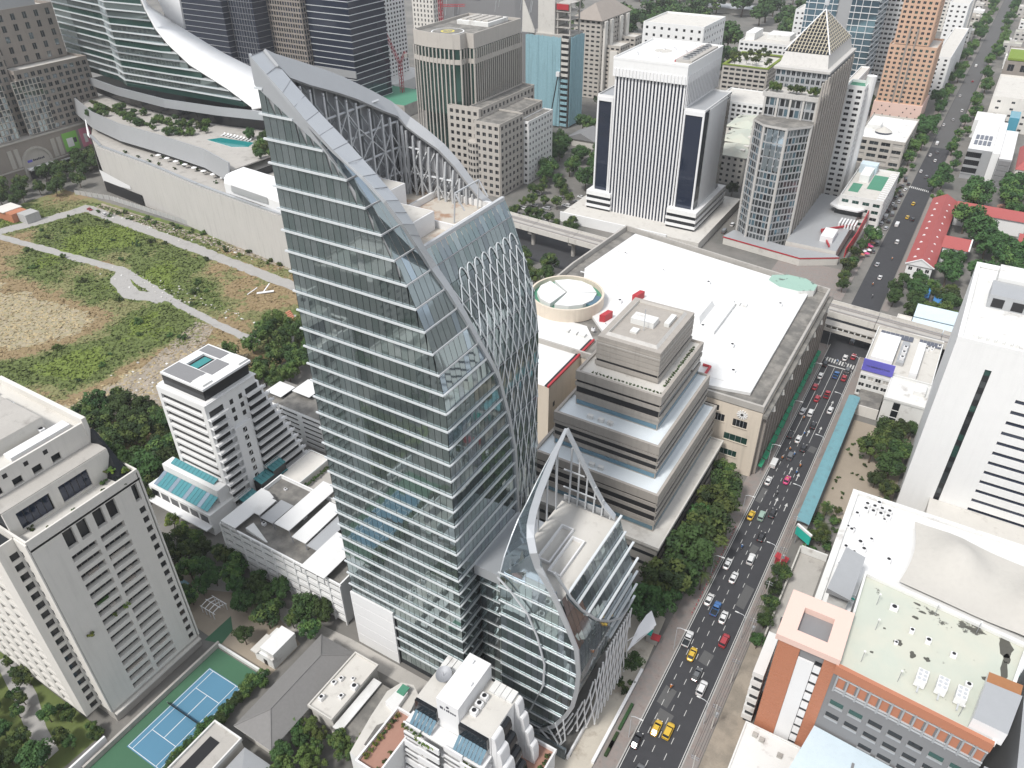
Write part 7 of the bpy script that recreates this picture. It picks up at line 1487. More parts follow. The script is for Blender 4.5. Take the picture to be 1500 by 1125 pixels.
c6 = thing('pale_office_block', 'pale office block with small windows and a planted roof edge by the avenue', 'building', (15, 680, 0)); grid4(c6, -4, 50, 650, 720, 0, 22, 'cream', ['glass_dark'], 5, 9, 2.2, 1.4, .3, 'SW', limit=40); block(c6, -10, 8, 625, 648, 0, 12, 'white', 'low_wing', 'white_roof'); block(c6, 10, 16, 622, 640, 0, 17, 'water_blue', 'blue_tank')
c7 = thing('dark_stone_house', 'dark stone block with tall windows and a clipped hedge roof by the avenue', 'building', (10, 790, 0)); grid4(c7, -4, 60, 760, 820, 0, 24, 'stone_brown', ['glass_dark', 'glass_navy'], 3, 9, 4.5, 5, .6, 'SW', limit=40); m = MB(); m.box(-3, 60, 762, 800, 25.1, 26.6, 'leaf_lime'); m.build('roof_hedge', c7)
# ordinary low city further out
GEN = ['white', 'cream', 'beige', 'white_dirty', 'concrete_light', 'pale_stone']
def fillers(n, x0, x1, y0, y1, hmin, hmax, smin, smax, what, grp):
    done = []
    for k in range(n * 6):
        if len(done) >= n: break
        a_, b_ = random.uniform(smin, smax), random.uniform(smin, smax); x, y = random.uniform(x0, x1 - a_), random.uniform(y0, y1 - b_)
        if any(x < q[1] + 4 and x + a_ > q[0] - 4 and y < q[3] + 4 and y + b_ > q[2] - 4 for q in done): continue
        done.append((x, x + a_, y, y + b_)); h_ = random.uniform(hmin, hmax); mt = random.choice(GEN)
        t_ = thing('city_building', what, 'building', (x, y, 0), grp); grid4(t_, x, x + a_, y, y + b_, 0, h_, mt, ['glass_dark', 'glass_mid'], max(1, int(h_ / 3.4)), 4.5, 2.4, 1.6, .3, 'SEW', limit=0, roof=random.choice(['white_roof', 'concrete_light', 'concrete', 'green_roof']), par=.9)
        if random.random() < .6: block(t_, x + a_ * .3, x + a_ * .6, y + b_ * .3, y + b_ * .6, h_, h_ + 3, mt, 'stair_box')
fillers(15, -10, 110, 840, 1500, 10, 40, 16, 40, 'plain mid rise block in the far city east of the avenue', 'far city blocks east of the avenue')
fillers(16, -150, -42, 930, 1600, 10, 46, 16, 40, 'plain mid rise block in the far city west of the avenue', 'far city blocks west of the avenue')
fillers(12, -13, 12, 825, 1350, 5, 13, 10, 18, 'low shop block fronting the far avenue on its east side', 'low shops east of the far avenue')
fillers(12, -60, -39, 905, 1400, 5, 14, 9, 16, 'low shop block fronting the far avenue on its west side', 'low shops west of the far avenue')
fillers(5, 20, 90, 600, 760, 8, 16, 14, 26, 'low plain block behind the pale office block', 'low blocks behind the pale office')
fillers(7, -230, -60, -150, 22, 18, 46, 18, 34, 'unseen city block added south of the camera for reflections', 'unseen city blocks south of the towers')  # generic blocks out of view, added for reflections in the tower glass
fillers(3, 20, 100, -60, 90, 10, 30, 18, 34, 'city block standing south east of the camera', 'city blocks south east of the towers')
fillers(5, -460, -230, -60, 90, 10, 34, 18, 40, 'city block south of the vacant lot', 'city blocks south of the vacant lot')
# ------------------------------------------------------------------ trees and shrubs
def crown_mesh(seed, tones, nclump, flat=.75, leaf=.09, per=85):
    R = random.Random(seed); m = MB()
    for k in range(nclump):
        while True:
            p = Vector((R.uniform(-1, 1), R.uniform(-1, 1), R.uniform(-1, 1)))
            if .25 < p.length < .86: break
        p.z *= flat; r = R.uniform(.2, .38); tone = R.choice(tones)
        for i in range(per):
            d = Vector((R.gauss(0, 1), R.gauss(0, 1), R.gauss(.25, 1))).normalized(); c_ = p + d * r * R.uniform(.7, 1.08)
            n = (d + Vector((R.uniform(-.8, .8), R.uniform(-.8, .8), R.uniform(-.3, .9)))).normalized(); u = n.orthogonal().normalized(); u.rotate(Matrix.Rotation(R.uniform(0, 6.28), 3, n)); v_ = n.cross(u); s_ = leaf * R.uniform(.6, 1.35)
            m.poly([c_ - u * s_, c_ + v_ * s_ * .62, c_ + u * s_, c_ - v_ * s_ * .62], tone)
    return m.mesh('crown')
def trunk_mesh(seed):
    R = random.Random(seed); m = MB(); top = Vector((R.uniform(-.1, .1), R.uniform(-.1, .1), .55))
    def limb(p, q, r0, r1):
        d = (q - p).normalized(); a_ = d.orthogonal().normalized(); b_ = d.cross(a_); n = 6
        vs = [p + (a_ * math.cos(i) + b_ * math.sin(i)) * r0 for i in [6.2832 * k / n for k in range(n)]] + [q + (a_ * math.cos(i) + b_ * math.sin(i)) * r1 for i in [6.2832 * k / n for k in range(n)]]
        m.add(vs, [(k, (k + 1) % n, n + (k + 1) % n, n + k) for k in range(n)], 'bark')
    limb(Vector((0, 0, 0)), top, .075, .05)
    for k in range(4): a_ = k * 1.57 + R.uniform(-.4, .4); limb(top, top + Vector((.45 * math.cos(a_), .45 * math.sin(a_), .45 + R.uniform(0, .2))), .042, .015)
    return m.mesh('trunk')
CR = {'dark': [crown_mesh(i, ['leaf', 'leaf_dark', 'leaf', 'leaf'], 27, .75, .085, 100) for i in range(3)], 'mid': [crown_mesh(10 + i, ['leaf', 'leaf_light', 'leaf', 'leaf_dark'], 27, .75, .085, 100) for i in range(3)],
      'light': [crown_mesh(20 + i, ['leaf_light', 'leaf', 'leaf_light'], 24, .75, .085, 95) for i in range(2)], 'lime': [crown_mesh(30 + i, ['leaf_lime', 'leaf_light'], 16) for i in range(2)],
      'shrub': [crown_mesh(40 + i, ['leaf', 'leaf_light', 'leaf_dark'], 9, .8, .15, 55) for i in range(2)], 'far': [crown_mesh(50 + i, ['leaf', 'leaf_light', 'leaf_dark', 'leaf'], 16, .7, .12, 55) for i in range(3)]}
TR = [trunk_mesh(i) for i in range(3)]
def palm_mesh():
    m = MB(); R = random.Random(5)
    for k in range(15):
        a_ = 6.2832 * k / 15 + R.uniform(-.1, .1); el = R.uniform(.1, .9); pts = []
        for i in range(6):
            t = i / 5; pts.append(Vector((math.cos(a_) * t * 1.0, math.sin(a_) * t * 1.0, .55 * el * t * 2 - 1.25 * t * t * (.6 + .3 * el))))
        side = Vector((-math.sin(a_), math.cos(a_), 0))
        for i in range(5):
            for s_ in (1, -1):
                for j in range(3):
                    p = pts[i].lerp(pts[i + 1], j / 3); q = p + side * s_ * .26 * (1.1 - i / 6) + (pts[i + 1] - pts[i]) * .7 + Vector((0, 0, -.12)); w = (pts[i + 1] - pts[i]) * .2
                    m.poly([p, p + w, q], 'leaf' if k % 2 else 'leaf_light')
    return m.mesh('crown')
PM = palm_mesh(); pt = MB(); pt.cyl((0, 0), .11, 0, 1, 'bark', 8, .07); PT = pt.mesh('trunk')
NT = [0]
FARM = {}
def far_tree(x, y, R, kind, key, z=0.0, h=None):
    R *= random.uniform(.88, 1.12); h = h or R * 1.15 + 1.2
    mb = FARM.setdefault(key, MB())
    for me, sx, sz, oz in ((random.choice(CR[kind]), R, R * .95, z + h), (random.choice(TR), R * .9, h * .9, z)):
        a_ = random.uniform(0, 6.28); c_, s_ = math.cos(a_), math.sin(a_); n = len(mb.v)
        mb.v += [(x + (v.co.x * c_ - v.co.y * s_) * sx, y + (v.co.x * s_ + v.co.y * c_) * sx, oz + v.co.z * sz) for v in me.vertices]
        names = [m_.name for m_ in me.materials]
        for f in me.polygons: mb.f.append(tuple(i + n for i in f.vertices)); mb.m.append(mb.mi(names[f.material_index]))
FARKEY = {'trees of the wooded park': 'wooded_park', 'trees at the park edge': 'wooded_park', 'trees between the apartment houses': 'apartment_greenery', 'roof garden trees': 'apartment_greenery', 'trees around the gabled house': 'house_greenery', 'trees between the towers': 'apartment_greenery', 'street trees on the west side of the far avenue': 'avenue_greenery', 'street trees on the east side of the far avenue': 'avenue_greenery', 'trees south of the tennis court': 'unseen_greenery', 'trees before the department store': 'store_greenery', 'trees among the red roofs': 'hall_greenery', 'trees in the striped office car park': 'office_greenery', 'trees along the striped office forecourt': 'office_greenery', 'trees south of the viaduct': 'office_greenery', 'trees at the foot of the salmon tower': 'avenue_greenery', 'trees behind the terraced hotel': 'hotel_greenery', 'trees of the pool terrace wood': 'terrace_greenery'}
def tree(x, y, R, kind, label, grp, z=0.0, h=None, name=None, cat='tree'):
    if grp in FARKEY: return far_tree(x, y, R, kind if kind != 'shrub' else 'far', FARKEY[grp], z, h)
    R *= random.uniform(.88, 1.12); h = h or R * 1.15 + 1.2
    t_ = thing(name or ('shrub' if kind == 'shrub' else 'palm_tree' if kind == 'palm' else 'tree'), label, cat, (x, y, z), grp); a_ = random.uniform(0, 6.28)
    if kind == 'palm':
        o = link('crown', PM, t_, (x, y, z + h), (0, 0, a_), scale=(R, R, R)); o = link('trunk', PT, t_, (x, y, z), scale=(2, 2, h))
    elif kind == 'shrub':
        link('foliage', random.choice(CR['shrub']), t_, (x, y, z + R * .55), (0, 0, a_), scale=(R, R, R * .9))
    else:
        link('crown', random.choice(CR[kind]), t_, (x, y, z + h), (0, 0, a_), scale=(R, R, R * random.uniform(.85, 1.05))); link('trunk', random.choice(TR), t_, (x, y, z), (0, 0, a_), scale=(R * .9, R * .9, h * .9))
    NT[0] += 1
def row(pts, kind, label, grp, **k):
    for p in pts: tree(p[0], p[1], p[2], random.choice(kind) if isinstance(kind, (list, tuple)) else kind, label, grp, **k)
def scatter(n, x0, x1, y0, y1, r0, r1, kind, label, grp, avoid=(), gap=.75, **k):
    done = []; tries = 0
    while len(done) < n and tries < n * 25:
        tries += 1; x, y, r = random.uniform(x0, x1), random.uniform(y0, y1), random.uniform(r0, r1)
        if any(a[0] - r * .5 < x < a[1] + r * .5 and a[2] - r * .5 < y < a[3] + r * .5 for a in avoid): continue
        if any(math.hypot(x - q[0], y - q[1]) < (r + q[2]) * gap for q in done): continue
        done.append((x, y, r))
    row(done, kind, label, grp, **k)
row([(-35.8, 164, 7), (-37.5, 153, 7), (-39.6, 142, 6.4), (-41, 132, 6.2), (-35.6, 146, 5.0), (-37.5, 187, 6), (-37, 175, 6.6), (-40, 181, 4), (-40.8, 196, 3.4), (-37.4, 136.5, 4.6), (-38.5, 169, 5)], ['dark', 'mid', 'mid'], 'big broadleaf street tree between grey stepped office and avenue', 'street trees beside the stepped office')
row([(-31.6, 150, 3.2), (-32.4, 156.5, 2.6)], 'palm', 'palm tree leaning over the west kerb of the avenue', 'palms at the west kerb', h=6.5)
row([(-37.2, 116.5, 2.6)], 'dark', 'dark round tree on the forecourt beside the teardrop tower', None); row([(-36.6, 110.5, 1.5), (-38.2, 112, 1.3), (-35.9, 113.2, 1.2)], 'shrub', 'clipped shrub in the forecourt bed', 'shrubs in the forecourt bed', cat='shrub')
row([(-13.6, 164, 2.6), (-14.0, 158, 2.4), (-13.2, 152, 2.8), (-12.8, 146, 2.2), (-12.6, 139, 2)], ['dark', 'mid'], 'dark tree squeezed between east pavement and car park wall', 'trees at the east pavement'); row([(-13.4, 149, 2.6), (-9, 196, 2.4), (-7.5, 188, 2.6), (-10, 183.5, 2.2)], 'palm', 'palm tree below the white podium wall', 'palms below the white podium', h=4.5)
scatter(16, -10.6, -4.6, 180, 200, 1.2, 2.4, ['light', 'mid', 'shrub'], 'bushy garden tree between skywalk and white podium', 'garden trees west of the podium')
row([(1, 240, 5.2), (-2, 230, 4.6), (4.4, 224, 4.4), (6, 234, 4.4), (3.6, 247, 3.8), (6.2, 214, 3.4), (1.6, 218, 3.2), (5.6, 206, 2.6), (-.6, 247.5, 2.6), (7.2, 250.5, 2.8)], ['dark', 'mid'], 'dense tree in the hotel garden beside the white slab', 'hotel garden trees'); scatter(16, -9.5, -2, 205, 246, .5, 1.0, 'shrub', 'small planted shrub on the hotel garden terrace', 'shrubs on the garden terrace', cat='shrub')
scatter(13, -8, 10, 336, 372, 3.4, 5, ['mid', 'dark', 'light'], 'broadleaf tree around the blue tarpaulins', 'trees around the tarpaulins', [(-15.5, -2, 374, 480), (-4, 16, 300, 333)], .6); row([(-14, 346, 4), (-15, 356, 3.6), (-13, 366, 3.6), (-36, 348, 3.4), (-37, 356, 3.2), (-38, 366, 3.6), (-37.6, 374, 3), (-38.4, 385, 3.4), (-37, 396, 3.4)], ['dark', 'mid'], 'street tree just north of the railway viaduct', 'street trees north of the viaduct')
scatter(46, -2, 75, 376, 512, 5.5, 8.5, ['dark', 'mid', 'dark'], 'large dark tree among the red roofed halls', 'trees among the red roofs', [(-16, -1.5, 370, 475), (-3, 9, 402, 420), (-3, 33, 454, 471), (27, 61, 422, 441)], .62)
for s_, x in (('west', -37), ('east', -14)):
    row([(x + random.uniform(-3.5, 3.5), y + random.uniform(-6, 6), random.uniform(2.2, 6.0)) for y in range(410 if s_ == 'west' else 478, 1300, 17) if not (s_ == 'west' and 425 < y < 480)], ['dark', 'mid', 'light'], 'street tree on the %s side of the far avenue' % s_, 'street trees on the %s side of the far avenue' % s_)
row([(-36, 600, 7), (-37, 612, 6), (-41, 622, 6), (-36, 628, 5)], 'dark', 'big dark tree at the foot of the salmon tower', 'trees at the foot of the salmon tower'); scatter(14, -110, -80, 540, 700, 4, 7, ['dark', 'mid'], 'tree between salmon and pyramid towers', 'trees between the towers')
scatter(13, -36, -26.6 - 8, 480, 500, 1, 1.6, 'shrub', 'potted shrub on the busy pavement', 'pavement shrubs', cat='shrub')
scatter(92, -470, -165, 705, 1250, 9, 15, 'far', 'park tree in the wooded park behind the striped office', 'trees of the wooded park', [(-210, -160, 700, 775), (-300, -260, 600, 650)], .55); scatter(70, -330, -160, 540, 760, 5, 9, 'far', 'park edge tree beyond the blue wrapped building', 'trees at the park edge', [(-305, -255, 495, 650), (-210, -150, 500, 700), (-240, -210, 530, 560), (-210, -155, 720, 780)], .6)
row([(-300, 720, 8)], 'lime', 'yellow green tree at the edge of the wooded park', None)
scatter(34, -160, -98, 420, 660, 2.5, 5, ['mid', 'light', 'dark'], 'tree between the apartment houses beside the pyramid tower', 'trees between the apartment houses', [(-170, -105, 350, 430), (-138, -115, 452, 480), (-144, -118, 480, 510), (-150, -122, 510, 542), (-175, -134, 556, 600), (-196, -155, 636, 692), (-98, -60, 370, 470)], .6)
scatter(20, -192, -160, 642, 688, 1.6, 3, ['light', 'mid'], 'roof garden tree on the grey apartment block', 'roof garden trees', z=25.2)
row([(-94.5, 398, 2.6), (-92, 397, 2.2), (-86, 397, 2.0), (-83, 397, 2.2), (-80.5, 397, 2.0), (-74, 397.5, 2.4), (-76.5, 396, 2)], ['mid', 'light'], 'small tree planted on the upper ledge of the pyramid tower', 'ledge trees of the pyramid tower', z=71.2, h=2.4)
scatter(34, -250, -192, 395, 505, 4, 6.5, ['dark', 'mid'], 'dark tree around the gabled house below the blue wrapped building', 'trees around the gabled house', [(-300, -228, 360, 430), (-246, -222, 472, 494), (-190, -160, 360, 420)], .6); scatter(16, -212, -168, 338, 352, 2.6, 3.6, ['mid', 'dark'], 'street tree along the forecourt of the striped office', 'trees along the striped office forecourt', (), .7); scatter(10, -222, -190, 355, 396, 3, 4.4, ['light', 'mid'], 'tree shading the car park beside the striped office', 'trees in the striped office car park', (), .7)
scatter(13, -196, -142, 276, 304, 3.2, 4.8, ['mid', 'light', 'dark'], 'tree between the railway viaduct and the glass tower', 'trees south of the viaduct', [(-132, -30, 180, 320)], .66)
scatter(30, -246, -196, 92, 124, 4, 6.2, ['dark', 'mid'], 'dense dark tree between vacant lot and terraced white hotel', 'trees beside the terraced hotel', [(-193, -160, 90, 130)], .58); scatter(24, -236, -200, 146, 194, 3.6, 5.6, ['dark', 'mid', 'light'], 'broadleaf tree at the corner of the vacant lot', 'trees at the lot corner', [(-194, -160, 138, 158)], .58)
scatter(16, -200, -192, 93, 140, 2.6, 3.6, 'mid', 'tree against the rear of the terraced hotel', 'trees behind the terraced hotel', (), .7)
scatter(26, -496, -462, 205, 292, 4, 6, ['dark', 'mid'], 'street tree in front of the brown department store', 'trees before the department store', [(-470, -400, 262, 300)], .56)
row([(-176.5, 91, 2.6), (-172, 90.6, 2.2)], 'lime', 'yellow green tree before the terraced hotel entrance', 'lime trees before the terraced hotel'); scatter(38, -172, -112, 72.5, 90, 2.2, 3.8, ['dark', 'dark', 'mid'], 'dark garden tree between cream tower and white car park', 'garden trees behind the cream tower', [(-122, -113, 69, 80), (-154, -107, 90.4, 118), (-137, -131, 66, 78), (-146, -138, 72, 80)], .56); row([(-133.4, 83.4, 2.8), (-128, 82.6, 2.2)], 'palm', 'palm tree in the garden behind the cream tower', 'palms behind the cream tower', h=3.4); row([(-118, 86.5, 3), (-114.5, 88.2, 2.6)], 'mid', 'tree at the corner of the white car park', 'trees at the car park corner')
row([(-114.9 + random.uniform(-.6, .6), 33 + k * 2.1, random.uniform(1.6, 2.5)) for k in range(17)], ['dark', 'dark', 'mid'], 'dark hedge tree along the edge of the tennis court', 'hedge trees along the tennis court', h=2.2)
scatter(44, -186, -138.4, 16, 37.4, 1.3, 3.2, ['dark', 'mid', 'shrub', 'mid'], 'garden planting at the foot of the cream tower', 'planting at the foot of the cream tower', (), .6); row([(-137.2, 36.6, 1.8)], 'mid', 'round clipped tree at the corner of the cream tower', None, h=1.6)
scatter(15, -98, -83.5, 45, 64, 2, 3.2, ['dark', 'mid', 'light'], 'leafy tree between grey hall and curved white house', 'trees south of the concrete house', (), .6)
scatter(8, -142.6, -137.2, 62.5, 66, .7, 1.2, ['shrub', 'lime'], 'shrub on the roof terrace of the cream tower', 'roof terrace shrubs of the cream tower', z=57.9, cat='shrub'); scatter(8, -142, -137.4, 43, 62, .5, .9, 'shrub', 'shrub on the penthouse terrace of the cream tower', 'penthouse shrubs of the cream tower', z=57.9, cat='shrub'); row([(-147.5, 67.4, 1.7), (-144, 67.6, 2.0), (-141, 67.6, 1.6)], 'dark', 'tree on the rear roof terrace of the cream tower', 'rear terrace trees of the cream tower', z=60, h=1.5)
row([(-136.1, 53.6, .9), (-136.0, 44.6, .8), (-136.0, 50.6, .7)], 'lime', 'creeper spilling over a balcony of the cream tower', 'balcony creepers of the cream tower', z=29, h=.6, cat='plant')
row([(-152 + .0 * k, 116.5 + k * 1.35, .8) for k in range(14)], 'shrub', 'round shrub in the hedge along the beige low roof', 'hedge along the beige low roof', z=4.2, cat='shrub')
for x0, x1, y, z in ((-68, -64, 66.4, 21), (-64, -60, 65.4, 20.8), (-52.5, -49.6, 66, 20.8)): row([(x0 + (x1 - x0) * k / 4, y + random.uniform(-.3, .3), .55) for k in range(5)], ['shrub', 'lime'], 'planter shrub on the white curved office balcony', 'planter shrubs of the white office', z=z - .6, cat='shrub', h=.5)
row([(-73.6, 60 + k * 1.5, .7) for k in range(8)] + [(-69.6, 59 + k * 2, .6) for k in range(3)], ['shrub', 'lime'], 'shrub on the terracotta terrace beside the white office', 'shrubs of the terracotta terrace', z=13.7, cat='shrub', h=.5); row([(-42.4, 71 + k * 1.6, .8) for k in range(8)], 'shrub', 'shrub along the terracotta terrace by the forecourt', 'shrubs by the forecourt terrace', z=8.1, cat='shrub'); row([(-82.6, 66 + k * 1.2, .5) for k in range(6)], 'lime', 'pot plant beside the white awning store', 'pot plants by the awning store', z=3.6, h=.4, cat='plant')
row([(-496 + k * 3.6, 298.5 - k * .72, 1.5) for k in range(22)], ['mid', 'light'], 'hedge bush lining the upper galleria terrace', 'hedge on the galleria terrace', z=35.6, h=1.4, cat='shrub'); row([(-400, 291, 3.4), (-388, 293, 3.2), (-352, 297, 3.6), (-342, 298, 3.8), (-333, 288, 4.6), (-326, 284, 4.4), (-330, 294, 4), (-322, 276, 3)], ['dark', 'light', 'mid'], 'tree on the galleria pool terrace', 'pool terrace trees', z=35.7, h=3); scatter(16, -420, -330, 254, 268, .9, 1.4, 'shrub', 'terrace planter on the lower galleria terrace', 'planters of the galleria terrace', z=27.3, cat='shrub')
row([(-76 + k * 1.15, 168.0, .42) for k in range(19)] + [(-56.0, 172 + k * 1.2, .5) for k in range(20)], 'shrub', 'clipped shrub in the terrace planter of the stepped office', 'planter shrubs of the stepped office', z=47.1, cat='shrub')
scatter(44, -480, -318, 279, 301, 1.8, 3.6, ['mid', 'dark', 'light'], 'pool terrace tree', 'trees of the pool terrace wood', [(-375, -340, 276, 297)], .55, z=35.6, h=2.4)
def lotshrub(n, x0, x1, y0, y1, r0, r1):
    k = 0
    while k < n:
        x, y = random.uniform(x0, x1), random.uniform(y0, y1)
        if near_path(x, y) or greenness(x, y) < .55: k += .2; continue
        tree(x, y, random.uniform(r0, r1), random.choice(['shrub', 'shrub', 'light']), 'wild bush in the vacant lot grass', 'wild bushes of the vacant lot', h=.8, cat='shrub', name='shrub'); k += 1
lotshrub(70, -455, -225, 104, 236, .9, 2.4); scatter(26, -430, -262, 236, 246, 1, 2.2, ['shrub', 'light'], 'bush along the galleria fence', 'bushes along the galleria fence', h=1, cat='shrub', name='shrub')
scatter(24, -220, -70, -60, 28, 3, 5, ['mid', 'dark'], 'unseen tree added south of the tennis court for reflections', 'trees south of the tennis court', (), .7)  # trees outside the frame, added so the glass has greenery to reflect

for k_, mb in FARM.items(): struct(k_, mb, 'stuff')

# ------------------------------------------------------------------ railway viaduct
via = thing('railway_viaduct', 'elevated concrete railway viaduct crossing over the avenue', 'viaduct', (-100, 314, 0))
va = math.atan(VA); 
def vseg(m, x0, x1, a, b, z0, z1, mt): m.hexa([(x0, vy(x0, a), z0), (x1, vy(x1, a), z0), (x1, vy(x1, b), z0), (x0, vy(x0, b), z0), (x0, vy(x0, a), z1), (x1, vy(x1, a), z1), (x1, vy(x1, b), z1), (x0, vy(x0, b), z1)], mt)
for k in range(32):
    x0 = -640 + k * 24.0; x1 = x0 + 23.8
    m = MB(); vseg(m, x0, x1, 303, 313, 9.4, 10.6, 'concrete'); vseg(m, x0, x1, 305.5, 310.5, 8.2, 9.4, 'concrete'); m.build('deck_span', via)
    for a, b in ((302.7, 303.0), (313.0, 313.3)): m = MB(); vseg(m, x0, x1, a, b, 9.2, 11.8, 'concrete_light'); m.build('parapet', via)
    for a in (304.6, 306.1, 309.6, 311.1): m = MB(); vseg(m, x0, x1, a, a + .25, 10.6, 10.85, 'steel'); m.build('rail', via)
    m = MB(); vseg(m, x0, x1, 304.2, 306.8, 10.6, 10.68, 'stone_brown'); m.build('track_bed', via); m = MB(); vseg(m, x0, x1, 309.2, 311.8, 10.6, 10.68, 'stone_brown'); m.build('track_bed', via)
    if -40 < x0 < -26: continue
    m = MB(); c_ = (x0, vy(x0, 308)); m.cyl(c_, 1.0, 0, 8.2, 'concrete', 12); m.build('pier', via); m = MB(); vseg(m, x0 - 1.1, x0 + 1.1, 304, 312, 7.2, 8.19, 'concrete'); m.build('pier_head', via)
ped = thing('station_footbridge', 'concrete footbridge with arched openings hung below the railway over the avenue', 'footbridge', (-25, 300, 0))
m = MB(); vseg(m, -44, -4, 297.6, 301.4, 5.6, 6.1, 'concrete_light'); m.build('deck', ped); m = MB(); vseg(m, -44, -4, 297.4, 297.6, 5.6, 7.2, 'concrete_light'); m.build('parapet', ped); m = MB(); vseg(m, -44, -4, 297.2, 301.6, 8.4, 8.7, 'concrete'); m.build('roof', ped)
for k in range(17): x = -43 + k * 2.3; m = MB(); vseg(m, x, x + .5, 297.3, 297.7, 7.2, 8.4, 'white_dirty'); m.build('post', ped)
# ------------------------------------------------------------------ covered skywalk on the east pavement
sk = thing('covered_skywalk', 'long raised skywalk with a weathered turquoise roof along the east pavement', 'skywalk', (-13.4, 220, 0))
for k in range(18):
    y0 = 184 + k * 4.1; m = MB(); n = 6; pr = [(-1.9 + 3.8 * i / n, 6.0 + .35 * math.sin(math.pi * i / n)) for i in range(n + 1)]
    m.add([(-13.3 + u, y0, z) for u, z in pr] + [(-13.3 + u, y0 + 4.05, z) for u, z in pr], [(i, i + 1, n + 2 + i, n + 1 + i) for i in range(n)], 'skywalk_roof'); m.add([(-13.3 + u, y0, z - .1) for u, z in pr] + [(-13.3 + u, y0 + 4.05, z - .1) for u, z in pr], [(n + 1 + i, n + 2 + i, i + 1, i) for i in range(n)], 'steel'); m.build('roof_sheet', sk)
    m = MB(); m.box(-15.0, -11.6, y0, y0 + 4.05, 3.2, 3.5, 'concrete'); m.build('deck', sk)
    for x in (-15.05, -11.65): m = MB(); m.box(x, x + .1, y0, y0 + .1, 0.13 if k % 3 == 0 else 3.5, 6.1, 'steel'); m.build('post', sk); m = MB(); m.box(x, x + .08, y0 + .1, y0 + 4.0, 3.5, 4.5, 'steel'); m.build('railing', sk)
sb = thing('street_billboard', 'turquoise and white billboard at the foot of the skywalk', 'billboard', (-12.4, 179, 0)); m = MB(); m.hexa([(-14.3, 181.4, 3.4), (-9.8, 178.6, 3.4), (-9.6, 178.9, 3.4), (-14.1, 181.7, 3.4), (-14.3, 181.4, 6.6), (-9.8, 178.6, 6.6), (-9.6, 178.9, 6.6), (-14.1, 181.7, 6.6)], 'teal'); m.build('board', sb); m = MB(); m.hexa([(-14.4, 181.3, 6.7), (-9.7, 178.5, 6.7), (-9.4, 179, 6.7), (-14, 181.8, 6.7), (-14.4, 181.3, 7.4), (-9.7, 178.5, 7.4), (-9.4, 179, 7.4), (-14, 181.8, 7.4)], 'white_clean'); m.build('top_rail', sb)
for x, y in ((-13.6, 181.2), (-10.4, 179.2)): m = MB(); m.cyl((x, y), .15, 0, 3.4, 'steel', 8); m.build('post', sb)
kio = thing('red_kiosk', 'small red roadside awning stall beside the car park wall', 'stall', (-15.6, 171, 0)); m = MB(); m.hexa([(-17, 170.4, 2.3), (-13.4, 169.6, 2.3), (-13.1, 171.4, 2.3), (-16.7, 172.2, 2.3), (-17, 170.4, 2.5), (-13.4, 169.6, 2.5), (-13.1, 171.4, 2.9), (-16.7, 172.2, 2.9)], 'red'); m.build('awning', kio); m = MB(); m.box(-16.6, -13.4, 170.2, 171.4, .13, 2.3, 'red'); m.build('counter', kio)
# green netting along the mall's avenue front
for k in range(17):
    y0 = 206 + k * 4.8; g_ = MB(); w_ = random.uniform(1.2, 1.7)
    g_.hexa([(-32.6, y0, 3.2), (-32.6 + w_, y0, 2.8), (-32.6 + w_, y0 + 4.2, 2.8), (-32.6, y0 + 4.2, 3.2), (-32.6, y0, 3.4), (-32.6 + w_, y0, 2.95), (-32.6 + w_, y0 + 4.2, 2.95 + random.uniform(0, .3)), (-32.6, y0 + 4.2, 3.5)], 'green_net')
    for px in (0, w_ - .12):
        for py in (0, 4.1): g_.box(-32.6 + px, -32.5 + px, y0 + py, y0 + py + .1, .13, 2.9, 'steel')
    tag(g_.build('awning_stall'), 'pavement stall under green netting along the mall front', 'stall', 'green stalls along the mall front')
# ------------------------------------------------------------------ lot hoardings, fences, debris
fe = thing('galleria_fence', 'pale panelled fence between vacant lot and galleria wall', 'fence', (-350, 249, 0)); fp = MB(); fp.box(0, 3.8, -.08, .08, 0, 2.6, 'hoarding'); fp.box(-.1, .1, -.14, .14, 0, 2.9, 'concrete_light'); fpm = fp.mesh('fence_panel')
px, py = -456.0, 247.0
for (qx, qy) in ((-430, 252), (-374, 250.5), (-300, 247), (-262, 236), (-225, 229)):
    L_ = math.hypot(qx - px, qy - py); n = int(L_ / 4)
    for k in range(n): link('fence_panel', fpm, fe, (px + (qx - px) * k / n, py + (qy - py) * k / n, 0), (0, 0, math.atan2(qy - py, qx - px)))
    px, py = qx, qy
fo = thing('orange_hut', 'orange sheet metal hut with a grey roof beside the lot gate', 'hut', (-452, 205, 0)); block(fo, -462, -446, 203, 212, 0, 5, 'orange_clad'); m = MB(); m.box(-463, -452, 202, 213, 5, 5.4, 'cream'); m.build('roof', fo); block(fo, -445.8, -438, 206, 214, 0, 5, 'hoarding', 'side_hoarding')
wx = MB(); wx.bar((-268, 212, .3), (-262, 217, .8), 1.4, .3, 'white_clean'); wx.bar((-271, 209, .2), (-268, 213, 2.8), .5, .3, 'white_clean'); wx.bar((-266, 214, .3), (-266.4, 219, 2.6), .5, .3, 'white_clean'); tag(wx.build('collapsed_sign'), 'collapsed white sign frame lying in the vacant lot', 'debris')
wx = MB(); 
for k in range(6): wx.box(-243 + k * 1.4, -242 + k * 1.4, 205 - k * .8, 207.5 - k * .8, .05, .7, 'orange_clad')
tag(wx.build('orange_barriers', kind='stuff'), 'row of orange barriers at the edge of the vacant lot', 'barriers')
for k in range(60): pass
rb_ = MB()
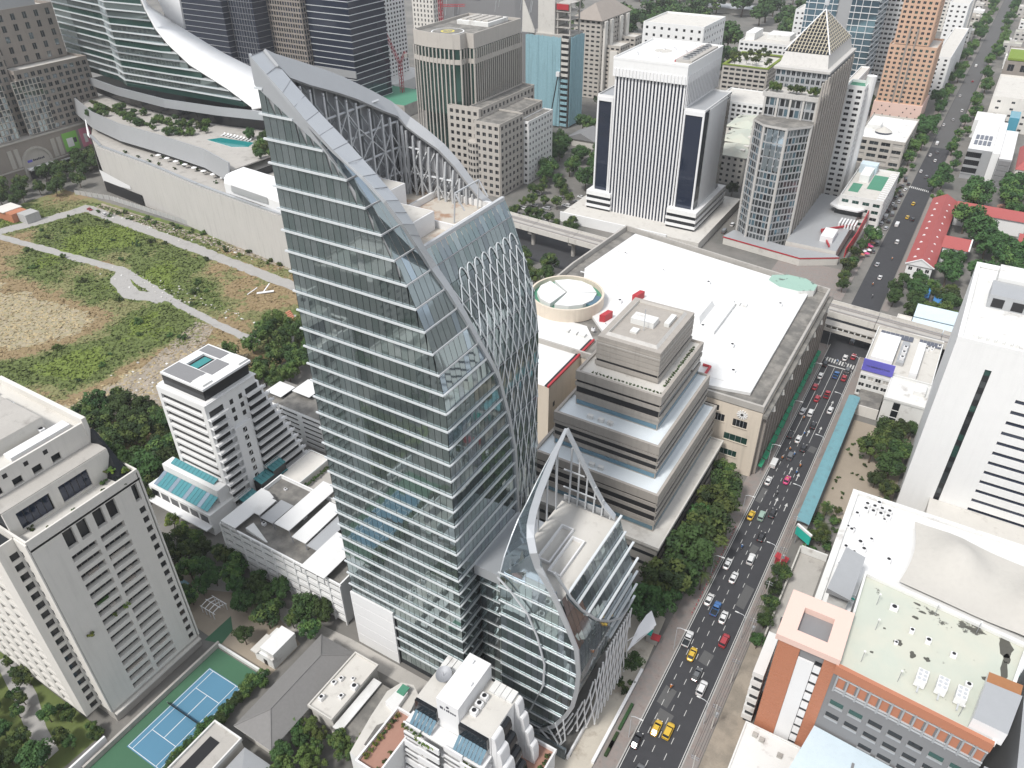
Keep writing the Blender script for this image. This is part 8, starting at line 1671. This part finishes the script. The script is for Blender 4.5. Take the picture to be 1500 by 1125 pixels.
for k in range(240):
    x, y = random.choice([(-300 + random.gauss(0, 30), 192 + random.gauss(0, 3)), (-246 + random.gauss(0, 9), 128 + random.gauss(0, 14)), (-350 + random.gauss(0, 50), 240 + random.gauss(0, 3))]); s_ = random.uniform(.2, .8); rb_.box(x, x + s_ * 1.5, y, y + s_, .03, .03 + s_ * .5, random.choice(['concrete_light', 'white_dirty', 'concrete']))
struct('rubble', rb_, 'stuff')
# ------------------------------------------------------------------ vehicles
def loft(m, secs, mt):
    n = len(secs[0]); vs = [p for s_ in secs for p in s_]
    m.add(vs, [(i * n + k, i * n + (k + 1) % n, (i + 1) * n + (k + 1) % n, (i + 1) * n + k) for i in range(len(secs) - 1) for k in range(n)] + [tuple(range(n - 1, -1, -1)), tuple((len(secs) - 1) * n + k for k in range(n))], mt)
def sec(y, w, z0, z1, b=.12): return [(-w + b, y, z0), (w - b, y, z0), (w, y, z0 + b), (w, y, z1 - b), (w - b * 1.6, y, z1), (-w + b * 1.6, y, z1), (-w, y, z1 - b), (-w, y, z0 + b)]
CARM = {}
def car_meshes(kind, paint):
    key = (kind, paint)
    if key in CARM: return CARM[key]
    P_ = 'paint_' + paint; parts = []
    def add(name, m): parts.append((name, m.mesh(name)))
    b_ = MB(); g = MB(); r = MB()
    if kind == 'sedan': loft(b_, [sec(-2.2, .62, .38, .82), sec(-2.0, .80, .25, .95), (sec(-1.0, .87, .22, .95)), sec(.7, .87, .22, .93), sec(1.7, .83, .25, .84), sec(2.2, .6, .36, .66)], P_); loft(g, [sec(-1.75, .66, .9, .98, .03), sec(-1.1, .68, .9, 1.38, .1), sec(.25, .68, .9, 1.4, .1), sec(1.05, .7, .9, .98, .03)], 'glass_dark'); loft(r, [sec(-1.15, .6, 1.36, 1.42, .02), sec(.25, .6, 1.38, 1.45, .02)], P_)
    elif kind == 'suv': loft(b_, [sec(-2.2, .8, .35, 1.0), sec(-1.9, .88, .28, 1.08), sec(.8, .9, .26, 1.06), sec(1.9, .86, .28, 1.0), sec(2.3, .66, .36, .8)], P_); loft(g, [sec(-2.05, .74, 1.0, 1.1, .03), sec(-1.75, .76, 1.0, 1.6, .1), sec(.4, .76, 1.0, 1.64, .1), sec(1.1, .78, 1.0, 1.1, .03)], 'glass_dark'); loft(r, [sec(-1.75, .68, 1.58, 1.66, .02), sec(.4, .68, 1.62, 1.7, .02)], P_)
    elif kind == 'van': loft(b_, [sec(-2.4, .86, .35, 1.9), sec(-2.2, .92, .28, 2.0), sec(1.4, .92, .28, 2.0), sec(2.0, .88, .3, 1.2), sec(2.4, .72, .36, .95)], P_); loft(g, [sec(1.35, .8, 1.25, 1.85, .05), sec(2.02, .8, 1.1, 1.2, .03)], 'glass_dark'); loft(r, [sec(-2.0, .78, 1.98, 2.04, .02), sec(1.2, .78, 1.98, 2.04, .02)], P_)
    else: loft(b_, [sec(-.3, .9, .35, 1.05), sec(1.0, .9, .3, 1.05), sec(2.1, .86, .3, 1.0), sec(2.6, .66, .4, .8)], P_); loft(g, [sec(-.3, .78, 1.0, 1.62, .1), sec(.6, .78, 1.0, 1.62, .1), sec(1.25, .78, 1.0, 1.1, .03)], 'glass_dark'); loft(r, [sec(-.3, .7, 1.6, 1.68, .02), sec(.6, .7, 1.6, 1.68, .02)], P_)
    add('body', b_); add('windows', g); add('roof', r)
    if kind == 'pickup':
        t_ = MB(); t_.box(-.9, .9, -2.7, -.35, .5, .62, 'dark_gap'); t_.box(-.92, -.84, -2.7, -.35, .62, 1.05, P_); t_.box(.84, .92, -2.7, -.35, .62, 1.05, P_); t_.box(-.84, .84, -2.72, -2.62, .62, 1.05, P_); add('cargo_bed', t_)
    fr = 2.5 if kind == 'pickup' else 2.12; bk_ = -2.7 if kind == 'pickup' else (-2.42 if kind == 'van' else -2.16)
    for x in (-.55, .55): h_ = MB(); h_.box(x - .14, x + .14, fr - .05, fr + .12, .62, .76, 'lamp_glass'); add('headlight', h_)
    for x in (-.62, .62): h_ = MB(); h_.box(x - .12, x + .12, bk_ - .06, bk_ + .05, .72, .9, 'tail_lamp'); add('tail_light', h_)
    wy = (1.35, -1.35) if kind != 'pickup' else (1.6, -1.6)
    for y in wy:
        for x in (-.82, .82): w_ = MB(); w_.tube([(x - .1, y, .32), (x + .1, y, .32)], .32, 'tyre', 10); w_.tube([(x - .115, y, .32), (x + .115, y, .32)], .16, 'steel_light', 8); add('wheel', w_)
    CARM[key] = parts; return parts
LANES = [(-28.6, 'west kerb lane'), (-25.8, 'second lane'), (-23.0, 'third lane'), (-20.2, 'east kerb lane')]
MARK = [(90, 'the plaza of the teardrop tower'), (112, 'the teardrop tower'), (128, 'the orange plank front'), (146, 'the stepped office podium'), (172, 'the street billboard'), (190, 'the foot of the skywalk'), (212, 'the tan mall wall'), (232, 'the hotel garden'), (252, 'the grimy low store'), (272, 'the purple billboard'), (286, 'the zebra crossing'), (300, 'the railway viaduct'), (345, 'the blue tarpaulins'), (395, 'the red roofed hall'), (440, 'the green deck block'), (500, 'the worn crossing'), (560, 'the louvred grey block'), (640, 'the salmon tower')]
SEEN = {}
def vehicle(x, y, kind, paint, rz=0.0, label=None, extra=None, grp=None, z=.035, s=1.0):
    if label is None:
        ln_ = min(LANES, key=lambda q: abs(q[0] - x))[1]; mk_ = min(MARK, key=lambda q: abs(q[0] - y))[1]
        nm = {'sedan': 'sedan', 'suv': 'high car', 'van': 'van', 'pickup': 'pickup truck'}[kind]
        label = '%s %s in the %s by %s' % (paint if not extra else extra, nm, ln_, mk_)
        SEEN[label] = SEEN.get(label, 0) + 1
        if SEEN[label] > 1:
            grp = 'like cars by ' + mk_
            for o_ in THINGS:
                if o_['label'] == label: o_['group'] = grp
    t_ = thing({'sedan': 'car', 'suv': 'car', 'van': 'van', 'pickup': 'pickup_truck'}[kind], label, {'van': 'van', 'pickup': 'pickup'}.get(kind, 'car'), (x, y, z), grp)
    t_.rotation_euler = (0, 0, rz + random.uniform(-.03, .03)); t_.scale = (s, s, s); t_['_o'] = (0, 0, 0)
    for nm, me in car_meshes(kind, paint): link(nm, me, t_)
    if extra and 'taxi' in extra:
        q = MB(); q.box(-.25, .25, -.1, .1, 1.45, 1.6, 'poster_yellow'); q.build('taxi_sign', t_)
    return t_
CARS = [(-28.1, 147.6, 'sedan', 'white'), (-25.5, 145.5, 'pickup', 'blue', 'blue and yellow'), (-22.8, 143.8, 'sedan', 'white'), (-28.5, 132.5, 'pickup', 'white', 'white with dark load'), (-25.9, 128.6, 'sedan', 'yellow', 'yellow taxi'), (-20.2, 136.7, 'suv', 'red', 'red white-roofed'), (-22.8, 123.6, 'sedan', 'grey', 'dark grey'), (-20.4, 120.5, 'suv', 'white'), (-25.9, 105.2, 'sedan', 'yellow', 'yellow taxi'), (-23.2, 105.8, 'suv', 'yellow', 'amber and black'), (-28.6, 100, 'sedan', 'black'), (-25.2, 93, 'suv', 'grey'),
    (-25.2, 230, 'sedan', 'white'), (-22.4, 226, 'sedan', 'black'), (-28.8, 213, 'van', 'white'), (-28, 203.6, 'sedan', 'white'), (-22.9, 207, 'sedan', 'pink', 'pink taxi'), (-28, 185.3, 'sedan', 'yellow', 'yellow taxi'), (-25.2, 186.6, 'suv', 'green', 'pale green and white'), (-22.6, 189.5, 'sedan', 'black'), (-22.7, 178, 'sedan', 'black'), (-22.7, 167.7, 'suv', 'white'), (-27.9, 162.6, 'sedan', 'white'), (-24.8, 158.5, 'sedan', 'white'),
    (-22.5, 291.5, 'sedan', 'white'), (-28.2, 283, 'suv', 'black'), (-19.7, 282.6, 'suv', 'grey'), (-27.9, 273.6, 'sedan', 'white'), (-22.9, 277, 'pickup', 'blue', 'blue cab long-bed'), (-19.8, 276.5, 'sedan', 'red', 'red and white'), (-27.9, 265, 'sedan', 'red'), (-25.4, 257.6, 'sedan', 'red'), (-22.8, 262, 'pickup', 'red'), (-28, 247, 'sedan', 'silver'), (-25.3, 247.4, 'suv', 'white'), (-19.6, 252.6, 'sedan', 'white'), (-22.7, 305.5, 'suv', 'grey'), (-22.6, 240.5, 'sedan', 'black'), (-28.2, 231.3, 'sedan', 'black'), (-25.2, 219.5, 'suv', 'grey'), (-19.8, 294, 'sedan', 'red'),
    (-26.8, 597, 'van', 'white'), (-27.4, 570, 'sedan', 'white'), (-23.3, 560, 'sedan', 'white'), (-24.3, 578, 'sedan', 'grey'), (-23.9, 525.5, 'suv', 'grey'), (-28.2, 534.6, 'sedan', 'white'), (-24.1, 476.3, 'sedan', 'yellow', 'yellow taxi'), (-23.9, 454, 'sedan', 'yellow', 'yellow taxi'), (-21, 452.4, 'sedan', 'black'), (-27, 440.4, 'van', 'white'), (-23.3, 417.5, 'suv', 'white'), (-23.5, 371.6, 'sedan', 'white'), (-27.2, 385.4, 'sedan', 'silver'), (-28.3, 645, 'sedan', 'white'), (-24, 662, 'sedan', 'silver'), (-21, 690, 'suv', 'white'), (-27, 735, 'sedan', 'white'), (-23, 790, 'sedan', 'red'), (-26, 850, 'van', 'white')]
for q in CARS: vehicle(*q[:4], extra=q[4] if len(q) > 4 else None)
for x, y, kind, paint, rz, lab in ((-426.7, 236, 'sedan', 'red', 1.4, 'red car parked on the vacant lot track'), (-412.3, 235.4, 'suv', 'white', 1.3, 'white car parked on the vacant lot track'), (-425.7, 253.6, 'sedan', 'white', 1.2, 'white car parked behind the galleria fence'), (-8.6, 150, 'sedan', 'grey', .1, 'grey car in the walled car park below the white podium'), (-8, 128.5, 'van', 'white', .2, 'white van standing in the bare yard below the orange front'), (-13, 300.6, 'sedan', 'white', 1.5, 'white car turning under the railway viaduct'), (-60, 315, 'suv', 'black', 1.5, 'black car on the cross street by the mall corner'), (-140, 333, 'van', 'white', 1.5, 'white van on the cross street before the striped office'), (-104, 386, 'van', 'grey', 0, 'grey van in the yard between striped office and pyramid tower'), (-103, 397, 'suv', 'white', 0, 'white car in the yard between striped office and pyramid tower'), (-174, 86, 'sedan', 'white', 1.5, 'white car in the lane before the terraced hotel')):
    vehicle(x, y, kind, paint, rz, lab)
for k in range(26):
    x, y = -184 - random.uniform(0, 34), 352 + (k // 5) * 8 + random.uniform(-1, 1); vehicle(x, y, random.choice(['sedan', 'suv']), random.choice(['white', 'silver', 'white', 'grey']), 1.57, 'car parked in the tree shaded car park beside the striped office', None, 'cars parked beside the striped office')
for k in range(22): vehicle(-31.6 + random.uniform(-.4, .4) - (2.6 if k % 2 else 0), 400 + k * 5.4, random.choice(['sedan', 'suv', 'sedan', 'van']), random.choice(['grey', 'black', 'silver', 'white', 'black']), random.uniform(-.15, .15), 'car parked nose to tail along the west kerb beyond the viaduct', None, 'cars parked beyond the viaduct')
# motorbikes
mb_ = {}
def bike_parts():
    b_ = MB(); b_.bar((0, -.5, .75), (0, .35, .8), .28, .22, 'paint_black'); b_.bar((0, .3, .5), (0, .55, 1.05), .16, .2, 'paint_red'); b_.bar((-.35, .5, 1.08), (.35, .5, 1.08), .06, .06, 'steel'); b_.bar((0, -.55, .5), (0, .3, .5), .22, .3, 'steel')
    w = MB(); w.tube([(-.06, 0, 0), (.06, 0, 0)], .3, 'tyre', 10); return b_.mesh('frame'), w.mesh('wheel')
bf, bwm = bike_parts()
def rider_mesh(shirt):
    m = MB(); 
    m.tube([(0, -.22, .86), (0, -.2, 1.1), (0, -.1, 1.34), (0, -.06, 1.46)], .17, shirt, 8); m.tube([(0, -.05, 1.44), (0, -.02, 1.56)], .07, 'terracotta', 6); m.cyl((0, -.01), .12, 1.5, 1.66, 'paint_white', 10, .14); m.cyl((0, -.01), .14, 1.66, 1.8, 'paint_white', 10, .05)
    for s_ in (-1, 1): m.tube([(.17 * s_, -.1, 1.36), (.26 * s_, .12, 1.16), (.28 * s_, .44, 1.1)], .06, shirt, 6); m.tube([(.1 * s_, -.2, .88), (.2 * s_, .2, .84), (.18 * s_, .12, .42)], .085, 'paint_black', 6)
    return m.mesh('body')
RM = [rider_mesh(s_) for s_ in ('paint_orange', 'paint_blue', 'paint_grey')]
def motorbike(x, y, rz, lab, grp, ride=None):
    t_ = thing('motorbike', lab, 'motorbike', (x, y, .04), grp); t_.rotation_euler = (0, 0, rz); t_['_o'] = (0, 0, 0); link('frame', bf, t_)
    for wy in (-.62, .66): link('wheel', bwm, t_, (0, wy, .3))
    if ride: o = link('person', random.choice(RM), None, (x, y, .04), (0, 0, rz)); tag(o, ride, 'person', 'riders on the avenue motorbikes')
for x, y in ((-27, 117), (-27.2, 217), (-24.2, 221), (-26.2, 223), (-21.2, 212), (-24.2, 234), (-26.6, 243), (-24, 199), (-21, 216), (-29.2, 286), (-27, 286.4), (-21.4, 286), (-24.6, 287), (-20, 310), (-23, 350), (-25, 362), (-22, 395), (-26.4, 171)): motorbike(x, y, random.uniform(-.1, .1), 'ridden motorbike weaving between the avenue lanes', 'motorbikes riding on the avenue', 'helmeted rider on a motorbike between the avenue lanes')
for k in range(46): motorbike(-36.4 + (k % 2) * 1.6 + random.uniform(-.2, .2), 428 + k * 1.15, 1.2 + random.uniform(-.2, .2), 'motorbike in the long row parked below the green deck block', 'motorbikes parked below the green deck block')
# ------------------------------------------------------------------ street lamps, stalls, signs
lpm = MB(); lpm.tube([(0, 0, .1), (0, 0, 7.5), (0, 0, 8.6), (.8, 0, 9.1), (2.2, 0, 9.2)], .09, 'steel_light', 6); lpo = lpm.mesh('pole'); lh = MB(); lh.box(1.9, 2.8, -.14, .14, 9.1, 9.24, 'lamp_glass'); lho = lh.mesh('lamp_head')
for sgn, x, ys in ((1, -30.6, range(100, 300, 28)), (-1, -16.9, range(112, 300, 28))):
    for y in ys: t_ = thing('street_lamp', 'grey street lamp arching over the avenue from the %s kerb' % ('west' if sgn > 0 else 'east'), 'street lamp', (x, y, .1), 'street lamps on the %s kerb' % ('west' if sgn > 0 else 'east')); a_ = (0, 0, 0 if sgn > 0 else math.pi); link('pole', lpo, t_, (x, y, 0), a_); link('lamp_head', lho, t_, (x, y, 0), a_)
for k in range(9): m = MB(); m.cyl((0, 0), 1.4, 2.0, 2.6, random.choice(['paint_pink', 'orange_clad', 'white_clean', 'red']), 8, .1); m.cyl((0, 0), .05, 0, 2.0, 'steel', 6); tag(link('market_umbrella', m.mesh('market_umbrella'), None, (-35.4 + (k % 2) * 1.8, 390 + k * 2.4, .1)), 'bright umbrella of the pavement market below the red trim arcade', 'umbrella', 'market umbrellas on the pavement')
ct = thing('entrance_canopy', 'white fan shaped canopy with struts beside the teardrop tower', 'canopy', (-37, 124, 0)); m = MB(); m.ribbon([(-38.6, 115.6, 8.2), (-37.6, 120, 8.6), (-36, 124, 8.8), (-35.4, 126, 9)], [(-38.8, 116, 8.2), (-39, 123, 9.4), (-38.6, 127, 9.6), (-38, 129, 9.6)], 'white_clean', .15); m.build('shell', ct)
for p, q in (((-38.9, 115.6, 8.1), (-35.6, 125, 8.8)), ((-38.9, 115.6, 12), (-38.4, 121, 8.9))): m = MB(); m.tube([p, q], .1, 'white_clean'); m.build('strut', ct)
st_ = thing('street_stall', 'stall with red and turquoise awnings on the pavement beside the big street trees', 'stall', (-35.4, 127.6, 0)); m = MB(); m.hexa([(-36.4, 126, 2.5), (-34.2, 126.4, 2.4), (-34.4, 128.4, 2.4), (-36.6, 128, 2.5), (-36.4, 126, 2.7), (-34.2, 126.4, 2.6), (-34.4, 128.4, 2.6), (-36.6, 128, 2.7)], 'red'); m.build('awning', st_); m = MB(); m.hexa([(-38.2, 127, 2.5), (-36.6, 127, 2.4), (-36.8, 129, 2.4), (-38.4, 129, 2.5), (-38.2, 127, 2.7), (-36.6, 127, 2.6), (-36.8, 129, 2.6), (-38.4, 129, 2.7)], 'teal'); m.build('awning', st_); m = MB(); m.box(-37.8, -34.8, 126.6, 128.4, .1, 2.4, 'concrete'); m.build('counter', st_)
for y0, y1 in ((93, 99.5), (100.5, 108), (95, 97)): m = MB(); m.box(-33.6, -32.9, y0, y1, .13, .9, 'leaf_dark'); tag(m.build('pavement_hedge', kind=None), 'clipped dark hedge strip on the west pavement', 'hedge', 'hedge strips on the west pavement')
lw = thing('forecourt_wall', 'low white seat wall between forecourt and west pavement', 'wall', (-35, 105, 0)); block(lw, -35.4, -34.7, 90, 118, .1, 1.0, 'white_clean')
for y in range(92, 300, 2):
    pass
bo = MB(); bo.cyl((0, 0), .13, 0, .8, 'red', 8); bo.cyl((0, 0), .135, .3, .5, 'white_clean', 8); bom = bo.mesh('bollard')
for k in range(24): tag(link('bollard', bom, None, (-30.5, 141 + k * 1.6, .13)), 'red and white bollard along the west kerb by the street trees', 'bollard', 'bollards along the west kerb')
# utility poles with wires on the east pavement, roof clutter
up_ = []
for k, y in enumerate(range(98, 186, 14)):
    t_ = thing('utility_pole', 'concrete utility pole with crossarms on the east pavement', 'utility pole', (-14.9, y, .1), 'utility poles on the east pavement'); m = MB(); m.cyl((-14.9, y), .16, .1, 9.5, 'concrete_light', 8, .11); m.build('pole', t_)
    for z in (8.2, 9.0): m = MB(); m.box(-15.8, -14.0, y - .06, y + .06, z, z + .14, 'steel'); m.build('crossarm', t_)
    if k % 2: m = MB(); m.box(-14.75, -14.1, y - .35, y + .35, 5.4, 6.5, 'grey_panel'); m.build('transformer', t_)
    up_.append(y)
wr = thing('overhead_wire', 'black overhead wires strung between the east pavement poles', 'wires', (-14.9, 98, 8))
for x, z in ((-15.7, 8.5), (-15.2, 9.3), (-14.6, 9.3), (-14.1, 8.5)):
    m = MB(); m.tube([(x, a + (b - a) * i / 6, z - .5 * math.sin(math.pi * i / 6)) for a, b in zip(up_, up_[1:]) for i in range(6)], .035, 'black', 4); m.build('wire', wr)
def clutter(n, x0, x1, y0, y1, z, lab, grp):
    for k in range(n):
        s_ = random.uniform(.5, 1.1); o = link('roof_vent', acme, None, (random.uniform(x0, x1), random.uniform(y0, y1), z), (0, 0, random.choice([0, 1.57, 3.14])), scale=(s_, s_, s_ * random.uniform(.6, 1.1))); tag(o, lab, 'air unit', grp)
clutter(16, -120, -46, 214, 290, 27.18, 'small vent box on the huge white mall roof', 'vent boxes on the mall roof'); clutter(9, -2, 12, 160, 186, 19.93, 'air unit scattered on the white podium roof', 'scattered units on the podium roof')
clutter(8, -163, -140, 375, 417, 83.4, 'vent on the white roof of the striped office', 'vents on the striped office roof'); clutter(10, -68, -43, 536, 588, 15.5, 'air unit on the grimy roof of the grey concrete block', 'air units on the grey concrete block'); clutter(8, -4, 8, 272, 300, 10.4, 'air unit on the billboard office roof', 'air units on the billboard office roof'); clutter(6, -96, -91, 67, 81, 5.9, 'small vent on the flat concrete house roof', 'vents on the concrete house'); clutter(7, -178, -150, 44, 63, 69.3, 'vent on the top roof of the cream tower', 'vents on the cream tower roof'); clutter(6, 12, 33, 122, 138, 35.9, 'small vent on the pale green stained roof', 'vents on the green roof'); clutter(5, -148, -112, 93, 112, 14.42, 'box on the brown deck of the white car park', 'boxes on the car park deck')
m = MB()
for k in range(7): m = MB(); m.box(-120 + k * 12, -119.85 + k * 12, 262 - k * .8, 300 - k * 1.9, 27.2, 27.28, 'white_dirty'); sub('roof_seam', m, rf)
for k in range(5): m = MB(); m.box(-61, -41.5, 212 + k * 10, 212.12 + k * 10, 27.2, 27.28, 'white_dirty'); sub('roof_seam', m, rf)

# ------------------------------------------------------------------ thin city haze
hz = MB(); hz.box(-4600, 3600, -1600, 6600, -1.0, 174.0, 'white'); ho = hz.build('haze'); ho['kind'] = 'stuff'
hm = bpy.data.materials.new('haze'); hm.use_nodes = True; hm.node_tree.nodes.clear()
h_o = hm.node_tree.nodes.new('ShaderNodeOutputMaterial'); h_v = hm.node_tree.nodes.new('ShaderNodeVolumePrincipled'); h_v.inputs['Color'].default_value = (0.96, 0.97, 1.0, 1); h_v.inputs['Density'].default_value = 0.00009; h_v.inputs['Anisotropy'].default_value = 0.2
hm.node_tree.links.new(h_v.outputs['Volume'], h_o.inputs['Volume']); ho.data.materials.clear(); ho.data.materials.append(hm)
